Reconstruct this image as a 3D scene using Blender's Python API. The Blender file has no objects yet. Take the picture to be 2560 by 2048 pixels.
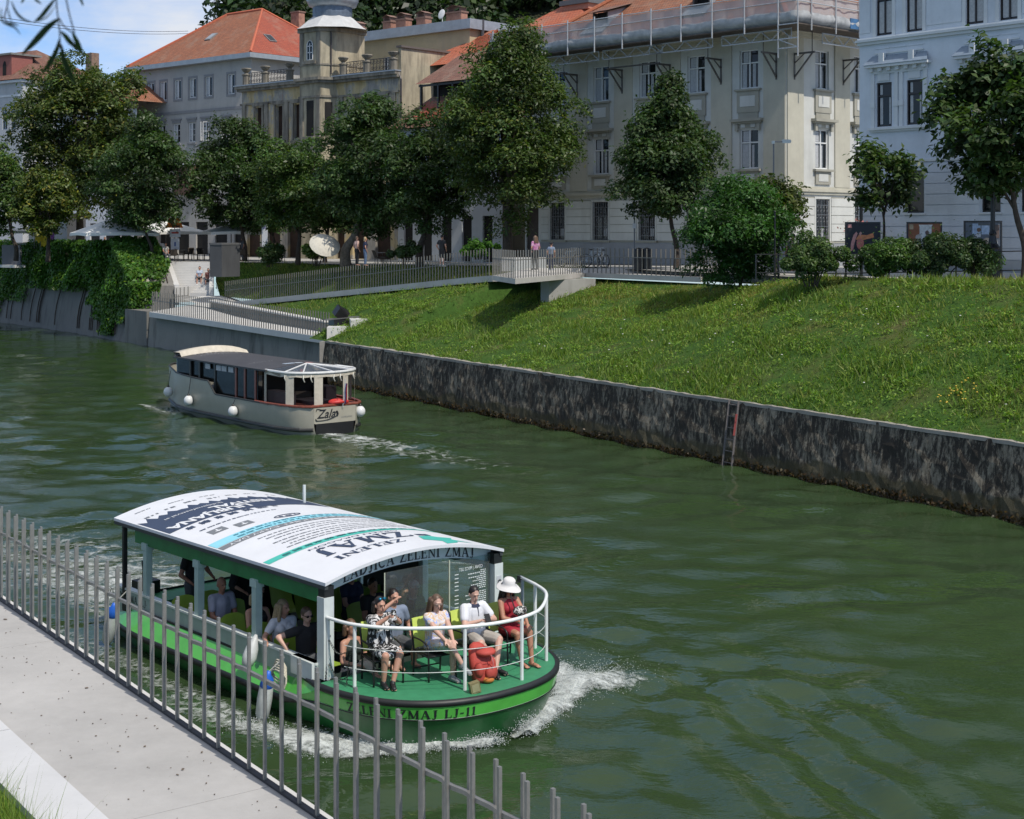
import bpy, bmesh, math, random
import numpy as np
from mathutils import Vector, Matrix, Quaternion
from math import sin, cos, pi, radians, atan2, sqrt
random.seed(7)
RNG = np.random.default_rng(11)
SC = bpy.context.scene
COL = SC.collection
V = Vector
# ------------------------------------------------------------------ camera geometry
F_, H_, CX_, HC = 3700.0, 575.0, 1280.0, 7.4
def P(px, py, z):
    "point of the plane at height z that the photograph shows at (px, py)"
    Y = F_ * (HC - z) / (py - H_)
    return V(((px - CX_) * Y / F_, Y, z))
def PY(px, py, Y):
    "point at depth Y"
    return V(((px - CX_) * Y / F_, Y, HC - (py - H_) * Y / F_))
# river bank frame: s runs upstream along the far wall, d inland
BO, BU, BN = V((12.85, 37.15, 0)), V((-.537, .843, 0)), V((.843, .537, 0))
def bank(s, d, z=0.0):
    p = BO + BU * s + BN * d
    return V((p.x, p.y, z))

# ------------------------------------------------------------------ mesh builder
class MB:
    def __init__(self):
        self.v = []; self.f = []; self.m = []; self.uv = {}
    def face(self, pts, mi=0, uv=None):
        n = len(self.v)
        self.v += [tuple(p) for p in pts]
        self.f.append(tuple(range(n, n + len(pts)))); self.m.append(mi)
        if uv: self.uv[len(self.f) - 1] = uv
    def grid(self, rows, closed=False, mi=0, caps=False):
        n0 = len(self.v); k = len(rows[0])
        for r in rows: self.v += [tuple(p) for p in r]
        for i in range(len(rows) - 1):
            for j in range(k if closed else k - 1):
                a = n0 + i * k + j; b = n0 + i * k + (j + 1) % k
                self.f.append((a, b, b + k, a + k)); self.m.append(mi)
        if caps:
            self.f.append(tuple(range(n0 + k - 1, n0 - 1, -1))); self.m.append(mi)
            e = n0 + (len(rows) - 1) * k
            self.f.append(tuple(range(e, e + k))); self.m.append(mi)
        return self
    def box(self, c, s, rz=0.0, mi=0, R=None):
        M = R if R is not None else Matrix.Rotation(rz, 3, 'Z')
        c = V(c); n = len(self.v)
        for dx in (-.5, .5):
            for dy in (-.5, .5):
                for dz in (-.5, .5):
                    self.v.append(tuple(c + M @ V((dx * s[0], dy * s[1], dz * s[2]))))
        for q in ((0, 1, 3, 2), (4, 6, 7, 5), (0, 4, 5, 1), (2, 3, 7, 6), (0, 2, 6, 4), (1, 5, 7, 3)):
            self.f.append(tuple(n + i for i in q)); self.m.append(mi)
        return self
    def bb(self, a, b, mi=0):
        "axis box from corner a to corner b"
        return self.box([(a[i] + b[i]) / 2 for i in range(3)], [abs(b[i] - a[i]) for i in range(3)], mi=mi)
    def bar(self, p, q, w, h=None, mi=0, up=(0, 0, 1)):
        p, q = V(p), V(q); d = q - p; L = d.length
        if L < 1e-6: return self
        h = w if h is None else h
        x = d / L; u = V(up)
        if abs(x.dot(u)) > .98: u = V((0, 1, 0)) if abs(x.y) < .9 else V((1, 0, 0))
        y = u.cross(x).normalized(); z = x.cross(y)
        R = Matrix((x, y, z)).transposed()
        return self.box((p + q) / 2, (L, w, h), mi=mi, R=R)
    def tube(self, pts, r, n=8, mi=0, closed=False):
        pts = [V(p) for p in pts]; rows = []
        rr = r if isinstance(r, (list, tuple)) else [r] * len(pts)
        prev = None
        for i, p in enumerate(pts):
            if closed: t = pts[(i + 1) % len(pts)] - pts[i - 1]
            else: t = pts[min(i + 1, len(pts) - 1)] - pts[max(i - 1, 0)]
            if t.length < 1e-7: t = V((0, 0, 1))
            t.normalize()
            a = prev if prev is not None and abs(prev.dot(t)) < .95 else (V((0, 0, 1)) if abs(t.z) < .9 else V((1, 0, 0)))
            x = (a - t * a.dot(t)).normalized(); prev = x; y = t.cross(x)
            rows.append([p + (x * cos(2 * pi * k / n) + y * sin(2 * pi * k / n)) * rr[i] for k in range(n)])
        if closed: rows.append(rows[0])
        return self.grid(rows, True, mi, caps=not closed)
    def lathe(self, prof, c=(0, 0, 0), n=16, mi=0, sy=1.0, caps=False):
        c = V(c)
        rows = [[c + V((r * cos(2 * pi * k / n), r * sy * sin(2 * pi * k / n), z)) for k in range(n)] for r, z in prof]
        return self.grid(rows, True, mi, caps=caps)
    def prism(self, poly, z0, z1, mi=0, bottom=True):
        "poly: list of (x,y) counter-clockwise; z0,z1 scalars or functions"
        f0 = z0 if callable(z0) else (lambda x, y: z0); f1 = z1 if callable(z1) else (lambda x, y: z1)
        a = [V((x, y, f0(x, y))) for x, y in poly]; b = [V((x, y, f1(x, y))) for x, y in poly]
        self.face(b, mi)
        if bottom: self.face(a[::-1], mi)
        for i in range(len(poly)):
            j = (i + 1) % len(poly)
            self.face((a[i], a[j], b[j], b[i]), mi)
        return self
    def cap(self, p, q, r0, r1, n=10, mi=0):
        "closed tapered capsule"
        p, q = V(p), V(q); d = q - p; L = d.length
        t = d / L if L > 1e-6 else V((0, 0, 1))
        a = V((0, 0, 1)) if abs(t.z) < .9 else V((1, 0, 0))
        x = (a - t * a.dot(t)).normalized(); y = t.cross(x); rows = []
        for c, r, an in ([(p, r0, k) for k in (-89, -60, -30, 0)] + [(q, r1, k) for k in (0, 30, 60, 89)]):
            an = radians(an)
            rows.append([c + t * sin(an) * r + (x * cos(2 * pi * k / n) + y * sin(2 * pi * k / n)) * (r * cos(an)) for k in range(n)])
        return self.grid(rows, True, mi, caps=True)
    def ell(self, c, r, R=None, n=12, m=8, mi=0):
        c = V(c); R = R or Matrix.Identity(3); rows = []
        for i in range(m + 1):
            a = radians(-89 + 178 * i / m)
            rows.append([c + R @ V((r[0] * cos(a) * cos(2 * pi * k / n), r[1] * cos(a) * sin(2 * pi * k / n), r[2] * sin(a))) for k in range(n)])
        return self.grid(rows, True, mi, caps=True)
    def wall(self, o, ex, nrm, W, z0, z1, rects=(), reveal=.2, mi=0, mir=None):
        "wall face with window holes; rect=(x0,x1,z0,z1) along ex from o"
        o, ex, nrm = V(o), V(ex), V(nrm); mir = mi if mir is None else mir
        xs = sorted({0, W, *[r[0] for r in rects], *[r[1] for r in rects]})
        zs = sorted({z0, z1, *[r[2] for r in rects], *[r[3] for r in rects]})
        pt = lambda x, z, dep=0: o + ex * x + V((0, 0, z)) - nrm * dep
        for i in range(len(xs) - 1):
            for j in range(len(zs) - 1):
                cx, cz = (xs[i] + xs[i + 1]) / 2, (zs[j] + zs[j + 1]) / 2
                if any(r[0] < cx < r[1] and r[2] < cz < r[3] for r in rects): continue
                self.face((pt(xs[i], zs[j]), pt(xs[i + 1], zs[j]), pt(xs[i + 1], zs[j + 1]), pt(xs[i], zs[j + 1])), mi)
        for a, b, c, d in rects:
            for p, q in (((a, c), (b, c)), ((b, c), (b, d)), ((b, d), (a, d)), ((a, d), (a, c))):
                self.face((pt(*p), pt(*p, reveal), pt(*q, reveal), pt(*q)), mir)
        return self
    def map(self, fn):
        self.v = [tuple(fn(V(p))) for p in self.v]; return self
    def add(self, o, fn=None):
        n = len(self.v); k = len(self.f)
        self.v += [tuple(fn(V(p))) for p in o.v] if fn else o.v
        self.f += [tuple(n + i for i in f) for f in o.f]; self.m += o.m
        for i, u in o.uv.items(): self.uv[k + i] = u
        return self
    def build(self, name, mats, parent=None, smooth=False, off=None):
        me = bpy.data.meshes.new(name)
        vs = self.v if off is None else [(p[0] - off[0], p[1] - off[1], p[2] - off[2]) for p in self.v]
        me.from_pydata(vs, [], self.f)
        mats = mats if isinstance(mats, (list, tuple)) else [mats]
        for m in mats: me.materials.append(m)
        if len(mats) > 1: me.polygons.foreach_set('material_index', self.m)
        if smooth: me.polygons.foreach_set('use_smooth', [True] * len(self.f))
        if self.uv:
            L = me.uv_layers.new(name='UVMap'); dat = np.zeros((len(me.loops), 2), np.float32)
            for i, p in enumerate(me.polygons):
                if i in self.uv: dat[p.loop_start:p.loop_start + p.loop_total] = self.uv[i]
            L.data.foreach_set('uv', dat.ravel())
        me.update()
        return link(name, me, parent)
def link(name, data, parent=None):
    o = bpy.data.objects.new(name, data); COL.objects.link(o)
    if parent is not None: o.parent = parent
    return o
def smooth_by_angle(o, deg=35):
    me = o.data
    me.polygons.foreach_set('use_smooth', [True] * len(me.polygons))
    try: me.set_sharp_from_angle(angle=radians(deg))
    except Exception: pass
    return o
def weld(o):
    bm = bmesh.new(); bm.from_mesh(o.data)
    bmesh.ops.remove_doubles(bm, verts=bm.verts, dist=.0005); bmesh.ops.recalc_face_normals(bm, faces=bm.faces)
    bm.to_mesh(o.data); bm.free(); return o
def tag(o, label, cat, group=None, kind=None):
    if label: o['label'] = label
    if cat: o['category'] = cat
    if group: o['group'] = group
    if kind: o['kind'] = kind
    return o
def thing(name, label, cat, loc=(0, 0, 0), rz=0.0, group=None):
    o = link(name, None); o.location = loc; o.rotation_euler = (0, 0, rz)
    return tag(o, label, cat, group)
def struct(o): o['kind'] = 'structure'; return o
def dup(o, parent=None):
    c = o.copy(); COL.objects.link(c)
    if parent is not None: c.parent = parent
    return c
def dup_tree(o, label=None, loc=None, rz=None):
    c = dup(o)
    if label: c['label'] = label
    if loc is not None: c.location = loc
    if rz is not None: c.rotation_euler = (0, 0, rz)
    for ch in o.children:
        d = dup(ch, c)
        for g in ch.children: dup(g, d)
    return c
def frame_fn(loc, rz):
    R = Matrix.Rotation(rz, 3, 'Z'); loc = V(loc)
    return lambda p: loc + R @ V(p)
def to_local(loc, rz):
    R = Matrix.Rotation(-rz, 3, 'Z'); loc = V(loc)
    return lambda p: R @ (V(p) - loc)

# ------------------------------------------------------------------ materials
def rgb(c):
    if isinstance(c, str):
        c = [int(c[i:i + 2], 16) / 255 for i in (0, 2, 4)]
        return tuple(((x / 12.92) if x <= .04045 else ((x + .055) / 1.055) ** 2.4) for x in c) + (1,)
    return tuple(c) + (1,) if len(c) == 3 else tuple(c)
def node_mat(name):
    m = bpy.data.materials.new(name); m.use_nodes = True
    nt = m.node_tree; b = nt.nodes['Principled BSDF']
    return m, nt, b
def N(nt, t, **kw):
    n = nt.nodes.new(t)
    for k, v in kw.items():
        if k in n.inputs: n.inputs[k].default_value = v
        else: setattr(n, k, v)
    return n
def ramp(nt, stops, fac):
    r = nt.nodes.new('ShaderNodeValToRGB'); e = r.color_ramp.elements
    while len(e) < len(stops): e.new(.5)
    for i, (p, c) in enumerate(stops): e[i].position = p; e[i].color = rgb(c)
    nt.links.new(fac, r.inputs[0]); return r
def mixc(nt, a, b, fac, mode='MIX'):
    m = nt.nodes.new('ShaderNodeMix'); m.data_type = 'RGBA'; m.blend_type = mode
    for s, x in ((m.inputs[6], a), (m.inputs[7], b), (m.inputs[0], fac)):
        if isinstance(x, bpy.types.NodeSocket): nt.links.new(x, s)
        else: s.default_value = x if not isinstance(x, (str, tuple)) else rgb(x)
    return m.outputs[2]
def coords(nt, scale=(1, 1, 1), kind='Object', rot=(0, 0, 0)):
    t = nt.nodes.new('ShaderNodeTexCoord'); mp = nt.nodes.new('ShaderNodeMapping')
    mp.inputs['Scale'].default_value = scale; mp.inputs['Rotation'].default_value = rot
    nt.links.new(t.outputs[kind], mp.inputs[0]); return mp.outputs[0]
def noise(nt, vec, scale, detail=5, rough=.6, dist=0):
    n = N(nt, 'ShaderNodeTexNoise', Scale=scale, Detail=detail, Roughness=rough, Distortion=dist)
    nt.links.new(vec, n.inputs['Vector']); return n.outputs[0]
def bump(nt, b, h, strength=.3, dist=.02):
    n = N(nt, 'ShaderNodeBump', Strength=strength, Distance=dist)
    nt.links.new(h, n.inputs['Height']); nt.links.new(n.outputs[0], b.inputs['Normal']); return n
def M(name, c, rough=.6, var=.12, scale=6, metal=0, bmp=0, spec=.5, c2=None, coat=0):
    m, nt, b = node_mat(name); c = rgb(c)
    v = noise(nt, coords(nt), scale, 6)
    lo = tuple(x * (1 - var) for x in c[:3]); hi = rgb(c2)[:3] if c2 else tuple(min(1, x * (1 + var)) for x in c[:3])
    r = ramp(nt, [(.3, lo), (.7, hi)], v)
    nt.links.new(r.outputs[0], b.inputs['Base Color'])
    b.inputs['Roughness'].default_value = rough; b.inputs['Metallic'].default_value = metal
    b.inputs['Specular IOR Level'].default_value = spec; b.inputs['Coat Weight'].default_value = coat
    if bmp: bump(nt, b, noise(nt, coords(nt), scale * 6, 4), bmp, .01)
    return m
def m_plaster(name, c, dirt=(.12, .11, .09), amount=.45, scale=.5, lo=.52):
    "painted render with rain streaks and patches"
    m, nt, b = node_mat(name); c = rgb(c)
    v1 = noise(nt, coords(nt, (1, 1, .18)), 1.6, 8, .65)
    v2 = noise(nt, coords(nt), scale, 7, .7)
    base = ramp(nt, [(.3, tuple(x * .86 for x in c[:3])), (.65, tuple(min(1, x * 1.06) for x in c[:3]))], v2).outputs[0]
    f = ramp(nt, [(lo, (0, 0, 0)), (lo + .30, (amount,) * 3)], v1).outputs[0]
    nt.links.new(mixc(nt, base, dirt + (1,), f), b.inputs['Base Color']); b.inputs['Roughness'].default_value = .85
    bump(nt, b, noise(nt, coords(nt), 14, 5), .15, .01); return m
def m_ruin(name):
    "flaking ochre render over grey plaster and brick"
    m, nt, b = node_mat(name)
    v1 = noise(nt, coords(nt, (1, 1, .6)), .55, 9, .68); v2 = noise(nt, coords(nt, (1, 1, .4)), 1.1, 9, .7); v3 = noise(nt, coords(nt, (1, 1, .15)), 2.2, 6)
    base = ramp(nt, [(.30, (.40, .29, .13)), (.46, (.54, .43, .24)), (.50, (.42, .38, .31)), (.56, (.30, .28, .25)), (.7, (.38, .35, .30))], v1).outputs[0]
    c = mixc(nt, base, (.30, .17, .12, 1), ramp(nt, [(.60, (0, 0, 0)), (.64, (.8,) * 3)], v2).outputs[0])
    c = mixc(nt, c, (.07, .06, .05, 1), ramp(nt, [(.5, (0, 0, 0)), (.8, (.75,) * 3)], v3).outputs[0])
    nt.links.new(c, b.inputs['Base Color']); b.inputs['Roughness'].default_value = .9
    bump(nt, b, v1, .6, .06); return m
def m_roof(name, c1, c2, mortar, w=.2, h=.3):
    m, nt, b = node_mat(name)
    br = N(nt, 'ShaderNodeTexBrick', Color1=rgb(c1), Color2=rgb(c2), Mortar=rgb(mortar), Scale=1.0)
    br.inputs['Mortar Size'].default_value = .022; br.inputs['Brick Width'].default_value = w; br.inputs['Row Height'].default_value = h
    br.inputs['Mortar Smooth'].default_value = .6; br.inputs['Bias'].default_value = .1
    uv = nt.nodes.new('ShaderNodeTexCoord'); nt.links.new(uv.outputs['UV'], br.inputs['Vector'])
    v = noise(nt, coords(nt), .7, 8, .7); v2 = noise(nt, coords(nt), 5, 4)
    c = mixc(nt, br.outputs[0], (.30, .24, .18, 1), ramp(nt, [(.5, (0, 0, 0)), (.75, (.55,) * 3)], v).outputs[0])
    c = mixc(nt, c, (.13, .07, .05, 1), ramp(nt, [(.58, (0, 0, 0)), (.72, (.5,) * 3)], v2).outputs[0])
    nt.links.new(c, b.inputs['Base Color']); b.inputs['Roughness'].default_value = .85
    bp = N(nt, 'ShaderNodeBump', Strength=.8, Distance=.04); bp.invert = True
    nt.links.new(br.outputs['Fac'], bp.inputs['Height']); nt.links.new(bp.outputs[0], b.inputs['Normal']); return m
def m_stain_wall(name):
    "old quay masonry: grey render almost hidden by black lichen in vertical streaks, moss near the water"
    m, nt, b = node_mat(name)
    v1 = noise(nt, coords(nt, (1, 1, .30)), 6.5, 9, .78, .4); v2 = noise(nt, coords(nt), .8, 6, .6); v3 = noise(nt, coords(nt, (1, 1, .5)), 9, 5, .7)
    base = ramp(nt, [(.3, (.11, .092, .066)), (.62, (.27, .235, .175))], v3).outputs[0]
    ad = N(nt, 'ShaderNodeMath', operation='MULTIPLY_ADD'); nt.links.new(v2, ad.inputs[0]); ad.inputs[1].default_value = .45; nt.links.new(v1, ad.inputs[2])
    f = ramp(nt, [(.70, (.97,) * 3), (.82, (0, 0, 0))], ad.outputs[0]).outputs[0]
    c = mixc(nt, base, (.020, .016, .011, 1), f)
    g = nt.nodes.new('ShaderNodeNewGeometry'); sp = nt.nodes.new('ShaderNodeSeparateXYZ'); nt.links.new(g.outputs['Position'], sp.inputs[0])
    mm = N(nt, 'ShaderNodeMath', operation='MULTIPLY_ADD'); nt.links.new(v2, mm.inputs[0]); mm.inputs[1].default_value = -.9; nt.links.new(sp.outputs[2], mm.inputs[2])
    f2 = ramp(nt, [(0, (.8,) * 3), (.12, (0, 0, 0))], mm.outputs[0]).outputs[0]
    c = mixc(nt, c, (.05, .042, .015, 1), f2)
    nt.links.new(c, b.inputs['Base Color']); b.inputs['Roughness'].default_value = .9
    bump(nt, b, v1, .7, .05); return m
def m_concrete(name, c=(.46, .44, .41), var=.16, spots=True):
    m, nt, b = node_mat(name)
    v1 = noise(nt, coords(nt), .8, 9, .72); v2 = noise(nt, coords(nt), 26, 3, .7)
    base = ramp(nt, [(.32, tuple(x * (1 - var) for x in c)), (.68, tuple(x * (1 + var * .6) for x in c))], v1).outputs[0]
    if spots:
        f = ramp(nt, [(.68, (0, 0, 0)), (.76, (.45,) * 3)], v2).outputs[0]
        base = mixc(nt, base, (.16, .15, .14, 1), f)
    nt.links.new(base, b.inputs['Base Color']); b.inputs['Roughness'].default_value = .88
    bump(nt, b, v2, .25, .006); return m
def m_leaf(name, c, hue=.25, trans=.3, rough=.45):
    m, nt, b = node_mat(name)
    at = nt.nodes.new('ShaderNodeAttribute'); at.attribute_name = 'tint'
    col = mixc(nt, rgb(c), at.outputs['Color'], 1.0, 'MULTIPLY')
    nt.links.new(col, b.inputs['Base Color']); b.inputs['Roughness'].default_value = rough; b.inputs['Specular IOR Level'].default_value = .35
    tr = nt.nodes.new('ShaderNodeBsdfTranslucent')
    nt.links.new(mixc(nt, col, (1.2, 1.5, .5, 1), 1.0, 'MULTIPLY'), tr.inputs[0])
    mx = nt.nodes.new('ShaderNodeMixShader'); mx.inputs[0].default_value = trans
    nt.links.new(b.outputs[0], mx.inputs[1]); nt.links.new(tr.outputs[0], mx.inputs[2])
    nt.links.new(mx.outputs[0], nt.nodes['Material Output'].inputs[0]); return m
def m_clear(name, tint=(.9, .95, .95), alpha=.82, rough=.02):
    "thin clear sheet: mostly see-through, a little reflection"
    m, nt, b = node_mat(name)
    b.inputs['Base Color'].default_value = rgb(tint); b.inputs['Roughness'].default_value = rough
    tr = nt.nodes.new('ShaderNodeBsdfTransparent'); tr.inputs[0].default_value = rgb(tint)
    gl = nt.nodes.new('ShaderNodeBsdfGlossy'); gl.inputs['Roughness'].default_value = rough
    fr = N(nt, 'ShaderNodeFresnel', IOR=1.45)
    add = N(nt, 'ShaderNodeMath', operation='ADD', use_clamp=True); nt.links.new(fr.outputs[0], add.inputs[0]); add.inputs[1].default_value = 0
    mx = nt.nodes.new('ShaderNodeMixShader'); nt.links.new(add.outputs[0], mx.inputs[0])
    nt.links.new(tr.outputs[0], mx.inputs[1]); nt.links.new(gl.outputs[0], mx.inputs[2])
    mx2 = nt.nodes.new('ShaderNodeMixShader'); mx2.inputs[0].default_value = alpha
    nt.links.new(b.outputs[0], mx2.inputs[1]); nt.links.new(mx.outputs[0], mx2.inputs[2])
    nt.links.new(mx2.outputs[0], nt.nodes['Material Output'].inputs[0]); return m
def m_foam(name, thr=.5, scale=7, stretch=(1, 1, 1)):
    m, nt, b = node_mat(name)
    b.inputs['Base Color'].default_value = (.62, .65, .63, 1); b.inputs['Roughness'].default_value = .6
    at = nt.nodes.new('ShaderNodeAttribute'); at.attribute_name = 'tint'
    v = noise(nt, coords(nt, stretch), scale, 9, .72, .6)
    sp = nt.nodes.new('ShaderNodeSeparateColor'); nt.links.new(at.outputs['Color'], sp.inputs[0])
    a = N(nt, 'ShaderNodeMath', operation='MULTIPLY_ADD'); nt.links.new(v, a.inputs[0]); a.inputs[1].default_value = 1.35; nt.links.new(sp.outputs[0], a.inputs[2])
    f = ramp(nt, [(.60, (0, 0, 0)), (.76, (.35,) * 3), (.97, (.95,) * 3)], a.outputs[0])
    tr = nt.nodes.new('ShaderNodeBsdfTransparent'); mx = nt.nodes.new('ShaderNodeMixShader')
    nt.links.new(f.outputs[0], mx.inputs[0]); nt.links.new(tr.outputs[0], mx.inputs[1]); nt.links.new(b.outputs[0], mx.inputs[2])
    nt.links.new(mx.outputs[0], nt.nodes['Material Output'].inputs[0]); bump(nt, b, v, .8, .03); return m
# ------------------------------------------------------------------ leaf clouds (numpy)
def quads_mesh(name, verts, tint, mat, parent=None, per=4):
    "verts (N,per,3), tint (N,3)"
    n = len(verts); me = bpy.data.meshes.new(name)
    me.vertices.add(n * per); me.vertices.foreach_set('co', np.ascontiguousarray(verts, np.float32).ravel())
    me.loops.add(n * per); me.loops.foreach_set('vertex_index', np.arange(n * per, dtype=np.int32))
    me.polygons.add(n); me.polygons.foreach_set('loop_start', np.arange(0, n * per, per, dtype=np.int32))
    try: me.polygons.foreach_set('loop_total', np.full(n, per, np.int32))
    except Exception: pass
    at = me.color_attributes.new('tint', 'FLOAT_COLOR', 'POINT')
    c = np.ones((n * per, 4), np.float32); c[:, :3] = np.repeat(tint, per, 0); at.data.foreach_set('color', c.ravel())
    me.materials.append(mat); me.update(calc_edges=True); me.validate()
    return link(name, me, parent)
def unit(a): return a / np.maximum(np.linalg.norm(a, axis=1, keepdims=True), 1e-9)
def leaf_quads(c, nrm, size, asp, rng, droop=.35):
    "diamond leaves lying roughly across nrm"
    n = len(c); nrm = unit(nrm + rng.normal(0, .55, (n, 3)))
    t = rng.normal(0, 1, (n, 3)); t[:, 2] -= droop
    t = unit(t - nrm * (t * nrm).sum(1, keepdims=True)); s = np.cross(nrm, t)
    L = size[:, None]; w = L * asp
    return np.stack([c - t * L * .5, c + s * w * .5 + nrm * L * .08, c + t * L * .6 - nrm * L * .12, c - s * w * .5 + nrm * L * .08], 1)
def tints(n, rng, base=(1, 1, 1), j=.22, yellow=0.0, k=None):
    v = 1 + rng.normal(0, j, (n, 1)); t = np.ones((n, 3)) * np.array(base) * v
    t[:, 0] *= 1 + rng.normal(0, .12, n)
    if yellow:
        m = rng.random(n) < yellow; t[m] *= np.array([2.1, 1.5, .8])
    return np.clip(t, .25, 4)
# ------------------------------------------------------------------ lettering
def text_mb(body, size, font_bold=0.0, shear=0.0, align='CENTER', spacing=1.0):
    cu = bpy.data.curves.new('t', 'FONT'); cu.body = body; cu.size = size; cu.align_x = align; cu.align_y = 'CENTER'
    cu.offset = font_bold; cu.shear = shear; cu.space_character = spacing; cu.resolution_u = 3
    o = bpy.data.objects.new('t', cu); COL.objects.link(o)
    dg = bpy.context.evaluated_depsgraph_get(); me = bpy.data.meshes.new_from_object(o.evaluated_get(dg))
    mb = MB(); mb.v = [tuple(v.co) for v in me.vertices]; mb.f = [tuple(p.vertices) for p in me.polygons]; mb.m = [0] * len(mb.f)
    bpy.data.objects.remove(o); bpy.data.curves.remove(cu); bpy.data.meshes.remove(me); return mb
def cut_mb(mb, axis, vals):
    bm = bmesh.new(); vs = [bm.verts.new(p) for p in mb.v]
    for f in mb.f:
        try: bm.faces.new([vs[i] for i in f])
        except ValueError: pass
    n = V((1, 0, 0)) if axis == 0 else V((0, 1, 0))
    for a in vals:
        bmesh.ops.bisect_plane(bm, geom=bm.verts[:] + bm.edges[:] + bm.faces[:], plane_co=n * a, plane_no=n)
    bm.verts.index_update(); r = MB(); r.v = [tuple(v.co) for v in bm.verts]; r.f = [tuple(v.index for v in f.verts) for f in bm.faces]; r.m = [0] * len(r.f); bm.free(); return r
_T, _t = .2, .085
def _arc(cx, cy, rx, ry, a0, a1, n=9): return [(cx + rx * cos(radians(a0 + (a1 - a0) * i / n)), cy + ry * sin(radians(a0 + (a1 - a0) * i / n))) for i in range(n + 1)]
SERIF = {
 'Z': (.78, [([(.06, .95), (.74, .95)], .1), ([(.62, .93), (.14, .07)], _T), ([(.04, .05), (.76, .05)], .1), ([(.07, .98), (.07, .74)], .06), ([(.73, .02), (.73, .28)], .06)]),
 'E': (.74, [([(.2, 0), (.2, 1)], _T), ([(.04, .96), (.68, .96)], .08), ([(.2, .52), (.56, .52)], .07), ([(.04, .04), (.7, .04)], .08), ([(.66, .98), (.66, .76)], .06), ([(.68, .02), (.68, .26)], .06), ([(.55, .64), (.55, .4)], .05)]),
 'L': (.7, [([(.2, 0), (.2, 1)], _T), ([(.04, .04), (.66, .04)], .08), ([(.04, .96), (.38, .96)], .07), ([(.64, .02), (.64, .3)], .06)]),
 'N': (.92, [([(.16, 0), (.16, .95)], _t), ([(.14, .95), (.76, .06)], _T), ([(.78, .0), (.78, 1)], _t), ([(.03, .04), (.3, .04)], .07), ([(.02, .96), (.26, .96)], .07), ([(.64, .96), (.92, .96)], .07)]),
 'I': (.44, [([(.22, 0), (.22, 1)], _T), ([(.04, .04), (.4, .04)], .07), ([(.04, .96), (.4, .96)], .07)]),
 'M': (1.08, [([(.16, 0), (.16, .95)], _t), ([(.2, .96), (.53, .08)], _T), ([(.55, .08), (.86, .95)], _t), ([(.88, 0), (.88, 1)], _T), ([(.03, .04), (.3, .04)], .07), ([(.7, .04), (1.05, .04)], .07), ([(.03, .96), (.24, .96)], .07), ([(.84, .96), (1.05, .96)], .07)]),
 'A': (.9, [([(.12, .03), (.44, .98)], _t), ([(.44, .98), (.76, .03)], _T), ([(.24, .34), (.62, .34)], .07), ([(.0, .04), (.28, .04)], .07), ([(.58, .04), (.92, .04)], .07)]),
 'J': (.56, [([(.36, .98), (.36, .22)], _T), (_arc(.22, .2, .14, .24, 0, -150), .13), ([(.18, .96), (.54, .96)], .07)]),
 'D': (.9, [([(.2, 0), (.2, 1)], _T), (_arc(.36, .5, .42, .46, -88, 88), .17), ([(.04, .96), (.4, .96)], .07), ([(.04, .04), (.4, .04)], .07)]),
 'C': (.8, [(_arc(.44, .5, .36, .45, 48, 312, 12), .15), ([(.7, .96), (.7, .7)], .05)]),
 '1': (.5, [([(.26, 0), (.26, .98)], .18), ([(.26, .96), (.1, .84)], .08), ([(.06, .04), (.46, .04)], .07)]),
 '-': (.46, [([(.06, .42), (.4, .42)], .12)]), ' ': (.45, [])}
def serif_mb(s, h, spacing=.06):
    mb = MB(); x = 0; k = 0
    for ch in s:
        w, st = SERIF[ch]
        for pts, th in st:
            for i in range(len(pts) - 1):
                (ax, ay), (bx, by) = pts[i], pts[i + 1]; L = max(1e-6, sqrt((bx - ax) ** 2 + (by - ay) ** 2))
                if abs(by - ay) < 1e-6: ox, oy = 0, th / 2
                elif abs(ay - by) > .25 and len(pts) == 2: ox, oy = th / 2 * (1 if by > ay else -1) * -1, 0
                else: ox, oy = -(by - ay) / L * th / 2, (bx - ax) / L * th / 2
                zz = (k % 5) * .0006; k += 1
                q = [((x + px) * h, py * h, zz) for px, py in ((ax - ox, ay - oy), (bx - ox, by - oy), (bx + ox, by + oy), (ax + ox, ay + oy))]
                ar = sum(q[i][0] * q[(i + 1) % 4][1] - q[(i + 1) % 4][0] * q[i][1] for i in range(4))
                mb.face(q if ar > 0 else q[::-1])
        x += w + spacing
    W = (x - spacing) * h
    return mb.map(lambda p: V((p.x - W / 2, p.y, p.z))), W
# ------------------------------------------------------------------ world, sun, camera
SUN_AZ, SUN_EL = radians(140), radians(54)
w = bpy.data.worlds.new('World'); SC.world = w; w.use_nodes = True
nt = w.node_tree; bg = nt.nodes['Background']
sky = N(nt, 'ShaderNodeTexSky', sky_type='NISHITA', sun_disc=False, sun_elevation=SUN_EL, sun_rotation=SUN_AZ, altitude=300)
sky.dust_density = .15; sky.ozone_density = 2.2; sky.air_density = .7
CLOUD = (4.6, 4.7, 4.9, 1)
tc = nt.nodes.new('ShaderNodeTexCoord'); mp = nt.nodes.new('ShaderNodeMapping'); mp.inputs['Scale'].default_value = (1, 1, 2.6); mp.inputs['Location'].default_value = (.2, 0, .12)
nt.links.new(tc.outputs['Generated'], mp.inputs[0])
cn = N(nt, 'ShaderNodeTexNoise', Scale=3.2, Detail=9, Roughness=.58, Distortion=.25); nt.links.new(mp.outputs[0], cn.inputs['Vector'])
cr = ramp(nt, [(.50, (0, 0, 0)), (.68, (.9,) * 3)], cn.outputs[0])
sp = nt.nodes.new('ShaderNodeSeparateXYZ'); nt.links.new(tc.outputs['Generated'], sp.inputs[0])
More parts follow.
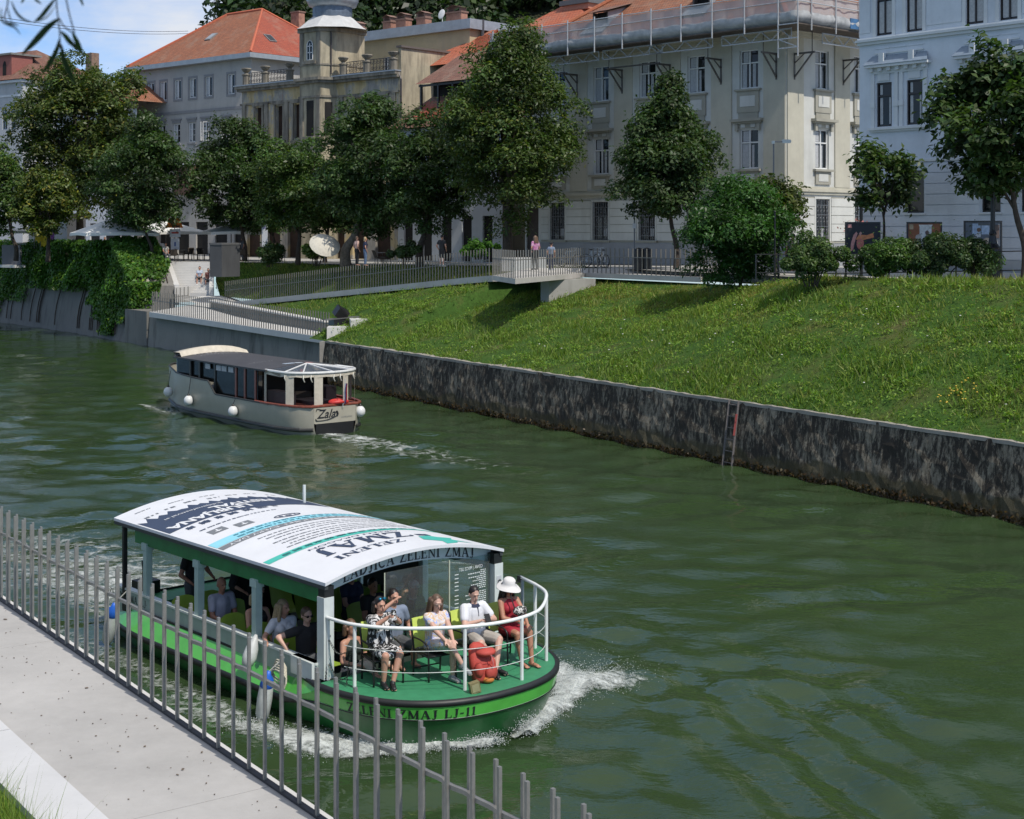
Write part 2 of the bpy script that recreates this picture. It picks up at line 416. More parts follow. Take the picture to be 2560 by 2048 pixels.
overhead_fill = N(nt, 'ShaderNodeMapRange', interpolation_type='SMOOTHSTEP'); nt.links.new(sp.outputs[2], overhead_fill.inputs[0]); overhead_fill.inputs[1].default_value = .38; overhead_fill.inputs[2].default_value = .85; overhead_fill.inputs[3].default_value = 0; overhead_fill.inputs[4].default_value = .72  # overhead cloud cover, out of view, added as neutral fill light
ov = N(nt, 'ShaderNodeMath', operation='MAXIMUM'); nt.links.new(cr.outputs[0], ov.inputs[0]); nt.links.new(overhead_fill.outputs[0], ov.inputs[1])
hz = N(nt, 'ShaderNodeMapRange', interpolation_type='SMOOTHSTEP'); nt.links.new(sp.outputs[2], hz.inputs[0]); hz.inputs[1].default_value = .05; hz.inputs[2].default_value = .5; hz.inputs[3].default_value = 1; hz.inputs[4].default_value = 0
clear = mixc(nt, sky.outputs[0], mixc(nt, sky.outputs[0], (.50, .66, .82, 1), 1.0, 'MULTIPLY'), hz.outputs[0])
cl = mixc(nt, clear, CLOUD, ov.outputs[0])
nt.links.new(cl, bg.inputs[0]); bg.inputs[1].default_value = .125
sl = bpy.data.lights.new('sun', 'SUN'); sl.energy = 2.7; sl.angle = radians(.5); sl.color = (1, .94, .85)
so = link('sun', sl); so.rotation_euler = V((sin(SUN_AZ) * cos(SUN_EL), cos(SUN_AZ) * cos(SUN_EL), sin(SUN_EL))).to_track_quat('Z', 'Y').to_euler()
cam = bpy.data.cameras.new('camera'); cam.sensor_width = 36; cam.lens = F_ / 2560 * 36; cam.shift_y = (H_ - 1024) / 2560
cam.clip_start = .1; cam.clip_end = 2000; cam.dof.use_dof = True; cam.dof.focus_distance = 34; cam.dof.aperture_fstop = 9
co = link('camera', cam); co.location = (0, 0, HC); co.rotation_euler = (radians(90), 0, 0); SC.camera = co
SC.view_settings.view_transform = 'Standard'; SC.view_settings.look = 'None'; SC.view_settings.exposure = .5; SC.view_settings.gamma = 1
SC.cycles.use_denoising = True; SC.cycles.max_bounces = 7; SC.cycles.transparent_max_bounces = 24
SC.cycles.diffuse_bounces = 3; SC.cycles.glossy_bounces = 3; SC.cycles.transmission_bounces = 4
SC.cycles.caustics_reflective = False; SC.cycles.caustics_refractive = False; SC.cycles.sample_clamp_indirect = 6

# ------------------------------------------------------------------ boat frames
GB_LOC, GB_RZ = V((-1.484, 23.09, 0)), -.8391
gb = frame_fn(GB_LOC, GB_RZ)
ZB = P(430, 1018, 0); ZS = P(800, 1095, 0)
ZA_RZ = atan2((ZB - ZS).y, (ZB - ZS).x)            # heading of the beige boat (bow away from the camera)
za_port = V((-sin(ZA_RZ), cos(ZA_RZ), 0))          # towards the left of its heading
ZA_LOC = ZS - za_port * 1.62 - V((.85, 0, 0))                       # origin: stern centre on the water line
za = frame_fn(ZA_LOC, ZA_RZ)

# ------------------------------------------------------------------ water
def water_h(X, Y):
    r = np.random.default_rng(5); h = np.zeros_like(X)
    for i in range(26):
        lam = .8 * 1.12 ** i if i < 14 else r.uniform(.7, 2.6); a = r.normal(-1.1, .75)
        k = 2 * pi / lam; amp = .0050 * lam ** .9 * r.uniform(.5, 1.2)
        ph = k * (X * cos(a) + Y * sin(a)) + r.uniform(0, 6.28) + 1.3 * np.sin(.35 * X + .21 * Y + i)
        h += amp * np.sin(ph)
    # wash of an earlier boat crossing the lower right of the view
    k = 2 * pi / 1.05; q = (X * .95 + Y * .31)
    env = np.exp(-(((X - 4.2) * .95 + (Y - 21.5) * .31) / 2.6) ** 2) * np.exp(-((Y - 19.5) / 7.0) ** 2)
    h += .045 * env * np.sin(k * q + .8 * np.sin(.5 * Y)) +   .02 * env * np.sin(k * .47 * q + 1)
    for loc, rz, L, amp, x0 in ((GB_LOC, GB_RZ, 24, .05, 2.0), (ZA_LOC, ZA_RZ, 30, .04, 11.5)):
        dx, dy = X - loc.x, Y - loc.y; lx = cos(rz) * dx + sin(rz) * dy - x0; ly = np.abs(-sin(rz) * dx + cos(rz) * dy)
        b = -lx; u = ly - 1.0 - .32 * np.maximum(b, 0)
        e = np.exp(-(u / (.55 + .05 * np.maximum(b, 0))) ** 2) * np.clip(b + .6, 0, 1.5) / 1.5 * np.exp(-np.maximum(b, 0) / L)
        h += amp * e * np.cos(u * 5.2 + .25 * b)
        st = np.exp(-(ly / 2.2) ** 2) * np.clip((b - 9) / 1.5, 0, 1) * np.exp(-np.maximum(b - 9, 0) / 9)
        h += .028 * st * np.sin(6.0 * b + 2.0 * np.sin(3 * ly)) + .02 * st * np.sin(4.1 * ly + 3 * b)
    return h
ny, nu = 430, 260
Ys = 9.5 * np.exp(np.linspace(0, math.log(14.5), ny)); us = np.linspace(-.62, .56, nu)
U, Yg = np.meshgrid(us, Ys); Xg = U * Yg; Zg = water_h(Xg, Yg)
me = bpy.data.meshes.new('water'); me.vertices.add(ny * nu)
me.vertices.foreach_set('co', np.stack([Xg, Yg, Zg], -1).astype(np.float32).ravel())
ii = (np.arange(ny - 1)[:, None] * nu + np.arange(nu - 1)[None]).ravel()
fc = np.stack([ii, ii + 1, ii + nu + 1, ii + nu], 1).astype(np.int32); nf = len(fc)
me.loops.add(nf * 4); me.loops.foreach_set('vertex_index', fc.ravel()); me.polygons.add(nf)
me.polygons.foreach_set('loop_start', np.arange(0, nf * 4, 4, dtype=np.int32)); me.polygons.foreach_set('use_smooth', np.ones(nf, bool))
me.update(calc_edges=True)
m, nt, b = node_mat('river_water')
b.inputs['Roughness'].default_value = .018; b.inputs['IOR'].default_value = 1.33; b.inputs['Specular IOR Level'].default_value = .5
v0 = noise(nt, coords(nt), .12, 4)
nt.links.new(ramp(nt, [(.3, (.024, .045, .017)), (.7, (.034, .059, .023))], v0).outputs[0], b.inputs['Base Color'])
n1 = noise(nt, coords(nt, (1, 1.5, 1), rot=(0, 0, .5)), 3.2, 2, .5, .3); n3 = noise(nt, coords(nt, (1, 2.6, 1), rot=(0, 0, -.15)), 11, 2, .5, .2)
wm = ramp(nt, [(.42, (.05,) * 3), (.62, (1,) * 3)], noise(nt, coords(nt), .16, 3)).outputs[0]
m3 = N(nt, 'ShaderNodeMath', operation='MULTIPLY'); nt.links.new(n3, m3.inputs[0]); nt.links.new(wm, m3.inputs[1])
mm = N(nt, 'ShaderNodeMath', operation='MULTIPLY_ADD'); nt.links.new(m3.outputs[0], mm.inputs[0]); mm.inputs[1].default_value = .55; nt.links.new(n1, mm.inputs[2])
bump(nt, b, mm.outputs[0], .30, .05)
me.materials.append(m); struct(link('water', me))
RIVER = m

# ------------------------------------------------------------------ terrain of the far bank
def lerp(a, b, t): return a + (b - a) * t
def interp(x, xs, ys): return float(np.interp(x, xs, ys))
def street_z(s): return interp(s, [7, 15, 38, 64], [5.78, 5.5, 5.5, 5.2])
def ramp_d(s): return interp(s, [36.9, 62.3], [6.96, 3.35])
def ramp_z(s): return interp(s, [36.9, 62.3], [5.2, 2.9])
def profile(s):
    "control points (d, z) of the grass bank at s"
    if s < 36.9:
        t = float(np.clip((s - 15) / 9, 0, 1)); zb = lerp(5.66, 4.72, t); db = lerp(7.4, 11.0, t)
        return [(.35, 1.98), (db * .45, lerp(3.75, 3.35, t)), (db, zb), (db + lerp(1.4, .4, t), lerp(street_z(s) + .02, 4.85, t)), (db + lerp(2.6, .9, t), lerp(street_z(s) - .03, 5.0, t))]
    if s > 62.3:
        dk = 5.9 if s < 69.6 else 5.55 + (s - 69.6) * .434; z0 = 2.97 if s < 69.6 else 3.0 + (s - 69.6) * .7; d1 = max(interp(s, [62.3, 66, 69, 72.4], [9.4, 9.4, 8.6, 6.5]) + .08, dk + .1)
        return [(dk, z0), (lerp(dk, d1, .3), lerp(z0, 5.17, .28)), (lerp(dk, d1, .7), lerp(z0, 5.17, .72)), (d1, 5.17)]
    dr, zr = ramp_d(s), ramp_z(s); d0 = .35 if s < 43.4 else 3.25
    z0 = 1.98 if s < 43.4 else 2.5
    return [(d0, z0), ((d0 + dr) / 2, lerp(z0, zr - .45, .55)), (dr - .02, zr - .4), (dr + .25, zr - .32), (dr + 2.5, zr - .1), (dr + 6.2, street_z(s) - .03)]
def bank_z(s, d):
    p = profile(s); return float(np.interp(d, [a for a, _ in p], [b for _, b in p]))
mb = MB(); rows = []
svals = list(np.arange(-16, 36.8, 1.2)) + [36.8, 36.95] + list(np.arange(38, 43.3, 1.2)) + [43.35, 43.45] + list(np.arange(44.4, 62, 1.2)) + [62.25, 62.35, 64, 66, 68, 69.55, 71, 72.2]
for s in svals:
    p = profile(s); d0, d1 = p[0][0], p[-1][0]
    rows.append([bank(s, d, bank_z(s, d) + (.09 * math.sin(s * 1.7 + d * 2.1) * math.sin(d * 1.3 + s * .6) if .5 < d - d0 and d1 - d > 2 else 0)) for d in np.linspace(d0, d1, 22)])
mb.grid(rows)
def m_grass_ground():
    m, nt, b = node_mat('grass_ground')
    v = noise(nt, coords(nt), .55, 8, .7); v2 = noise(nt, coords(nt), 9, 4, .7)
    c = ramp(nt, [(.28, (.035, .075, .014)), (.5, (.05, .105, .02)), (.64, (.085, .10, .03)), (.8, (.12, .10, .05))], v).outputs[0]
    nt.links.new(mixc(nt, c, (.02, .035, .008, 1), ramp(nt, [(.45, (0, 0, 0)), (.7, (.7,) * 3)], v2).outputs[0]), b.inputs['Base Color'])
    b.inputs['Roughness'].default_value = .95; b.inputs['Specular IOR Level'].default_value = .1; bump(nt, b, v2, .8, .06); return m
GRASS_G = m_grass_ground()
struct(mb.build('grass_bank', GRASS_G, smooth=True))
# grass blades, weeds and tufts on the bank: one mass nobody could count
MG = m_leaf('grass_blades', (.145, .215, .034), trans=.35, rough=.55)
def grass_cloud(pts, hgt, wid, rng, tint):
    n = len(pts); a = rng.uniform(0, 2 * pi, n); lean = rng.normal(0, .45, (n, 2))
    side = np.stack([np.cos(a), np.sin(a), np.zeros(n)], 1) * wid[:, None]
    tip = pts + np.concatenate([lean * hgt[:, None], hgt[:, None] * np.ones((n, 1))], 1)
    return np.stack([pts - side, pts + side, tip], 1)
def make_grass(n, rng):
    S = rng.uniform(-14, 72, n * 2); D = rng.uniform(0, 1, n * 2)
    keep = rng.random(n * 2) < np.clip(1.25 - S / 75, .3, 1); S, D = S[keep][:n], D[keep][:n]; pts = []; cl = []; hs = []
    ph = rng.uniform(0, 6.28, 12)
    for s, u in zip(S, D):
        p = profile(s); d = lerp(p[0][0] + .02, p[-1][0] - .05 if s < 12 or s > 37 else p[2][0] + .5, u)
        if s > 37 and ramp_d(s) - .05 < d < ramp_d(s) + 2.5: continue
        q = bank(s, d, bank_z(s, d) - .02); pts.append(q)
        cl.append(sin(.9 * q.x + ph[0]) * sin(.8 * q.y + ph[1]) + .7 * sin(2.3 * q.x + 1.1 * q.y + ph[2]) + .6 * sin(3.9 * q.y - 2.7 * q.x + ph[3]))
        hs.append(d)
    pts = np.array(pts); cl = np.array(cl); n = len(pts); hs = np.array(hs)
    h = np.clip(rng.gamma(3.0, .035, n) * (1 + .45 * cl), .03, .42); w = rng.uniform(.010, .028, n) * (1 + h * 1.5)
    t = tints(n, rng, j=.24, yellow=.0); dry = np.clip(-.35 * cl + .25 * rng.normal(0, 1, n) + .12 * (hs - 4.5), 0, 1) * .7
    t = t * (1 - dry[:, None]) + np.array([2.6, 1.35, 2.4]) * .8 * dry[:, None]
    return grass_cloud(pts, h, w, rng, t), t
vv, tt = make_grass(170000, RNG)
o = quads_mesh('grass', vv, tt, MG, per=3); tag(o, 'short mown grass with weeds over the sloping river bank', 'grass', kind='stuff')
# broad-leaved weeds in clumps + a few pale flower heads
def weeds(n, rng):
    cs = []; 
    for _ in range(n):
        s = rng.uniform(-12, 46); p = profile(s); d = rng.uniform(p[0][0] + .1, p[2][0]); cs.append(bank(s, d, bank_z(s, d)))
    C = []; 
    for c in cs:
        k = rng.integers(14, 40); r = rng.uniform(.08, .35)
        q = rng.normal(0, 1, (k, 3)) * [r, r, .05] + [c.x, c.y, c.z + .08 + .2 * r]; C.append(q)
    C = np.concatenate(C); n = len(C); up = np.tile([0, -.2, 1.0], (n, 1))
    return leaf_quads(C, up, rng.uniform(.05, .12, n), .5, rng), tints(n, rng, (1.05, 1.15, .9), .2)
vv, tt = weeds(1100, RNG)
o = quads_mesh('bank_weeds', vv, tt, MG); tag(o, 'leafy weeds scattered through the bank grass', 'weeds', kind='stuff')
fl = []
for _ in range(46):
    s = random.uniform(-4, 30); d = random.uniform(.8, 6.2); fl.append(bank(s, d, bank_z(s, d) + .14))
mb = MB()
for p in fl: mb.ell(p, (.035, .035, .018), n=6, m=4)
o = mb.build('clover_flowers', M('clover_white', (.6, .6, .52))); tag(o, 'tiny white clover heads dotted on the bank', 'flowers', kind='stuff')
fl = []
for c in (bank(2.0, 3.6), bank(-1.2, 3.2), bank(3.4, 1.6)):
    for _ in range(30): fl.append(V((c.x + random.gauss(0, .25), c.y + random.gauss(0, .3), 0)))
mb = MB()
for p in fl:
    r = p - BO; s, d = r.x * BU.x + r.y * BU.y, r.x * BN.x + r.y * BN.y
    mb.ell((p.x, p.y, bank_z(s, d) + random.uniform(.12, .3)), (.03, .03, .02), n=6, m=4)
o = mb.build('yellow_flowers', M('ragwort_yellow', (.55, .38, .03))); tag(o, 'yellow wild flowers in clumps on the bank', 'flowers', kind='stuff')

# street behind the bank: one sheet that runs under all the buildings
mb = MB(); rows = []
def street_d0(s):
    if s < 36.9: return lerp(9.9, 11.85, np.clip((s - 15) / 9, 0, 1))
    if s < 62.3: return ramp_d(s) + 6.1
    return interp(s, [62.3, 66, 69, 72.4, 74.0, 74.05], [9.4, 9.4, 8.6, 6.5, 4.0, .55])
for s in [-30, -16, 0, 7, 11, 15, 18, 21, 24, 28, 36.9, 40, 46, 52, 58, 62.3, 66, 69, 72.4, 73.2, 74.0, 74.06, 80, 95, 140]:
    d0 = street_d0(s); rows.append([bank(s, d, street_z(s)) for d in [d0, d0 + 2, d0 + 6, 25, 40, 62, 120]])
mb.grid(rows)
m, nt, b = node_mat('street_paving')
v = noise(nt, coords(nt), 1.2, 8, .7); br = N(nt, 'ShaderNodeTexBrick', Color1=(.36, .35, .33, 1), Color2=(.43, .42, .40, 1), Mortar=(.25, .24, .23, 1), Scale=1.0)
br.inputs['Brick Width'].default_value = .8; br.inputs['Row Height'].default_value = .4; br.inputs['Mortar Size'].default_value = .01
nt.links.new(coords(nt), br.inputs['Vector'])
nt.links.new(mixc(nt, br.outputs[0], (.2, .19, .18, 1), ramp(nt, [(.5, (0, 0, 0)), (.8, (.5,) * 3)], v).outputs[0]), b.inputs['Base Color']); b.inputs['Roughness'].default_value = .9
PAVE = m
struct(mb.build('street', PAVE))

# ------------------------------------------------------------------ quay walls
CONC = m_concrete('concrete'); CONC_W = m_concrete('pale_concrete', (.54, .53, .51), .1); STAIN = m_stain_wall('lichen_masonry')
STONE_CAP = m_concrete('cap_stone', (.30, .275, .235), .25)
def wall_strip(name, label, svals, face, thick, capw, capover, mat_w, mat_c, batter=.3, back=1.2, zlow=-.6, jitter=.0):
    t = thing(name, label, 'wall', bank(svals[0], 0))
    L = t.location; a = MB(); rows = []
    for i, s in enumerate(svals):
        d0, zt = face(s); j = jitter * random.uniform(-1, 1)
        J = lambda: jitter * random.uniform(-1, 1)
        rows.append([bank(s, d0 - .05, zlow), bank(s, d0 + j, .0)] + [bank(s + J() * 2, d0 + batter * f + J(), zt * f) for f in (.14, .28, .42, .56, .7, .84)] + [bank(s, d0 + batter + J() * .5, zt - .02), bank(s, d0 + batter + back, zt - .02), bank(s, d0 + batter + back, zlow)])
    a.grid(rows, True, caps=True); o = a.build('masonry', mat_w, t, off=L)
    if mat_c:
        c = MB(); rows = []
        for s in svals:
            d0, zt = face(s); e = d0 + batter - capover; jz = random.uniform(-.015, .015); jd = random.uniform(-.03, .03)
            rows.append([bank(s, e + jd, zt - .10), bank(s, e + jd, zt + jz), bank(s, e + capw + jd * 2, zt + .03 + jz), bank(s, e + capw + jd * 2, zt - .10)])
        c.grid(rows, True, caps=True); c.build('coping', mat_c, t, off=L)
    return t
sv = list(np.arange(-14, 41.2, .3)) + [41.3]
wall_strip('quay_wall', 'long lichen-blackened stone quay wall below the grass bank', sv, lambda s: (0, 2.0), .5, .42, .03, STAIN, STONE_CAP, jitter=.03)
# moss fringe along the water line
n = 5200; s = RNG.uniform(-12, 41, n); hh = np.abs(RNG.normal(0, .11, n)); c = np.array([bank(a, -.05, 0) for a in s]); c[:, 2] += hh
vv = leaf_quads(c, np.tile([-.84, -.54, .2], (n, 1)), RNG.uniform(.05, .15, n), .6, RNG, droop=1.5)
o = quads_mesh('water_line_moss', vv, tints(n, RNG, (1.0, .62, .5), .3), m_leaf('moss', (.045, .045, .012), trans=.1)); tag(o, 'olive brown moss fringe along the foot of the quay wall', 'moss', kind='stuff')
# iron ladder
LADM = M('rusty_steel', (.16, .14, .13), .6, .3, 20, metal=.4)
lt = thing('iron_ladder', 'rusty iron ladder with a red striped rail fixed to the quay wall', 'ladder', bank(11.2, -.1))
for k, ds in enumerate((-.22, .22)):
    a = MB(); a.bar(bank(11.2 + ds, -.12, -.3), bank(11.2 + ds, .2, 2.02), .06, .05)
    o = a.build('rail', LADM, lt, off=lt.location)
    if ds < 0:
        a = MB(); a.bar(bank(11.2 + ds, .0, .95), bank(11.2 + ds, .115, 1.62), .064, .056); o['label'] = 'rail with red stripe'
        a.build('stripe', M('red_paint', (.24, .045, .04), .7), o, off=lt.location)
for i in range(6):
    z = .08 + i * .36; d = lerp(-.12, .2, (z + .3) / 2.32); a = MB(); a.tube([bank(10.98, d, z), bank(11.42, d, z)], .018, 6); a.build('rung', LADM, lt, off=lt.location)
# low quay wall under the landing platform
wall_strip('quay_wall', 'lower grey concrete quay wall under the landing platform', list(np.arange(43.2, 67.6, 1.5)) + [67.6],
           lambda s: (interp(s, [43.8, 66.2], [2.0, .3]), 1.62 + (s - 43.8) * .014), .4, .3, 0, m_plaster('damp_concrete', (.21, .205, .185), (.03, .028, .024), 1.0), None, batter=.12)
a = MB(); Lo = bank(41.4, 0)
a.prism([tuple(bank(s, d)[:2]) for s, d in ((41.33, -.02), (43.6, 2.0), (43.6, 4), (41.33, 4))], -.5, 1.96); 
t = a.build('wall_end', m_concrete('wall_end_stone', (.24, .23, .21), .3)); tag(t, 'pale stone end return of the blackened quay wall', 'wall')
# ------------------------------------------------------------------ landing platform, landing, bench wall
def plat_z(x, y):
    r = V((x, y, 0)) - BO; s, d = r.x * BU.x + r.y * BU.y, r.x * BN.x + r.y * BN.y
    return interp(s, [43.8, 66.2, 69.6], [1.93, 2.25, 2.4]) + interp(s, [58, 69], [0, .62]) * np.clip((d - .4) / 4, 0, 1)
bk = lambda *L: [tuple(bank(s, d)[:2]) for s, d in L]
a = MB(); a.prism(bk((43.8, 1.62), (50, 1.16), (56, .74), (60, .45), (66.3, -.05), (66.9, 3.3), (60, 3.3), (56, 3.3), (50, 3.3), (43.8, 3.3))[::-1], lambda x, y: plat_z(x, y) - .32, plat_z)
struct(a.build('quay_platform', CONC_W))
a = MB(); rows = []
for s in np.linspace(60, 69.4, 9): rows.append([bank(s, d, plat_z(*bank(s, d)[:2]) + .004) for d in (3.28, 3.9, 4.6, 5.2, 6.2)])
a.grid(rows); struct(a.build('landing_path', CONC_W))
bt = thing('bench_wall', 'low dark concrete wall with pale seat top behind the landing platform', 'wall', bank(50, 3.2))
a = MB(); a.prism(bk((44.6, 3.02), (63.8, 3.02), (63.8, 3.3), (44.6, 3.3))[::-1], lambda x, y: plat_z(x, y) - .2, lambda x, y: plat_z(x, y) + .5); a.build('base', m_plaster('dark_board_concrete', (.2, .19, .17), (.05, .045, .04), .8), bt, off=bt.location)
a = MB(); a.prism(bk((47, 2.9), (63.9, 2.9), (63.9, 3.42), (47, 3.42))[::-1], lambda x, y: plat_z(x, y) + .5, lambda x, y: plat_z(x, y) + .58); a.build('seat_top', CONC_W, bt, off=bt.location)
# end blocks with floodlight
et = thing('concrete_bench', 'white stepped concrete bench block at the end of the landing platform', 'bench', bank(42.8, 2.0))
e0 = to_local((0, 0, 0), 0)
a = MB(); a.prism(bk((41.6, .5), (43.75, 1.7), (43.75, 3.0), (41.6, 2.6))[::-1], 1.95, 2.62); a.build('block', CONC_W, et, off=et.location)
a = MB(); a.prism(bk((41.2, 1.6), (42.6, 2.2), (42.6, 4.4), (41.2, 3.8))[::-1], 2.1, 2.98); a.build('slab', CONC_W, et, off=et.location)
FLB = M('black_metal', (.012, .012, .013), .35, .2, 12)
c = bank(42.7, 1.7, 2.62)
ft = thing('floodlight', 'black box floodlight lying on the white bench block', 'lamp', c, .6)
a = MB(); a.box((0, 0, .16), (.9, .6, .3)); a.build('base', FLB, ft)
a = MB(); a.box((.15, .1, .62), (.62, .5, .5), R=Matrix.Rotation(.5, 3, 'Y') @ Matrix.Rotation(.4, 3, 'X')); a.build('housing', FLB, ft)
a = MB(); a.box((.1, .0, .36), (1.9, .5, .04), R=Matrix.Rotation(-.06, 3, 'Y')); a.build('shade', M('grey_lid', (.1, .1, .1)), ft)

# ------------------------------------------------------------------ ramp and cantilevered deck
STEEL = M('steel', (.30, .295, .28), .45, .2, 14, metal=.55); STEEL_F = M('weathered_steel', (.20, .19, .17), .5, .2, 10, metal=.4)
rt = MB(); ss = np.linspace(36.6, 62.6, 12); rows = []
for s in ss:
    d, z = ramp_d(s), ramp_z(s); rows.append([bank(s, d, z - .30), bank(s, d, z), bank(s, d + 2.5, z), bank(s, d + 2.5, z - .30)])
rt.grid(rows, True, caps=True)
struct(rt.build('ramp_path', CONC))
DK = [P(1232, 689, 5.3), P(1288, 697, 5.3), P(1462, 682, 5.3), P(1752, 693, 5.3), P(1850, 687, 5.3)]
back = [bank(9, 11, 0), bank(20, 14, 0), bank(33, 13, 0), bank(37.2, 9.6, 0)]
a = MB(); a.prism([(p.x, p.y) for p in DK] + [(p.x, p.y) for p in back], 5.07, lambda x, y: 5.3 if any(abs(x - p.x) + abs(y - p.y) < .01 for p in DK) else 5.52)
dk = struct(a.build('deck', CONC))
pc = (DK[1] + DK[2]) / 2
pt = thing('deck_pier', 'grey concrete pier holding up the overhanging street deck', 'pier', pc)
a = MB(); x0 = P(1353, 705, 5.0); x1 = P(1440, 705, 5.0)
pa = V((x0.x, x0.y + 1.2, 0)); u = V((.72, .69, 0))
pl = [(pa + u * k + V((.69, -.72, 0)) * j) for k, j in ((0, 0), (0, .55), (3.2, .55), (3.2, 0))]
a.prism([(p.x, p.y) for p in pl], 3.2, 5.06); a.build('column', m_plaster('pier_concrete', (.36, .35, .33), (.12, .12, .1), .5), pt, off=pt.location)

def railing(name, label, base, h, gap, w, mat, rail=.6, lim=100, flip=None, rail_w=None, cat='railing', group=None):
    "post-and-rail fence on a 3-D polyline; every bar its own part"
    t = thing(name, label, cat, base[0], group=group); L = t.location
    pts = []; 
    for i in range(len(base) - 1):
        p, q = V(base[i]), V(base[i + 1]); n = max(1, int(round((q - p).length / gap)))
        pts += [p.lerp(q, k / n) for k in range(n)]
    pts.append(V(base[-1]))
    ang = atan2((V(base[1]) - V(base[0])).y, (V(base[1]) - V(base[0])).x)
    m0 = MB(); m0.box((0, 0, h / 2), (w, w * 1.1, h), ang); first = None
    order = sorted(range(len(pts)), key=lambda i: pts[i].y)
    big = set(order[:lim]); rest = MB()
    for i, p in enumerate(pts):
        if i in big:
            if first is None: first = m0.build('bar', mat, t); b = first
            else: b = dup(first, t)
            b.location = p - L
        else: rest.add(m0, lambda v, p=p: v + p - L)
    if rest.v: r = rest.build('bar', mat, t); r['kind'] = 'stuff'
    for rz_ in (rail if isinstance(rail, (list, tuple)) else [rail]):
        a = MB()
        for i in range(len(base) - 1): a.bar(V(base[i]) - L + V((0, 0, rz_)), V(base[i + 1]) - L + V((0, 0, rz_)), rail_w or w * .6, (rail_w or w) * .9)
        a.build('rail', mat, t)
    return t
railing('ramp_railing', 'tall grey steel bar railing along the sloping ramp', [bank(62.3, ramp_d(62.3) + .06, ramp_z(62.3)), bank(49, ramp_d(49) + .06, ramp_z(49)), bank(37.0, ramp_d(37) + .06, ramp_z(37))], 1.32, .24, .035, STEEL_F, rail=.75)
railing('deck_railing', 'pale steel bar railing round the overhanging street deck', [p + V((0, .12, 0)) for p in DK[:4]] + [DK[4] + V((0, .1, 0))], 1.22, .33, .04, STEEL_F, rail=.8)
railing('platform_railing', 'steel bar railing along the edge of the low landing platform', [bank(s, interp(s, [43.8, 66.2], [1.74, .12]), plat_z(*bank(s, .3)[:2])) for s in (43.95, 50, 56, 62, 66.2)] + [bank(66.6, 2.6, 2.5)], 1.28, .27, .04, STEEL_F, rail=.72)

# ------------------------------------------------------------------ stairs and ivy wall on the left
b0, b1, t0, t1 = P(447, 738, 3.05), P(523, 738, 3.05), P(428, 655, 5.2), P(528, 655, 5.2)
st = MB(); ns = 13
for i in range(ns):
    f0, f1 = i / ns, (i + 1) / ns; z = 3.05 + 2.15 * f1
    p = [b0.lerp(t0, f0), b1.lerp(t1, f0), b1.lerp(t1, f1 + .02), b0.lerp(t0, f1 + .02)]
    st.prism([(q.x, q.y) for q in p], 2.6, z + .0005 * i)
o = st.build('stone_steps', CONC_W); tag(o, 'broad pale stone steps climbing from the landing to the cafe terrace', 'steps')
a = MB(); w0, w1 = P(448, 712, 3.75), P(402, 609, 6.45)
a.prism([(w0.x - .35, w0.y), (w0.x, w0.y), (w1.x, w1.y + 1), (w1.x - .45, w1.y + 1)], 2.4, lambda x, y: interp(y, [w0.y, w1.y], [3.75, 6.45]))
o = a.build('stair_parapet', CONC_W); tag(o, 'smooth pale concrete parapet sloping down beside the stone steps', 'wall')
a = MB(); w2, w3 = P(450, 712, 3.6), P(462, 700, 3.9)
a.prism([(w0.x - .3, w0.y - .05), (w0.x - .1, w0.y - .9), (w0.x + 1.3, w0.y + 1.0), (w0.x + 1.0, w0.y + 1.3)][:], 2.6, 3.62); o = a.build('parapet_end', CONC_W); tag(o, 'low pale concrete end block at the foot of the sloping parapet', 'wall')
a = MB(); q0, q1 = b1 + V((.05, -.3, 0)), t1 + V((.1, -1.0, 0))
a.prism([(q0.x, q0.y), (q0.x + .3, q0.y), (q1.x + .3, q1.y), (q1.x, q1.y)], 2.6, lambda x, y: interp(y, [q0.y, q1.y], [3.6, 5.0]))
o = a.build('stair_kerb', CONC_W); tag(o, 'thin white kerb wall on the grassy side of the stone steps', 'wall')
q = P(556, 684, 4.6); 
t = thing('stone_pillar', 'squat dark stone pillar beside the head of the steps', 'pillar', (q.x, q.y, 4.4))
a = MB(); a.prism([(-.75, -.3), (.1, -.7), (1.05, .4), (.2, .8)], 0, 2.05); a.build('shaft', m_plaster('dark_stone', (.065, .067, .07), (.02, .02, .02), .6), t)
a = MB(); a.prism([(-.8, -.31), (.1, -.75), (1.1, .42), (.2, .85)], 2.05, 2.17); a.build('cap', M('dark_cap', (.1, .1, .1), .8), t)
IVYW = m_plaster('ivy_wall_stone', (.17, .165, .15), (.025, .025, .022), .9)
def ivy_face(s): return (interp(s, [67.5, 81, 98, 130], [.2, -.1, -1.6, -4]), interp(s, [70.75, 75.6], [3.7, 6.36]))
sv = [70.9, 71.6, 72.5, 73.5, 74.6, 75.6, 78, 80, 85, 90, 98, 110, 130]
wall_strip('embankment_wall', 'high old embankment wall streaked grey and overgrown with ivy', sv, ivy_face, .5, .5, .06, IVYW, STONE_CAP, batter=1.1, back=.5)
a = MB(); a.prism(bk((67.7, .25), (71.45, .05), (71.45, 2.2), (67.7, 2.0))[::-1], -.5, 2.2); o = a.build('wall_buttress', IVYW); tag(o, 'weathered light buttress at the corner of the ivy covered wall', 'wall')
a = MB()
for i in range(6): a.prism(bk((66.9, .5 + .35 * i), (68.2, .4 + .35 * i), (68.2, .75 + .35 * i), (66.9, .85 + .35 * i))[::-1], -.3, .3 + .32 * i)
o = a.build('water_steps', CONC); tag(o, 'narrow pale steps dropping to the water at the platform corner', 'steps')
def par_z(x, y):
    r = V((x, y, 0)) - BO; return interp(r.x * BU.x + r.y * BU.y, [70.75, 75.6], [3.7, 6.36])
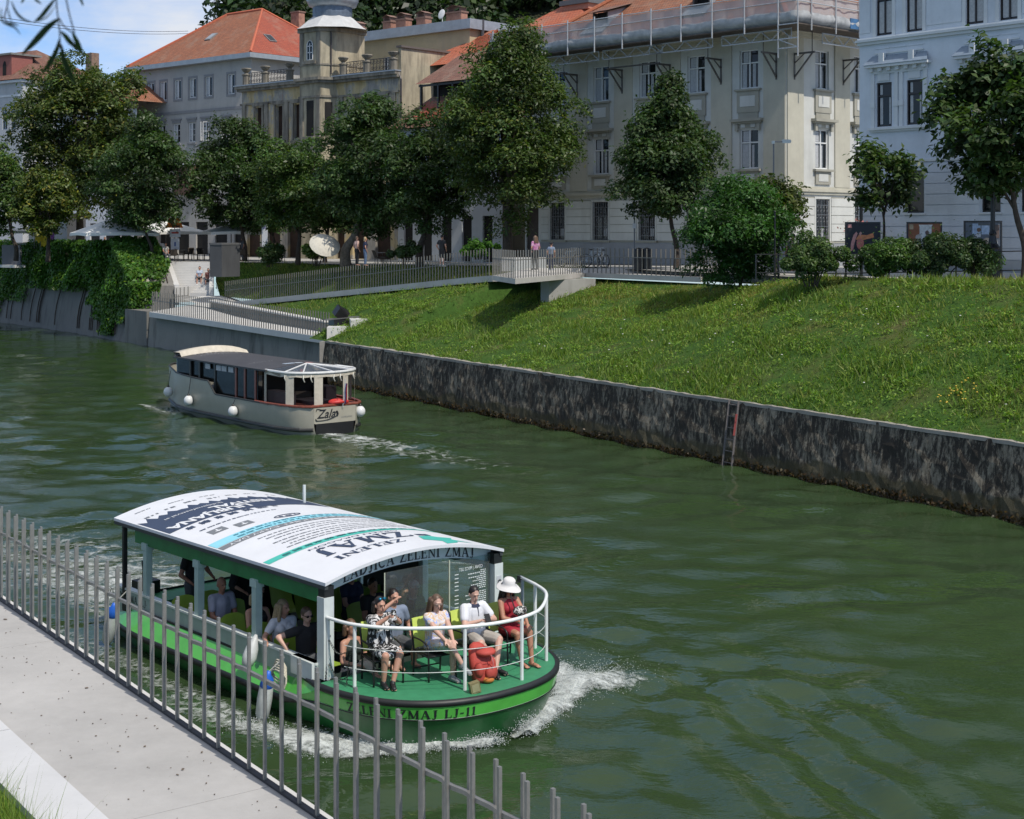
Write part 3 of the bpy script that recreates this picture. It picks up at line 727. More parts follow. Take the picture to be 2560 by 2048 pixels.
rw = MB(); rw.prism(bk((70.8, 1.5), (75.6, 1.5), (80, 1.5), (80, 4.0), (75.6, 3.98), (70.8, 3.2))[::-1], -.4, par_z); o = rw.build('return_wall', m_plaster('rough_grey_stone', (.21, .20, .185), (.05, .05, .045), .7)); tag(o, 'grey stone retaining wall with sloping top between the ivy and the parapet', 'wall')
p = PY(42, 640, 114); t = thing('concrete_balcony', 'grey concrete balcony panel set in the ivy covered wall', 'balcony', (p.x, p.y, 0))
a = MB(); a.box((0, -1.2, p.z + .1), (2.2, .12, 1.5), -.6); a.build('panel', m_plaster('grey_panel', (.13, .13, .14), (.04, .04, .04), .4), t)
a = MB(); a.box((0, -1.5, p.z - .75), (2.4, 1.0, .2), -.6); a.build('ledge', CONC_W, t)

# ------------------------------------------------------------------ near bank: walkway, kerb, lawn, fence
WZ = 2.95
def E(t, off=0.0, z=WZ): return V((-1.47 - .579 * t - .815 * off, 11.19 + .815 * t - .579 * off, z))
def strip(o0, o1, z0, z1, ta=-9, tb=32, mat=None, name='x'):
    a = MB(); a.prism([tuple(E(t, o)[:2]) for t, o in ((ta, o0), (tb, o0), (tb, o1), (ta, o1))], z0, z1); return a.build(name, mat)
m = m_concrete('walkway_concrete', (.40, .388, .37), .16)
for i in range(8): struct(strip(-.02, 1.30, 2.5, WZ, -9 + i * 5.2 - .6, -9 + i * 5.2 + 4.592, mat=m, name='walkway'))
struct(strip(-.26, -.02, -.6, WZ - .13, mat=CONC_W, name='river_ledge'))
for i in range(9):
    ta = -9 + i * 4.55 - 1.3; struct(strip(1.30, 1.75, 2.5, WZ + .012, ta, ta + 4.53, m_concrete('kerb_stone', (.53, .53, .53), .1) if i == 0 else KS, 'kerb')) if i else None
    if i == 0: KS = m_concrete('kerb_stone', (.53, .53, .53), .1)
struct(strip(1.75, 30, 2.3, WZ - .05, mat=GRASS_G, name='lawn'))
n = 9000; t_ = RNG.uniform(-4, 3.5, n); of = 1.8 + RNG.exponential(.5, n); pts = np.array([E(a, b, WZ - .06) for a, b in zip(t_, of)])
h = RNG.gamma(4, .045, n); vv = grass_cloud(pts, h, RNG.uniform(.002, .005, n), RNG, None)
o = quads_mesh('lawn_grass', vv, tints(n, RNG, (1.1, 1.1, 1), .25), MG, per=3); tag(o, 'tuft of green lawn grass beside the near kerb', 'grass', kind='stuff')
# twigs and specks of debris on the walkway
mb = MB()
for _ in range(420):
    p = E(random.uniform(-2, 12), random.uniform(.04, 1.7), WZ + .006); r = random.uniform(.002, .008) * (2.3 if random.random() < .04 else 1)
    mb.ell(p + V((0, 0, r * .3)), (r * random.uniform(1, 2.2), r, r * .5), Matrix.Rotation(random.uniform(0, 3), 3, 'Z'), n=6, m=4)
o = mb.build('litter_specks', M('dry_leaf_litter', (.13, .10, .07), .9, .5, 30)); tag(o, 'tiny dry leaves and grit scattered on the walkway', 'litter', kind='stuff')
ft = thing('river_fence', 'grey steel fence of paired upright bars on the near walkway edge', 'fence', E(0, 0)); L = ft.location
BARM = M('grey_steel_paint', (.23, .225, .21), .42, .2, 9, metal=.35)
ang = atan2(.815, -.579); hb = 1.10
m0 = MB(); m0.box((0, 0, hb / 2), (.026, .024, hb), ang); m1 = MB(); m1.box((0, 0, hb / 2 - .11), (.026, .024, hb + .22), ang)
zig = []; f0 = f1 = None
for i in range(-16, 41):
    t = i * .3 + random.uniform(-.004, .004); p = E(t, .0); q = E(t + .125, -.06, WZ)
    p.z += random.uniform(-.006, .006)
    if f0 is None: f0 = m0.build('bar', BARM, ft); b = f0
    else: b = dup(f0, ft)
    b.location = p - L
    if f1 is None: f1 = m1.build('bar', BARM, ft); b = f1
    else: b = dup(f1, ft)
    b.location = q - L
    b.rotation_euler = (0, 0, 0)
    zig += [E(t - .03, -.022, p.z + .80), E(t + .03, -.022, p.z + .80), E(t + .10, -.036, q.z + .80), E(t + .15, -.036, q.z + .80)]
a = MB()
for i in range(len(zig) - 1): a.bar(zig[i] - L, zig[i + 1] - L, .03, .03)
a.build('rail', BARM, ft)
a = MB(); a.bar(E(-3, -.01, WZ + .012) - L, E(13, -.01, WZ + .012) - L, .05, .02); a.build('base_plate', M('dark_base', (.03, .03, .035), .6), ft)
# ------------------------------------------------------------------ buildings
GLASS = M('window_glass', (.012, .014, .016), .05, .3, 2, spec=.38)
CURT = M('net_curtain', (.42, .43, .44), .8, .15, 9); WHITE_F = M('white_window_paint', (.68, .68, .66), .45, .06, 5)
BROWN_F = M('dark_brown_frame', (.022, .016, .014), .4, .2, 8); GREY_F = M('grey_window_paint', (.36, .40, .43), .5, .1, 5)
DARK_IN = M('dark_interior', (.012, .011, .010), .9, .3, 3); IRON = M('wrought_iron', (.03, .03, .032), .5, .2, 15)
SILL = M('grey_stone_trim', (.20, .195, .18), .85, .2, 4); ZINC = M('zinc_sheet', (.34, .37, .40), .5, .15, 2, metal=.35)
_W = {}
def window(parent, key, x, z, y=.14, rz=0.0, at=None, **k):
    "copy (or first build) of a window unit with its panes; origin bottom centre, faces -y"
    if key not in _W:
        w, h, f, mat = k['w'], k['h'], k.get('f', .07), k['mat']; tr = k.get('transom', .66); mul = k.get('mull', True)
        a = MB()
        a.bb((-w / 2, -.03, 0), (-w / 2 + f, .05, h)); a.bb((w / 2 - f, -.03, 0), (w / 2, .05, h))
        a.bb((-w / 2 + f, -.03, 0), (w / 2 - f, .05, f)); a.bb((-w / 2 + f, -.03, h - f), (w / 2 - f, .05, h))
        if tr: a.bb((-w / 2 + f, -.045, h * tr - f / 2), (w / 2 - f, .045, h * tr + f / 2))
        if mul:
            zs = [(f, h * tr - f / 2), (h * tr + f / 2, h - f)] if tr else [(f, h - f)]
            if k.get('single_top') and tr: zs = zs[:1]
            for p, q in zs: a.bb((-f * .55, -.04, p), (f * .55, .04, q))
        if k.get('bars'):
            for q in k['bars']: a.bb((-w / 2 + f, -.02, h * q - .015), (w / 2 - f, .03, h * q + .015))
        p = MB(); p.bb((-w / 2 + f * .5, .03, f * .5), (w / 2 - f * .5, .06, h - f * .5), 0)
        mats = [GLASS, CURT]
        for (c0, c1, e0, e1) in k.get('curtain', ()): p.bb((-w / 2 + w * c0, .021, h * e0), (-w / 2 + w * c1, .029, h * e1), 1)
        fr = a.build('window', mat, parent); pn = p.build('pane', mats, fr); _W[key] = (fr, pn)
        o = fr
    else:
        fr, pn = _W[key]; o = dup(fr, parent); dup(pn, o)
    o.location = at if at is not None else (x, y, z); o.rotation_euler = (0, 0, rz); return o
def hip(mb, x0, x1, y0, y1, z, pitch, mi=0, gable_l=False, gable_r=False):
    hgt = (y1 - y0) / 2 * math.tan(pitch); ym = (y0 + y1) / 2; k = (y1 - y0) / 2
    a = x0 + (0 if gable_l else k); b = x1 - (0 if gable_r else k); sl = sqrt(k * k + hgt * hgt); zr = z + hgt
    mb.face([(x0, y0, z), (x1, y0, z), (b, ym, zr), (a, ym, zr)], mi, [(x0, 0), (x1, 0), (b, sl), (a, sl)])
    mb.face([(x1, y1, z), (x0, y1, z), (a, ym, zr), (b, ym, zr)], mi, [(x1, 0), (x0, 0), (a, sl), (b, sl)])
    mb.face([(x1, y0, z), (x1, y1, z), (b, ym, zr)], mi, [(y0, 0), (y1, 0), (ym, sl)])
    mb.face([(x0, y1, z), (x0, y0, z), (a, ym, zr)], mi, [(y1, 0), (y0, 0), (ym, sl)])
    return zr
def on_line(px, p0, ex):
    "distance along p0 + ex*t where the photograph's column px meets the facade"
    k = (px - CX_) / F_; return (k * p0[1] - p0[0]) / (ex[0] - k * ex[1])
ROOF_OR = m_roof('orange_roof_tiles', (.34, .125, .06), (.25, .095, .05), (.12, .05, .03))
ROOF_RED = m_roof('red_roof_tiles', (.38, .085, .045), (.31, .07, .04), (.16, .04, .025))
ROOF_BR = m_roof('brown_roof_tiles', (.24, .11, .075), (.17, .08, .055), (.07, .04, .03))
BRICK = m_roof('chimney_brick', (.30, .12, .08), (.24, .10, .07), (.30, .25, .2), .25, .08)
RIDGE = M('ridge_tiles', (.38, .12, .055), .85, .25, 5)
def chimney(parent, x, y, z, w=.7, d=.5, h=1.4, cap=True):
    a = MB(); a.bb((x - w / 2, y - d / 2, z), (x + w / 2, y + d / 2, z + h))
    o = a.build('chimney', M('chimney_render', (.34, .17, .12), .9, .3, 3), parent)
    c = MB(); c.bb((x - w / 2 - .07, y - d / 2 - .07, z + h), (x + w / 2 + .07, y + d / 2 + .07, z + h + .12))
    if cap:
        for s in (-.4, .4): c.bb((x + s * w - .05, y - d / 2, z + h + .12), (x + s * w + .05, y + d / 2, z + h + .4))
        c.add(MB().grid([[(x - w / 2 - .1, y - d / 2 - .1, z + h + .4), (x, y - d / 2 - .1, z + h + .62), (x + w / 2 + .1, y - d / 2 - .1, z + h + .4)], [(x - w / 2 - .1, y + d / 2 + .1, z + h + .4), (x, y + d / 2 + .1, z + h + .62), (x + w / 2 + .1, y + d / 2 + .1, z + h + .4)]]))
    c.build('chimney_cap', M('chimney_cap', (.22, .13, .1), .9), o)
    return o
# ---- cream corner palace -------------------------------------------------
G0 = 5.5
bt = thing('palace', 'cream corner palace with barred ground floor windows and orange tiled roof under repair', 'building', (13.8, 74.5, G0), atan2(-.728, .685))
Z = lambda z: z - G0
PL = m_plaster('pale_plaster', (.58, .58, .54), amount=.25); PL2 = m_plaster('beige_pilaster', (.50, .475, .385), amount=.25); PLG = m_plaster('grey_plinth', (.30, .31, .32), amount=.35); PLT = m_plaster('grey_beige_trim', (.36, .345, .285), amount=.3)
LT = [-2.35, -5.85, -9.3, -12.8, -16.25]; RT = [3.1, 6.6, 10.1]; LW, RW = 19.0, 13.0
wU, wL, wG = (1.2, 2.0, Z(14.68)), (1.2, 2.05, Z(10.55)), (1.16, 2.15, Z(6.83))
rects = lambda xs, off: [(x + off - w / 2, x + off + w / 2, z, z + h) for x in xs for w, h, z in (wU, wL, wG)]
a = MB(); a.wall((-LW, 0, 0), (1, 0, 0), (0, -1, 0), LW, 0, Z(17.6), rects(LT, LW) + [(LW - 19.0 + .1, LW - 19.0 + 1.15, 0.05, 3.2)], .22)
a.wall((0, 0, 0), (0, 1, 0), (1, 0, 0), RW, 0, Z(17.6), rects(RT, 0), .22)
a.face([(-LW, 0, 0), (-LW, 0, Z(17.6)), (-LW, 12, Z(17.6)), (-LW, 12, 0)])
a.build('wall', PL, bt)
def facade_trim(T, n, xs, W, flip):
    "trim of one facade; T maps (along, out, z) to local"
    rus, pli, cor = MB(), MB(), MB()
    def bx(m, x0, x1, o0, o1, z0, z1, mi=0):
        q = [V(T(x, o, z)) for x in (x0, x1) for o in (o0, o1) for z in (z0, z1)]
        m.bb([min(p[i] for p in q) for i in range(3)], [max(p[i] for p in q) for i in range(3)], mi)
    for i in range(len(xs) + 1):
        l = xs[i - 1] + .98 if i else .05; r = xs[i] - .98 if i < len(xs) else W - .03
        if r - l > .25:
            wd = min(r - l, 1.35); c = (l + r) / 2 if 0 < i < len(xs) else (l + wd / 2 if i == 0 else r - wd / 2)
            m_ = MB(); bx(m_, c - wd / 2, c + wd / 2, 0, .07, Z(9.62), Z(17.2)); m_.build('pilaster', PL2, bt)
    for x in xs:
        tr = MB(); bx(tr, x - .82, x + .82, 0, .20, Z(14.56), Z(14.66)); bx(tr, x - .7, x + .7, 0, .10, Z(13.45), Z(14.56)); bx(tr, x - .62, x + .62, 0, .07, Z(13.05), Z(13.45))
        bx(tr, x - .48, x + .48, .10, .125, Z(13.75), Z(14.3), 1)
        bx(tr, x - .98, x + .98, 0, .34, Z(12.98), Z(13.12)); bx(tr, x - .88, x + .88, 0, .2, Z(12.88), Z(12.98)); bx(tr, x - .74, x + .74, 0, .06, Z(12.66), Z(12.88))
        for s in (-.7, .7): bx(tr, x + s - .09, x + s + .09, .06, .16, Z(12.5), Z(12.86))
        for s in (-.32, .32): bx(tr, x + s - .14, x + s + .14, .06, .085, Z(12.68), Z(12.86), 1)
        tr.build('window_surround', [PLT, PL], bt)
        tr = MB(); bx(tr, x - .82, x + .82, 0, .2, Z(10.42), Z(10.53)); bx(tr, x - .66, x + .66, 0, .08, Z(9.75), Z(10.42)); bx(tr, x - .42, x + .42, .08, .1, Z(9.9), Z(10.28), 1); tr.build('window_sill', [PLT, PL], bt)
        tr = MB(); bx(tr, x - .78, x + .78, 0, .16, Z(6.7), Z(6.81)); bx(tr, x - .72, x - .61, 0, .05, Z(6.81), Z(9.0), 1); bx(tr, x + .61, x + .72, 0, .05, Z(6.81), Z(9.0), 1); bx(tr, x - .72, x + .72, 0, .051, Z(9.0), Z(9.12), 1); tr.build('window_surround', [PLT, PL], bt)
    edges = [.02] + [e for x in xs for e in (x - .74, x + .74)] + [W - .02]
    for i in range(0, len(edges), 2):
        x0, x1 = edges[i], edges[i + 1]
        if flip and x0 < 1.3 and x1 > 1.3: x0 = 1.4
        if x1 - x0 < .2: continue
        rus = MB(); bx(rus, x0, x1, 0, .03, Z(6.7), Z(9.1), 1)
        for k in range(5): bx(rus, x0 + .01, x1 - .01, .03, .06, Z(6.82) + k * .45, Z(6.82) + k * .45 + .42)
        rus.build('rustication', [PL, PLT], bt)
    bx(pli, .0 if not flip else 1.35, W, 0, .12, 0, Z(6.68)); pli.build('plinth', PLG, bt)
    bx(cor, -.0, W, 0, .16, Z(9.36), Z(9.5)); bx(cor, 0, W, 0, .09, Z(9.22), Z(9.36)); bx(cor, 0, W, 0, .05, Z(9.5), Z(9.62)); cor.build('belt_cornice', PL2, bt)
    cor = MB(); bx(cor, 0, W, 0, .35, Z(17.2), Z(17.35)); bx(cor, 0, W, 0, .8, Z(17.35), Z(17.6)); cor.build('cornice', PL2, bt)
facade_trim(lambda x, o, z: (x - LW, -o, z), 0, sorted(x + LW for x in LT), LW, True)
facade_trim(lambda x, o, z: (o, x, z), 0, RT, RW, False)
cu = [(.08, .3, .04, .64), (.62, .78, .04, .64), (.12, .4, .69, .95)]; cu2 = [(.07, .42, .05, .64), (.58, .7, .04, .6), (.1, .44, .69, .95)]
for i, x in enumerate(LT):
    window(bt, 'pal_u%d' % (i % 2), x, wU[2], w=1.2, h=2.0, mat=WHITE_F, curtain=(cu, cu2)[i % 2]); window(bt, 'pal_l%d' % (i % 2), x, wL[2], w=1.2, h=2.05, mat=WHITE_F, curtain=(cu2, cu)[i % 2])
    window(bt, 'pal_g', x, wG[2], w=1.16, h=2.15, mat=BROWN_F, transom=.62, curtain=[(.55, .8, .1, .3)])
for i, y in enumerate(RT):
    window(bt, 'pal_u%d' % ((i + 1) % 2), 0, 0, at=(-.14, y, wU[2]), rz=pi / 2); window(bt, 'pal_l%d' % (i % 2), 0, 0, at=(-.14, y, wL[2]), rz=pi / 2); window(bt, 'pal_g', 0, 0, at=(-.14, y, wG[2]), rz=pi / 2)
g = MB()
for k in range(9): g.tube([(-.56 + .14 * k, -.05, .02), (-.56 + .14 * k, -.05, 2.13)], .013, 5)
for zz in (.25, .75, 1.35, 1.85): g.bar((-.58, -.05, zz), (.58, -.05, zz), .02)
for zz in (.5, 1.1, 1.65):
    for k in range(4): g.tube([(-.49 + .28 * k + .07 * cos(q), -.055, zz + .12 * sin(q)) for q in np.linspace(0, 2 * pi, 9)[:-1]], .01, 4, closed=True)
g0 = g.build('window_grille', M('galvanised_grille', (.22, .23, .24), .5, .2, 10, metal=.3), bt); g0.location = (LT[0], 0, wG[2])
for x in LT[1:]: o = dup(g0, bt); o.location = (x, 0, wG[2])
for y in RT: o = dup(g0, bt); o.location = (.0, y, wG[2]); o.rotation_euler = (0, 0, pi / 2)
a = MB(); a.bb((-18.9, .1, .05), (-17.85, .16, 3.2)); a.build('door', M('dark_door', (.05, .035, .03), .5, .3, 6), bt)
a = MB(); hip(a, -LW - .9, .95, -.95, 15.5, Z(17.62), radians(37)); a.build('roof', ROOF_OR, bt)
a = MB(); k = 8.2; zr = Z(17.62) + k * math.tan(radians(37))
a.tube([(.95, -.95, Z(17.66)), (.95 - 8.2, 7.28, zr + .04)], .15, 7); a.tube([(-LW - .9, -.95, Z(17.66)), (-LW - .9 + 8.2, 7.28, zr + .04)], .15, 7); a.build('ridge', RIDGE, bt)
def dormer(parent, px, py, y_loc):
    # shed dormer standing on the front slope, y_loc metres in from the eave
    p0 = V((13.8, 74.5)); ex = V((.685, -.728)); ey = V((.728, .685)); x = on_line(px, p0 + ey * y_loc, ex); z = Z(17.62) + (y_loc + .95) * math.tan(radians(37))
    a = MB(); a.bb((x - .62, y_loc - .05, z), (x - .5, y_loc + 1.2, z + .72)); a.bb((x + .5, y_loc - .05, z), (x + .62, y_loc + 1.2, z + .72)); a.bb((x - .5, y_loc - .04, z), (x + .5, y_loc + .05, z + .14))
    o = a.build('dormer', M('dormer_board', (.10, .08, .07), .8, .3, 5), parent)
    b = MB(); b.bb((x - .5, y_loc + .25, z + .0), (x + .5, y_loc + .3, z + .75)); b.build('dormer_opening', DARK_IN, o)
    b = MB(); b.face([(x - .85, y_loc - .35, z + .74), (x + .85, y_loc - .35, z + .74), (x + .85, y_loc + 3.2, z + 1.75), (x - .85, y_loc + 3.2, z + 1.75)], 0, [(0, 0), (1.7, 0), (1.7, 3.7), (0, 3.7)])
    b.face([(x - .85, y_loc - .35, z + .66), (x - .85, y_loc + 3.2, z + 1.67), (x + .85, y_loc + 3.2, z + 1.67), (x + .85, y_loc - .35, z + .66)]); b.build('dormer_roof', ROOF_BR, o)
    b = MB(); b.face([(x + .63, y_loc - .1, z), (x + .63, y_loc + 3.2, z + 1.6), (x + .63, y_loc - .1, z + .7)]); b.face([(x - .9, y_loc - .9, z - .55), (x + .9, y_loc - .9, z - .55), (x + .8, y_loc - .05, z + .05), (x - .8, y_loc - .05, z + .05)]); b.build('flashing', ZINC, o)
dormer(bt, 1503, 55, 1.2); dormer(bt, 1755, 18, 1.6)
# ---- scaffold hung under the eaves --------------------------------------
sc = thing('scaffolding', 'hanging eaves scaffold with grey netting, lattice girders and wall brackets on the cream palace', 'scaffold', (13.8, 74.5, G0), atan2(-.728, .685))
ALU = M('aluminium_tube', (.42, .43, .44), .45, .12, 10, metal=.15); OLDST = M('dark_bracket_steel', (.12, .11, .10), .6, .3, 8, metal=.3); BOARD = M('scaffold_boards', (.10, .08, .065), .8, .3, 4)
m, nt, b = node_mat('debris_net'); b.inputs['Base Color'].default_value = (.40, .395, .40, 1); b.inputs['Roughness'].default_value = .8
tr = nt.nodes.new('ShaderNodeBsdfTransparent'); mx = nt.nodes.new('ShaderNodeMixShader')
nz = ramp(nt, [(.3, (.66,) * 3), (.7, (.86,) * 3)], noise(nt, coords(nt), 1.3, 5)); nt.links.new(nz.outputs[0], mx.inputs[0]); nt.links.new(tr.outputs[0], mx.inputs[1]); nt.links.new(b.outputs[0], mx.inputs[2]); nt.links.new(mx.outputs[0], nt.nodes['Material Output'].inputs[0]); NET = m
TARP = M('tarpaulin', (.38, .385, .385), .6, .25, 2.5)
so_ = 2.3
path = [(-LW - .6, -so_), (so_ + .0, -so_), (so_, RW)]
def along(t):
    L1 = path[1][0] - path[0][0]
    return (path[0][0] + t, path[0][1], 0, -1) if t <= L1 else (path[1][0], path[1][1] + t - L1, 1, 0)
TL = path[1][0] - path[0][0] + RW + so_
net = MB(); tar = MB(); r1 = []; r2 = []
for t in np.linspace(0, TL, 150):
    x, y, nx, ny_ = along(t); bl = .03 * sin(t * 3.1) + .02 * sin(t * 7.7)
    r1.append([(x + nx * (bl * q), y + ny_ * (bl * q), z) for z, q in ((Z(17.95), 1), (Z(18.3), 1.4), (Z(18.62), .8), (Z(18.86), 0))])
    dip = .03 * sin(t * 2.3) + .02 * sin(t * 5.9)
    r2.append([(x - nx * .25, y - ny_ * .25, Z(17.42) + dip * .3), (x + nx * (.05 + bl), y + ny_ * (.05 + bl), Z(17.6) + dip), (x + nx * (.09 + bl * 1.5), y + ny_ * (.09 + bl * 1.5), Z(17.8) + dip), (x + nx * .03, y + ny_ * .03, Z(18.0) + dip)])
net.grid(r1); tar.grid(r2); net.build('netting', NET, sc, smooth=True); tar.build('tarpaulin', TARP, sc, smooth=True)
a = MB(); a.bb((-LW - .6, -so_ + .03, Z(17.36)), (so_ - .03, -.82, Z(17.42))); a.bb((.82, -.8, Z(17.36)), (so_ - .03, RW, Z(17.42))); a.build('platform', BOARD, sc)
p0 = None
for i, t in enumerate(np.arange(.4, TL, 2.05)):
    x, y, nx, ny_ = along(t)
    if p0 is None: a = MB(); a.tube([(0, 0, Z(17.1)), (0, 0, Z(19.05))], .042, 6); p0 = a.build('pole', ALU, sc); o = p0
    else: o = dup(p0, sc)
    o.location = (x + nx * .12, y + ny_ * .12, 0)
a = MB()
for zz in (18.9, 18.45): a.tube([(along(t)[0] + along(t)[2] * .1, along(t)[1] + along(t)[3] * .1, Z(zz)) for t in (0, path[1][0] - path[0][0] - .001, path[1][0] - path[0][0] + .15, TL)], .028, 6)
a.build('guard_rail', ALU, sc)
def truss(L):
    a = MB(); h = .48; n = max(2, int(L / .55))
    a.tube([(0, 0, 0), (L, 0, 0)], .04, 6); a.tube([(0, 0, h), (L, 0, h)], .04, 6)
    for i in range(n):
        x0, x1 = L * i / n, L * (i + 1) / n; a.tube([(x0, 0, 0 if i % 2 else h), (x1, 0, h if i % 2 else 0)], .03, 5)
    a.tube([(0, 0, 0), (0, 0, h)], .024, 5); a.tube([(L, 0, 0), (L, 0, h)], .024, 5); return a
T4 = truss(4.3).build('lattice_girder', ALU, sc); T4.location = (-15.6, -1.75, Z(16.75))
for x in (-11.0, -7.6, -2.7): o = dup(T4, sc); o.location = (x, -1.75, Z(16.75))
o = dup(T4, sc); o.location = (1.75, .6, Z(16.7)); o.rotation_euler = (0, 0, pi / 2); o = dup(T4, sc); o.location = (1.75, 5.1, Z(16.7)); o.rotation_euler = (0, 0, pi / 2)
a = MB(); a.bar((0, -.05, 0), (0, -.05, -1.35), .1); a.bar((0, 0, -.05), (0, -1.3, -.05), .09); a.bar((0, -1.15, -.1), (0, -.06, -1.25), .07); a.bar((0, -.7, -.06), (0, -.05, -.55), .05)
for z in (0, .45, .9): a.tube([(0, -1.15, z - .1), (0, -1.15, z + .45)], .025, 5)
K0 = a.build('bracket', OLDST, sc); ks = [-17.9, -14.6, -11.1, -7.6, -4.1, -.55]; K0.location = (ks[0], 0, Z(16.35))
for x in ks[1:]: o = dup(K0, sc); o.location = (x, 0, Z(16.35))
for y in (.6, 4.9, 8.4): o = dup(K0, sc); o.location = (0, y, Z(16.35)); o.rotation_euler = (0, 0, pi / 2)
a = MB()
for x in (-16.25, -9.3): a.bar((x - 1.7, -1.15, Z(16.33)), (x + 1.9, -1.15, Z(16.33)), .08)
a.build('beam', OLDST, sc)
a = MB()
for x in (so_ + .16, so_ - 1.0):
    a.tube([(x, -so_ - .12, Z(15.75)), (x, -so_ - .12, Z(18.95))], .035, 6)
for z in (16.2, 16.65, 17.35): a.bar((so_ - 1.0, -so_ - .12, Z(z)), (so_ + .16, -so_ - .12, Z(z)), .05)
a.bar((so_ - 1.0, -so_ - .12, Z(16.65)), (so_ + .16, -so_ - .12, Z(16.2)), .04); a.build('corner_frame', ALU, sc)
bn = MB(); bn.bb((so_ + .06, 2.1, Z(17.5)), (so_ + .1, 5.1, Z(18.02))); bn = bn.build('banner', M('blue_banner', (.05, .14, .28), .5, .25, 2), sc)
tm = text_mb('Gradnje d.o.o.', .34, 0, .2); tm.map(lambda p: V((so_ + .108, 3.6 + p.x, Z(17.76) + p.y))); tm.build('lettering', M('banner_lettering', (.55, .58, .6)), bn)

# ---- white-blue town house on the right ---------------------------------
ct = thing('town_house', 'bluish white town house with dark brown paired windows and grooved ground floor', 'building', (16.95, 72.2, G0), atan2(-.779, .627))
PC = m_plaster('bluish_white_plaster', (.60, .64, .69), (.35, .36, .38), .22); PCT = m_plaster('bluish_white_trim', (.62, .64, .65), (.3, .31, .32), .2); PCG = m_plaster('grey_base', (.37, .40, .42), (.2, .2, .2), .3)
CW = 16.0; cx = [1.46, 3.2, 6.46, 8.2, 11.46, 13.2]; gx = [3.25, 7.3, 9.3, 12.2]
rc = [(x - .44, x + .44, Z(12.36), Z(14.48)) for x in cx] + [(x - .46, x + .46, Z(16.75), Z(19.35)) for x in cx] + [(x - .48, x + .48, Z(8.2), Z(10.2)) for x in gx] + [(9.35, 9.8, Z(6.2), Z(6.75))]
a = MB(); a.wall((0, 0, 0), (1, 0, 0), (0, -1, 0), CW, 0, Z(24), rc, .16); a.face([(0, 0, 0), (0, 0, Z(24)), (0, 12, Z(24)), (0, 12, 0)][::-1]); a.face([(0, 0, Z(24)), (CW, 0, Z(24)), (CW, 12, Z(24)), (0, 12, Z(24))]); a.face([(CW, 0, 0), (CW, 12, 0), (CW, 12, Z(24)), (CW, 0, Z(24))]); a.build('wall', PC, ct)
tr = MB(); tr.bb((-.12, -.22, Z(16.5)), (CW, 0, Z(16.62))); tr.bb((-.06, -.12, Z(16.36)), (CW, 0, Z(16.5))); tr.bb((-.06, -.1, Z(16.62)), (CW, 0, Z(16.7))); tr.build('belt_cornice', PCT, ct)
gr = MB(); gr.bb((0, -.045, 0), (CW, 0, Z(6.05))); gr.build('plinth', PCG, ct)
HOOD = M('slate_blue_hood', (.20, .25, .31), .5, .15, 3)
for p in (2.33, 7.33, 12.33):
    tr = MB(); tr.bb((p - 1.62, -.1, Z(12.1)), (p + 1.62, 0, Z(12.2))); tr.bb((p - 1.72, -.2, Z(12.2)), (p + 1.72, 0, Z(12.32))); tr.build('window_sill', PCT, ct)
    tr = MB()
    for s in (-1.5, -.14, .14, 1.5): tr.bb((p + s - .1, -.07, Z(12.32)), (p + s + .1, 0, Z(14.9))); tr.bb((p + s - .13, -.1, Z(13.3)), (p + s + .13, 0, Z(13.55)))
    tr.bb((p - 1.62, -.08, Z(14.9)), (p + 1.62, 0, Z(15.2)))
    for k in range(7): tr.bb((p - 1.5 + k * .5 - .1, -.22, Z(15.02)), (p - 1.5 + k * .5 + .1, -.08, Z(15.2)))
    tr.bb((p - 1.8, -.34, Z(15.2)), (p + 1.8, 0, Z(15.32)))
    for s in (-.87, .87): tr.bb((p + s - .34, -.05, Z(14.56)), (p + s + .34, 0, Z(14.9)))
    tr.build('window_surround', PCT, ct)
    zn = MB(); zn.prism([(p - 1.85, -.38), (p + 1.85, -.38), (p + 1.55, 0), (p - 1.55, 0)], Z(15.32), lambda x, y: Z(15.34) + (.45 if y > -.1 else 0)); o = zn.build('window_hood', HOOD, ct)
    tr = MB()
    for s in (-.85, .85): tr.bb((p + s - .14, -.3, Z(15.36)), (p + s + .14, -.02, Z(15.86)))
    tr.bb((p - 1.4, -.05, Z(15.85)), (p + 1.4, 0, Z(15.93))); tr.build('hood_crest', PCT, o)
    tr = MB()
    for s in (-1.42, -.3, .3, 1.42): tr.bb((p + s - .09, -.05, Z(16.7)), (p + s + .09, 0, Z(20)))
    tr.build('window_surround', PCT, ct)
    for k in (-1, 0, 1): hd = MB(); hd.bb((p + k * .95 - .42, -.03, Z(16.1)), (p + k * .95 + .42, 0, Z(16.16))); hd.build('moulding', PC, ct)
for p, w_ in ((4.83, .95), (9.83, .95), (.35, .3)): hd = MB(); hd.bb((p - w_, -.035, Z(16.95)), (p + w_, 0, Z(20.5))); hd.build('wall_panel', PC, ct)
ru = MB(); zz = 6.08; gi = sorted(gx)
while zz < 10.6:
    cut = []
    if zz + .5 > 8.12 and zz < 10.26: cut = [(x - .56, x + .56) for x in gi]
    if zz + .5 > 6.15 and zz < 6.8: cut = [(9.3, 9.85)]
    x = 0.0
    for c0, c1 in cut + [(CW, CW)]:
        if c0 - x > .1: ru.bb((x, -.05, zz), (c0, 0, zz + .47))
        x = c1
    zz += .5
ru.map(lambda p: V((p.x, p.y, p.z - G0))); ru.build('rustication', PC, ct)
a = MB(); a.bb((0, -.1, Z(10.6)), (CW, 0, Z(10.72))); a.build('cornice', PCT, ct)
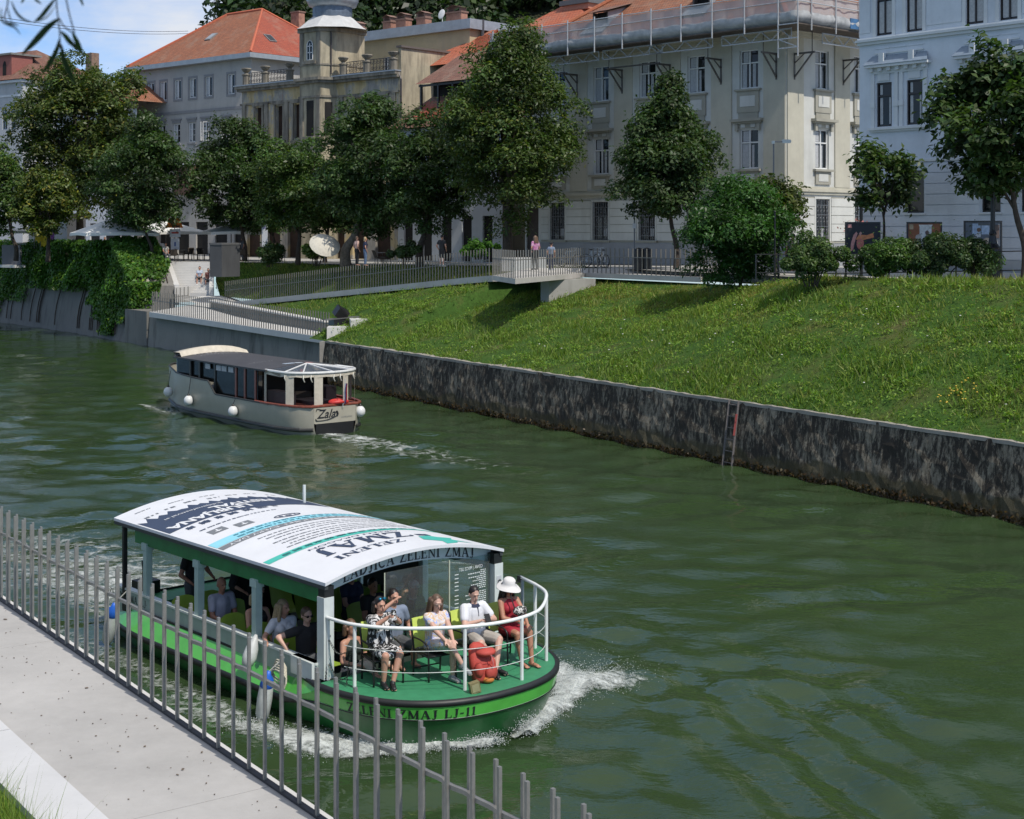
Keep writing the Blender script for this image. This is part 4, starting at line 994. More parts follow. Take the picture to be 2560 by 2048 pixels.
for i, x in enumerate(cx):
    window(ct, 'ch_m', x, Z(12.36), .1, w=.88, h=2.12, mat=BROWN_F, transom=.7, mull=False, curtain=[(.14, .32, .06, .66), (.74, .84, .06, .66), (.14, .3, .73, .95)])
    window(ct, 'ch_u', x, Z(16.75), .1, w=.92, h=2.6, mat=BROWN_F, transom=.66, single_top=True, curtain=[(.1, .46, .05, .63), (.54, .9, .05, .63), (.1, .9, .69, .95)])
for x in gx: window(ct, 'ch_g', x, Z(8.2), .1, w=.96, h=2.0, mat=BROWN_F, transom=None, mull=False)
a = MB(); a.bb((9.35, .1, Z(6.2)), (9.8, .15, Z(6.75))); a.build('vent', DARK_IN, ct)
for x in gx: a = MB(); a.bb((x - .58, -.12, Z(8.1)), (x + .58, 0, Z(8.18))); a.build('window_sill', PCT, ct)

ct.scale = (.85,) * 3; ct.location = (14.41, 61.37, 5.785)
a = MB(); a.bb((-.3, -.4, -.7), (CW, 12, -.0)); a.build('foundation', PCG, ct)
# ---- grey house with big red hipped roof --------------------------------
ex = V((.75, -.66)); at_ = thing('grey_house', 'long grey house with many white windows under a large red hipped roof', 'building', (-22, 125, 5.2), atan2(-.66, .75))
Z1 = lambda z: z - 5.2
PA = m_plaster('warm_grey_plaster', (.40, .385, .36), amount=.25); PAT = m_plaster('grey_trim', (.24, .24, .245), amount=.2)
pu = [on_line(p, (-22, 125), ex) for p in (378, 409, 445, 482, 522, 578)]; pl_ = [on_line(p, (-22, 125), ex) for p in (378, 405, 442, 480, 515, 566)]
rc = [(x + 17 - .5, x + 17 + .5, Z1(19.05), Z1(20.75)) for x in pu] + [(x + 17 - .5, x + 17 + .5, Z1(15.15), Z1(16.85)) for x in pl_] + [(1.2 + 2.7 * i, 2.9 + 2.7 * i, .05, 2.9) for i in range(6)]
a = MB(); a.wall((-17, 0, 0), (1, 0, 0), (0, -1, 0), 17, 0, Z1(22), rc, .2); a.wall((0, 0, 0), (0, 1, 0), (1, 0, 0), 12, 0, Z1(22)); a.face([(-17, 0, 0), (-17, 0, Z1(22)), (-17, 12, Z1(22)), (-17, 12, 0)]); a.build('wall', PA, at_)
tr = MB(); tr.bb((-17, -.05, Z1(17.7)), (0, 0, Z1(17.95))); tr.build('belt_cornice', PAT, at_)
for x in pu: tr = MB(); tr.bb((x - .66, -.04, Z1(18.85)), (x - .5, 0, Z1(20.95))); tr.bb((x + .5, -.04, Z1(18.85)), (x + .66, 0, Z1(20.95))); tr.bb((x - .5, -.04, Z1(20.75)), (x + .5, 0, Z1(20.95))); tr.bb((x - .5, -.04, Z1(18.85)), (x + .5, 0, Z1(19.05))); tr.build('window_surround', PAT, at_)
for x in pl_: tr = MB(); tr.bb((x - .75, -.12, Z1(17.15)), (x + .75, 0, Z1(17.3))); tr.bb((x - .62, -.06, Z1(16.9)), (x + .62, 0, Z1(17.15))); tr.build('window_hood', PAT, at_); tr = MB(); tr.bb((x - .62, -.1, Z1(14.95)), (x + .62, 0, Z1(15.1))); tr.build('window_sill', PAT, at_)
for i in range(6): a = MB(); a.bb((-17 + 1.2 + 2.7 * i, .15, .05), (-17 + 2.9 + 2.7 * i, .2, 2.9)); a.build('shop_window', DARK_IN, at_)
for i, x in enumerate(pu): window(at_, 'gh', x, Z1(19.05), .1, w=1.0, h=1.7, mat=GREY_F if i == 3 else WHITE_F, transom=None, curtain=[(.1, .45, .08, .94)])
for i, x in enumerate(pl_):
    window(at_, 'gh2', x, Z1(15.15), .1, w=1.0, h=1.7, mat=WHITE_F, transom=None, bars=(.36, .66), curtain=[(.1, .4, .08, .94)])
    if i in (4, 5):
        for s in (-1, 1):
            f = MB(); f.bar((0, 0, 0), (.5, 0, 0), .05); f.bar((0, 0, 1.6), (.5, 0, 1.6), .05); f.bar((0, 0, .8), (.5, 0, .8), .04); f.bar((.02, 0, 0), (.02, 0, 1.6), .05); f.bar((.5, 0, 0), (.5, 0, 1.6), .05)
            o = f.build('open_casement', WHITE_F, at_); o.location = (x + s * .5, -.06, Z1(15.2)); o.rotation_euler = (0, 0, -pi / 2 - s * .75)
a = MB(); hip(a, -17.5, .5, -.5, 12.5, Z1(22.35), radians(37)); o = a.build('roof', ROOF_OR, at_)
ROOF_OR2 = ROOF_RED; a = MB(); k = 6.5; zr = Z1(22.35) + k * math.tan(radians(37))
a.face([(.5 + .003, -.5, Z1(22.36)), (.503, 12.5, Z1(22.36)), (.5 - 6.5 + .02, 6, zr + .02)], 0, [(0, 0), (13, 0), (6.5, 8.1)]); a.build('roof_end', ROOF_RED, at_)
a = MB(); a.tube([(-17.5, -.5, Z1(22.37)), (-11, 6, zr + .03), (-6, 6, zr + .03)], .14, 6); a.tube([(.5, -.5, Z1(22.37)), (-6, 6, zr + .03), (.5, 12.5, Z1(22.37))], .14, 6); a.build('ridge', M('red_ridge', (.46, .12, .06), .8), at_)
a = MB(); a.prism([(-17.6, -.75), (.75, -.75), (.75, 12), (0.1, 12), (0.1, -.1), (-17.6, -.1)], Z1(21.9), Z1(22.3)); a.build('gutter', ZINC, at_)
def skylight(parent, c, nrm, mat):
    R = V(nrm).to_track_quat('Z', 'Y').to_matrix(); a = MB(); a.box(c, (.8, 1.1, .14), R=R); o = a.build('skylight', M('skylight_frame', (.2, .2, .2)), parent)
    a = MB(); a.box(V(c) + R @ V((0, 0, .08)), (.62, .9, .02), R=R); a.build('pane', mat, o)
x = on_line(528, V((-22, 125)) + V((.66, .75)) * 2.6, ex); sl_n = (0, -sin(radians(37)), cos(radians(37)))
skylight(at_, (x, 2.6, Z1(22.35) + 3.1 * .7536 + .04), sl_n, ZINC)
skylight(at_, (.5 - 2.2, 3.4, Z1(22.36) + 2.2 * .7536 + .04), (sin(radians(37)), 0, cos(radians(37))), GLASS)
chimney(at_, -4.6, 9.0, zr - 2.0, 1.1, .7, 1.9, False)
o_ = MB(); x = on_line(478, (-22, 125), ex); o_.bb((x - 1.1, -1.0, Z1(10.5)), (x + 1.1, 0, Z1(13.0))); o_ = o_.build('oriel', M('oriel_wood', (.12, .06, .04), .7, .3), at_)
a = MB(); a.prism([(x - 1.35, -1.25), (x + 1.35, -1.25), (x + .7, 0), (x - .7, 0)], Z1(13.0), lambda X, Y: Z1(13.1) + (.75 if Y > -.1 else 0)); a.build('oriel_roof', ZINC, o_)
# ---- crumbling villa with the onion turret --------------------------------
RUIN = m_ruin('flaking_ochre_plaster'); RUINL = m_plaster('cream_flaking', (.46, .40, .28), (.12, .105, .08), .95, 1.6, .40); RUINS = m_plaster('ruin_stone', (.30, .27, .215), (.05, .045, .04), .95, 1.6, .40)
vt = thing('ruined_villa', 'crumbling ochre villa with empty windows and a turret carrying a zinc onion dome', 'building', (-21.9, 120, 5.2), atan2(-.66, .75))
VL = 18.1; vx = [on_line(p, (-21.9, 120), ex) for p in (647, 699, 744)] ; vr = [on_line(p, (-21.9, 120), ex) for p in (900, 956)]
hole = [(x - .42, x + .42, Z1(14.6), Z1(17.2)) for x in vx + vr] + [(.7 + 2.5 * i, 2.3 + 2.5 * i, .05, 3.0) for i in range(7) if i != 3]
a = MB(); a.wall((0, 0, 0), (1, 0, 0), (0, -1, 0), VL, 0, Z1(18.6), hole, .3); a.face([(0, 0, 0), (0, 0, Z1(18.6)), (0, 9, Z1(18.6)), (0, 9, 0)]); a.face([(0, 0, Z1(18.6)), (VL, 0, Z1(18.6)), (VL, 9, Z1(18.6)), (0, 9, Z1(18.6))]); a.build('wall', RUIN, vt)
a = MB(); a.bb((VL, .02, 0), (VL + .3, 8, Z1(20.7))); a.build('side_wall', RUINL, vt)
a = MB(); a.bb((VL - .1, -.1, Z1(20.7)), (VL + .45, 8.2, Z1(20.85))); a.build('side_coping', M('dark_coping', (.12, .10, .09), .8), vt)
BRD = M('boarded_dark', (.035, .018, .010), .9, .6, 2)
for x in vx + vr: a = MB(); a.bb((x - .42, .26, Z1(14.6)), (x + .42, .32, Z1(17.2))); a.build('empty_window', BRD, vt)
for i in range(7):
    if i != 3: a = MB(); a.bb((.7 + 2.5 * i, .26, .05), (2.3 + 2.5 * i, .32, 3.0)); a.build('shop_opening', BRD, vt)
for x0, x1 in ((-.3, 8.45), (11.45, VL + .25)):
    tr = MB(); tr.bb((x0, -.55, Z1(18.75)), (x1, .2, Z1(18.97))); tr.bb((x0 + .1, -.38, Z1(18.55)), (x1, .1, Z1(18.75))); tr.bb((x0 + .2, -.14, Z1(17.45)), (x1 - .1, 0, Z1(17.6))); tr.build('cornice', RUINS, vt)
for x in vx + vr: tr = MB(); tr.bb((x - .62, -.1, Z1(14.3)), (x - .44, 0, Z1(17.3))); tr.bb((x + .44, -.1, Z1(14.3)), (x + .62, 0, Z1(17.3))); tr.bb((x - .7, -.16, Z1(17.3)), (x + .7, 0, Z1(17.45))); tr.bb((x - .7, -.18, Z1(14.2)), (x + .7, 0, Z1(14.4))); tr.build('window_surround', RUINS, vt)
for x in (.35, vx[0] + 1.0, vx[1] + .9, 12.0, vr[0] + 1.1, vr[1] + 1.2): tr = MB(); tr.bb((x - .22, -.12, Z1(13.2)), (x + .22, 0, Z1(17.45))); tr.build('pilaster', RUINS, vt)
a = MB(); a.bb((-.35, -.6, Z1(18.97)), (8.45, .3, Z1(19.06))); a.bb((11.45, -.6, Z1(18.97)), (VL + .3, .3, Z1(19.06))); a.build('gutter', ZINC, vt)
tp = [(8.5, -1.15), (10.9, -1.15), (11.4, 0), (11.4, 2.9), (8.5, 2.9)]
a = MB(); a.prism(tp, 0, Z1(22.75)); a.build('turret', RUINL, vt)
tr = MB()
def ring(z0, z1, o): 
    c = V((10.0, .9)); tr.prism([tuple(c + (V(p) - c) * (1 + o / (V(p) - c).length)) for p in tp], z0, z1)
ring(Z1(18.55), Z1(18.75), .3); ring(Z1(18.75), Z1(18.97), .5); ring(Z1(19.9), Z1(20.02), .08); ring(Z1(22.45), Z1(22.75), .18); ring(Z1(17.45), Z1(17.6), .12); ring(Z1(14.0), Z1(14.2), .12)
for x in (8.74, 10.68): tr.bb((x - .2, -1.24, Z1(14.2)), (x + .2, -1.15, Z1(17.45))); tr.bb((x - .2, -1.22, Z1(20.02)), (x + .2, -1.15, Z1(22.45)))
tr.bb((9.0, -1.45, Z1(14.25)), (10.4, -1.15, Z1(14.5))); tr.bb((8.95, -1.35, Z1(20.02)), (10.45, -1.15, Z1(20.25)))
tr.build('turret_trim', RUINS, vt)
a = MB(); a.bb((9.3, -1.17, Z1(14.55)), (10.1, -1.15, Z1(17.25))); a.build('empty_window', DARK_IN, vt); a = MB(); a.box((11.15 + .013, -.575 - .006, Z1(15.9)), (.6, .02, 2.4), atan2(1.15, .5)); a.build('empty_window', DARK_IN, vt)
a = MB(); pts = [(-.32, 0), (.32, 0), (.32, 1.1), (.22, 1.38), (0, 1.5), (-.22, 1.38), (-.32, 1.1)]; a.face([(9.7 + x, -1.16, Z1(20.35) + z) for x, z in pts]); o = a.build('arched_window', GLASS, vt)
a = MB()
for x in (-.32, .32, 0): a.bar((9.7 + x, -1.18, Z1(20.35)), (9.7 + x, -1.18, Z1(21.6)), .05)
for z in (0, .55, 1.05): a.bar((9.38, -1.18, Z1(20.35) + z), (10.02, -1.18, Z1(20.35) + z), .05)
a.tube([(9.7 + x, -1.18, Z1(20.35) + z) for x, z in pts[2:]], .03, 5); a.build('frame', WHITE_F, o)
a = MB(); oc = V((10.0, .85)); prof = [(2.85, 22.72), (2.6, 22.86), (2.2, 23.2), (1.75, 23.6), (1.5, 23.75)]
rows = []
for r, z in prof: rows.append([(oc.x + r * cos(2 * pi * k / 8 + pi / 8), oc.y + r * sin(2 * pi * k / 8 + pi / 8), Z1(z)) for k in range(8)])
a.grid(rows, True); a.build('turret_roof', m_plaster('white_sheet_metal', (.50, .50, .49), (.28, .26, .24), .6, 2), vt)
a = MB(); a.lathe([(1.5, Z1(23.7)), (1.52, Z1(24.05)), (1.5, Z1(24.5))], (oc.x, oc.y, 0), 24); a.build('drum', M('dark_zinc', (.13, .16, .20), .5, .2, 4, metal=.3), vt)
rows = []
for r, z in [(1.52, 24.48), (1.85, 24.62), (2.02, 25.0), (2.02, 25.45), (1.85, 26.0), (1.5, 26.5), (1.05, 26.9), (.6, 27.3), (.3, 27.8), (.16, 28.6)]:
    rows.append([(oc.x + r * (1 - .06 * (k % 4 == 0)) * cos(2 * pi * k / 32), oc.y + r * (1 - .06 * (k % 4 == 0)) * sin(2 * pi * k / 32), Z1(z)) for k in range(32)])
a = MB(); a.grid(rows, True); a.build('onion_dome', M('dome_zinc', (.36, .40, .44), .4, .18, 3, metal=.4), vt, smooth=True)
# terrace urn pedestals and scrolled iron panels
a = MB(); a.lathe([(.30, 0), (.30, .75), (.36, .78), (.36, .86), (.2, .9), (.14, 1.0), (.30, 1.12), (.42, 1.3), (.40, 1.36), (.1, 1.4)], n=10, caps=True)
U0 = a.build('urn_pedestal', RUINS, vt); ux = [.8, 3.2, 6.2, 12.4, 15.0, 17.8]
for i, x in enumerate(ux): o = U0 if i == 0 else dup(U0, vt); o.location = (x, -.2, Z1(19.06))
def lattice(x0, x1):
    a = MB(); z = Z1(19.06)
    for zz in (.08, .95): a.bar((x0, -.2, z + zz), (x1, -.2, z + zz), .05)
    n = int((x1 - x0) / .34)
    for i in range(n):
        c = x0 + (i + .5) * (x1 - x0) / n
        for zz, s in ((.3, 1), (.72, -1)): a.tube([(c + (.05 + .016 * q) * cos(q * 1.1) * s, -.2, z + zz + (.05 + .016 * q) * sin(q * 1.1)) for q in range(8)], .022, 4)
        a.bar((c - (x1 - x0) / n / 2, -.2, z + .1), (c - (x1 - x0) / n / 2, -.2, z + .95), .03)
    a.build('iron_panel', IRON, vt)
for p, q in zip(ux[:2] + ux[3:5], ux[1:3] + ux[4:6]): lattice(p + .35, q - .35)
a = MB(); a.tube([(11.25, -.5, Z1(22.6)), (11.3, -.45, Z1(22.3)), (11.3, -.45, Z1(19.2))], .06, 6); a.tube([(VL + .15, -.12, Z1(18.9)), (VL + .42, -.12, Z1(18.4)), (VL + .42, -.12, 0)], .07, 6); a.build('downpipe', M('brown_pipe', (.05, .04, .04), .5), vt)

# ---- ochre rear block with flat grey fascia ------------------------------
o3 = thing('ochre_block', 'plain ochre rear block with a straight grey zinc fascia and brick chimneys', 'building', (-3.2, 112, 5.2), atan2(-.66, .75))
a = MB(); a.wall((-15, 0, 0), (1, 0, 0), (0, -1, 0), 15, 0, Z1(22.6), [(-4.2 + 15, -3.2 + 15, Z1(19.2), Z1(21.0)), (15 - 9.4, 15 - 8.6, Z1(18.9), Z1(21.2))], .2); a.wall((0, 0, 0), (0, 1, 0), (1, 0, 0), 8, 0, Z1(22.6)); a.build('wall', m_plaster('faded_ochre', (.44, .37, .23), (.3, .28, .24), .5, .8), o3)
a = MB(); a.bb((-15.3, -.4, Z1(22.6)), (.4, 8, Z1(23.35))); a.build('fascia', ZINC, o3)
window(o3, 'ob', -9.0, Z1(18.9), .1, w=.8, h=2.3, mat=WHITE_F, transom=None); a = MB(); a.bb((-4.2, .1, Z1(19.2)), (-3.2, .14, Z1(21))); a.build('blind', M('white_blind', (.6, .6, .6)), o3)
for px, w_, y in ((975, .9, 1.2), (1010, 1.1, 1.0), (1060, 1.0, 1.4), (1142, 1.6, 1.0), (898, .8, 2.0)):
    x = on_line(px, V((-3.2, 112)) + V((.66, .75)) * y, ex); chimney(o3, x, y, Z1(23.35), w_, .7, .75)
a = MB(); xd = on_line(1106, V((-3.2, 112)), ex); a.ell((xd, -.1, Z1(24.0)), (.34, .06, .4), Matrix.Rotation(-.3, 3, 'X'), 14, 8); a.tube([(xd, 0, Z1(23.35)), (xd, 0, Z1(23.9))], .03, 5); a.build('satellite_dish', M('dish_white', (.62, .62, .62)), o3)
# ---- house with two red roofs behind the palace ---------------------------
o4 = thing('red_roof_house', 'house seen as steep bright red tiled roofs between the ochre block and the palace', 'building', (2.2, 104, 5.2), atan2(-.7, .71))
a = MB(); a.bb((-9.5, 0, 0), (4, 12, Z1(19.5))); a.build('wall', PL2, o4)
RP = m_roof('pantile_roof', (.44, .13, .065), (.38, .10, .05), (.2, .06, .035), .3, .34)
a = MB(); z1 = hip(a, -10, 4.6, -.5, 12.4, Z1(19.5), radians(36)); hip(a, -13.5, -5.5, -1.5, 9, Z1(19.6), radians(30)); a.build('roof', RP, o4)
a = MB(); a.bb((-2.9, 5.2, z1 - .6), (-.4, 6.6, z1 + 1.4)); c = a.build('chimney', M('terracotta_render', (.46, .20, .13), .9), o4)
a = MB(); a.bb((-3.1, 5.0, z1 - .2), (-.2, 6.8, z1 + .15)); a.build('chimney_flashing', M('lead_flashing', (.12, .12, .12)), c)
a = MB(); a.tube([(-9.2, 3, Z1(21)), (-9.2, 3, Z1(23.4))], .14, 8); a.tube([(1.9, 5.5, z1 - .3), (1.9, 5.5, z1 + .9)], .1, 8); a.build('flue', M('steel_flue', (.1, .09, .09), .4, metal=.5), o4)
# ---- white house with the brown roof --------------------------------------
o5 = thing('brown_roof_house', 'white house with brown tiled roof and a wide shed dormer behind the tall tree', 'building', (-.6, 93.5, 5.3), atan2(-.70, .714))
Z5 = lambda z: z - 5.3
rc = [(.6 + 1.9 * i, 1.5 + 1.9 * i, .05, 3.0) for i in range(5)] + [(1.0 + 2.2 * i, 1.9 + 2.2 * i, Z5(11), Z5(12.8)) for i in range(4)]
a = MB(); a.wall((-10, 0, 0), (1, 0, 0), (0, -1, 0), 10, 0, Z5(14.2), rc, .2); a.face([(-10, 0, 0), (-10, 0, Z5(14.2)), (-10, 11, Z5(14.2)), (-10, 11, 0)]); a.build('wall', m_plaster('white_plaster', (.50, .52, .55), (.3, .3, .3), .3), o5)
for i in range(5): a = MB(); a.bb((-10 + .6 + 1.9 * i, .15, .05), (-10 + 1.5 + 1.9 * i, .2, 3.0)); a.build('shop_door', DARK_IN, o5)
for i in range(4): window(o5, 'br', -10 + 1.45 + 2.2 * i, Z5(11), .1, w=.9, h=1.8, mat=WHITE_F)
a = MB(); z2 = hip(a, -10.6, .6, -.7, 11.5, Z5(14.2), radians(44), gable_r=True); a.build('roof', ROOF_BR, o5)
a = MB(); a.face([(-8.6, .3, Z5(17.2)), (-3.2, .3, Z5(17.2)), (-3.2, 4.6, Z5(19.6)), (-8.6, 4.6, Z5(19.6))], 0, [(0, 0), (5.4, 0), (5.4, 4.9), (0, 4.9)]); d = a.build('dormer_roof', ROOF_BR, o5)
a = MB()
for x in (-8.3, -6.6, -5.2, -3.5): a.bar((x, .6, Z5(15.4)), (x, .6, Z5(17.2)), .14)
a.bar((-8.5, .6, Z5(17.1)), (-3.3, .6, Z5(17.1)), .14); a.build('dormer_posts', BROWN_F, d)
a = MB(); a.bb((-8.2, 1.6, Z5(15.5)), (-3.4, 1.7, Z5(17.6))); a.build('dormer_opening', DARK_IN, d)
a = MB(); a.face([(-8.4, -.3, Z5(14.75)), (-3.4, -.3, Z5(14.75)), (-3.4, 1.5, Z5(16.3)), (-8.4, 1.5, Z5(16.3))], 0, [(0, 0), (5, 0), (5, 2.4), (0, 2.4)]); a.build('dormer_tiles', ROOF_RED, d)
# ---- far left houses --------------------------------------------------------
o6 = thing('far_left_house', 'pale grey house at the far left edge with red roof and arched dormer', 'building', (-49.6, 150, 5.2), atan2(-.6, .8))
fx = [on_line(p, (-49.6, 150), (.8, -.6)) for p in (12, 33)]; rc = [(x + 16 - .42, x + 16 + .42, Z1(17.7), Z1(20.0)) for x in fx]
a = MB(); a.wall((-16, 0, 0), (1, 0, 0), (0, -1, 0), 16, 0, Z1(22.6), rc, .2); a.wall((0, 0, 0), (0, 1, 0), (1, 0, 0), 12, 0, Z1(22.6)); a.build('wall', m_plaster('pale_grey_plaster', (.44, .45, .46), amount=.2), o6)
for x in fx: window(o6, 'fl', x, Z1(17.7), .1, w=.84, h=2.3, mat=M('blue_frame', (.12, .17, .24)), curtain=[(.1, .9, .66, .96)])
a = MB(); a.bb((-16, -.35, Z1(22.4)), (.3, 12, Z1(22.65))); a.bb((-16, -.08, Z1(21.0)), (.05, 0, Z1(21.2))); a.build('cornice', PCT, o6)
a = MB(); hip(a, -18, .5, -.5, 12, Z1(22.7), radians(32)); a.build('roof', ROOF_BR, o6)
xd = on_line(18, V((-49.6, 150)) + V((.6, .8)) * .8, (.8, -.6)); a = MB(); a.bb((xd - 1.2, .5, Z1(22.8)), (xd + 1.2, 3, Z1(25.4))); d = a.build('dormer', M('dormer_red', (.28, .10, .08), .8), o6)
a = MB(); a.face([(xd + r * .3, .48, Z1(23.2) + z) for r, z in ((-1, 0), (1, 0), (1, 1.2), (.6, 1.5), (0, 1.65), (-.6, 1.5), (-1, 1.2))]); a.build('opening', DARK_IN, d)
a = MB(); a.bb((xd - 1.4, .3, Z1(25.4)), (xd + 1.4, 4, Z1(25.6))); a.build('dormer_cap', SILL, d)
o7 = thing('low_white_house', 'low white house with a worn orange roof half hidden behind the big plane tree', 'building', (-33.2, 131, 5.2), atan2(-.66, .75))
a = MB(); a.wall((-13, 0, 0), (1, 0, 0), (0, -1, 0), 13, 0, Z1(18.6), [(9.2, 10.3, Z1(15.6), Z1(17.2)), (11.2, 12.3, Z1(15.6), Z1(17.2)), (5, 6.1, Z1(15.6), Z1(17.2))] + [(.8 + 2.4 * i, 2.4 + 2.4 * i, .1, 2.8) for i in range(5)], .2); a.build('wall', m_plaster('white_wall', (.55, .56, .58), amount=.2), o7)
for x in (9.75, 11.75, 5.55): window(o7, 'lw', x - 13, Z1(15.6), .1, w=1.1, h=1.6, mat=GREY_F)
for i in range(5): a = MB(); a.bb((-13 + .8 + 2.4 * i, .15, .1), (-13 + 2.4 + 2.4 * i, .2, 2.8)); a.build('shop_window', DARK_IN, o7)
a = MB(); a.bb((-13.2, -.6, Z1(18.2)), (.2, 0, Z1(18.75))); a.build('eave', M('dark_eave', (.08, .07, .065), .8), o7)
a = MB(); hip(a, -13.5, .4, -.6, 9, Z1(18.8), radians(30)); a.build('roof', ROOF_OR, o7)
a = MB(); a.bb((-10.6, 1.6, Z1(20)), (-9.6, 2.4, Z1(24.0))); a.build('chimney', M('old_brick', (.22, .15, .11), .9, .35), o7)
# overhead wires
wt = thing('overhead_wires', 'two thin overhead wires crossing the sky above the trees on the left', 'wires', PY(-80, 24, 105))
for k, (y0, y1) in enumerate(((30, 78), (38, 84))):
    p, q = PY(-80, y0, 105), PY(470, y1, 150); a = MB(); a.tube([p.lerp(q, i / 12) - V((0, 0, .5 * 4 * (i / 12) * (1 - i / 12))) - wt.location for i in range(13)], .022, 5); a.build('wire', M('wire_black', (.05, .05, .06)), wt)
# ------------------------------------------------------------------ green sightseeing boat
GREEN_B = M('bright_green_paint', (.10, .46, .07), .32, .12, 3, coat=.3); GREEN_D = M('dark_green_paint', (.012, .16, .045), .35, .25, 3, coat=.2); GREEN_L = M('leaf_green_paint', (.03, .26, .05), .35, .2, 2.5, coat=.2)
DECKG = M('green_deck', (.035, .215, .10), .6, .12, 7); BLACKR = M('black_rubber', (.012, .013, .013), .5, .3, 8); WPAINT = M('white_gloss_paint', (.60, .64, .62), .4, .08, 5, coat=.15); WSHADE = M('shaded_white_panel', (.34, .42, .38), .5, .1, 4)
ROOFW = M('roof_vinyl', (.66, .67, .69), .5, .04, 2); NAVY = M('navy_print', (.035, .05, .09), .5, .1, 3); LBLUE = M('light_blue_print', (.26, .60, .70), .5, .05, 3); TEAL = M('teal_print', (.06, .44, .36), .5, .05, 3); GREYP = M('grey_print', (.17, .18, .19), .5, .05, 3); WPRINT = M('white_print', (.68, .69, .70), .5, .03, 3); BLKP = M('black_print', (.015, .018, .022), .5, .1, 3)
gt = thing('tour_boat', 'green and white open tour boat with printed arched roof full of passengers', 'boat', GB_LOC, GB_RZ)
HW, XB, XS = 1.95, 2.22, -6.95
def outline(n_bow=36, n_side=26, n_st=8):
    "hull plan from the stern centre along starboard (near side), round the bow and back; list of (x, y, nx, ny, b)"
    pts = []; 
    for i in range(n_st): pts.append((XS, -HW * .86 * i / n_st))
    for i in range(n_side + 1):
        f = i / n_side; x = XS + (.1 - XS) * f; pts.append((x, -HW * (.86 + .14 * sin(min(1, f * 4) * pi / 2))))
    for i in range(1, n_bow // 2 + 1):
        a = i / (n_bow // 2) * pi / 2; e = .86
        pts.append((.1 + (XB - .1) * (sin(a) ** e), -HW * (cos(a) ** e if cos(a) > 1e-6 else 0)))
    pts += [(x, -y) for x, y in pts[-2:0:-1]]
    out = []
    for i, (x, y) in enumerate(pts):
        p, q = pts[i - 1], pts[(i + 1) % len(pts)]; tx, ty = q[0] - p[0], q[1] - p[1]; L = sqrt(tx * tx + ty * ty) or 1
        out.append((x, y, ty / L, -tx / L, float(np.clip((x + .75) / .9, 0, 1))))
    return out
OUT = outline()
def loft(prof):
    "prof(b, x) -> list of (offset, z)"
    rows = []
    for x, y, nx, ny_, b in OUT: rows.append([(x + nx * o, y + ny_ * o, z) for o, z in prof(b, x)])
    rows.append(rows[0]); return MB().grid(rows)
mix = lambda A, B, b: [(lerp(p[0], q[0], b), lerp(p[1], q[1], b)) for p, q in zip(A, B)]
o = loft(lambda b, x: mix([(-.9, -.5), (-.32, -.2), (-.06, .12), (-.03, .27)], [(-1.0, -.5), (-.40, -.2), (-.20, .1), (-.04, .47)], b)).build('hull', M('deep_green_hull', (.012, .125, .028), .4, .3, 2, coat=.15), gt, smooth=True)
loft(lambda b, x: mix([(-.03, .27), (.0, .36), (-.2, .655)], [(-.04, .465), (.0, .64), (-.0, .665)], b)).build('hull_band', GREEN_B, gt)
loft(lambda b, x: mix([(-.03, .26), (.035, .275), (.035, .34), (-.0, .362)], [(-.052, .458), (-.028, .461), (-.028, .476), (-.05, .48)], b)).build('waterline_strake', BLACKR, gt, smooth=True)
a = loft(lambda b, x: mix([(-.20, .655), (-.192, .66), (-.192, .70), (-.2, .705)], [(-.01, .655), (.02, .668), (.022, .735), (-.045, .75)], b)); a.build('rub_rail', [BLACKR], gt, smooth=True)
# bow deck + rest
dp = [(x - nx * .04, y - ny_ * .04) for x, y, nx, ny_, b in OUT if x > -.12]
a = MB(); a.prism(dp, .55, .74); a.build('deck', DECKG, gt)
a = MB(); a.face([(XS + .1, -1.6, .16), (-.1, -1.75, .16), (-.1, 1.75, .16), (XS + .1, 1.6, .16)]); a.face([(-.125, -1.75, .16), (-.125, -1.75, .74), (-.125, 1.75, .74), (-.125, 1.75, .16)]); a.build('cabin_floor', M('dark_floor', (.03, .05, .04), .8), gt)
a = MB(); a.prism([(XS + .06, -1.5), (XS + .9, -1.72), (XS + .9, 1.72), (XS + .06, 1.5)], .5, .66); a.build('stern_deck', DECKG, gt)
for s in (-1, 1):
    a = MB(); a.prism([(XS + .35, s * 1.66 - .035), (-.12, s * 1.76 - .035), (-.12, s * 1.76 + .035), (XS + .35, s * 1.66 + .035)], .5, .93); o = a.build('coaming', WSHADE, gt)  # white coaming, its grey-green shade put into the colour
    a = MB(); a.prism([(XS + .3, s * 1.66 - .06), (-.12, s * 1.76 - .06), (-.12, s * 1.76 + .06), (XS + .3, s * 1.66 + .06)], .93, .965); a.build('coaming_top', WPAINT, o)
    if s < 0:
        a = MB(); a.prism([(-.75, -1.84), (-.14, -1.87), (-.14, -1.7), (-.75, -1.7)], .70, .965); a.build('step_box', WPAINT, gt)
        mbt, W_ = serif_mb('ZELENI ZMAJ LJ-11', .13); mbt.map(lambda p: V((-6.1 + p.x, -1.712 - p.z * .3, .74 + p.y))); mbt.build('lettering', BLKP, o)
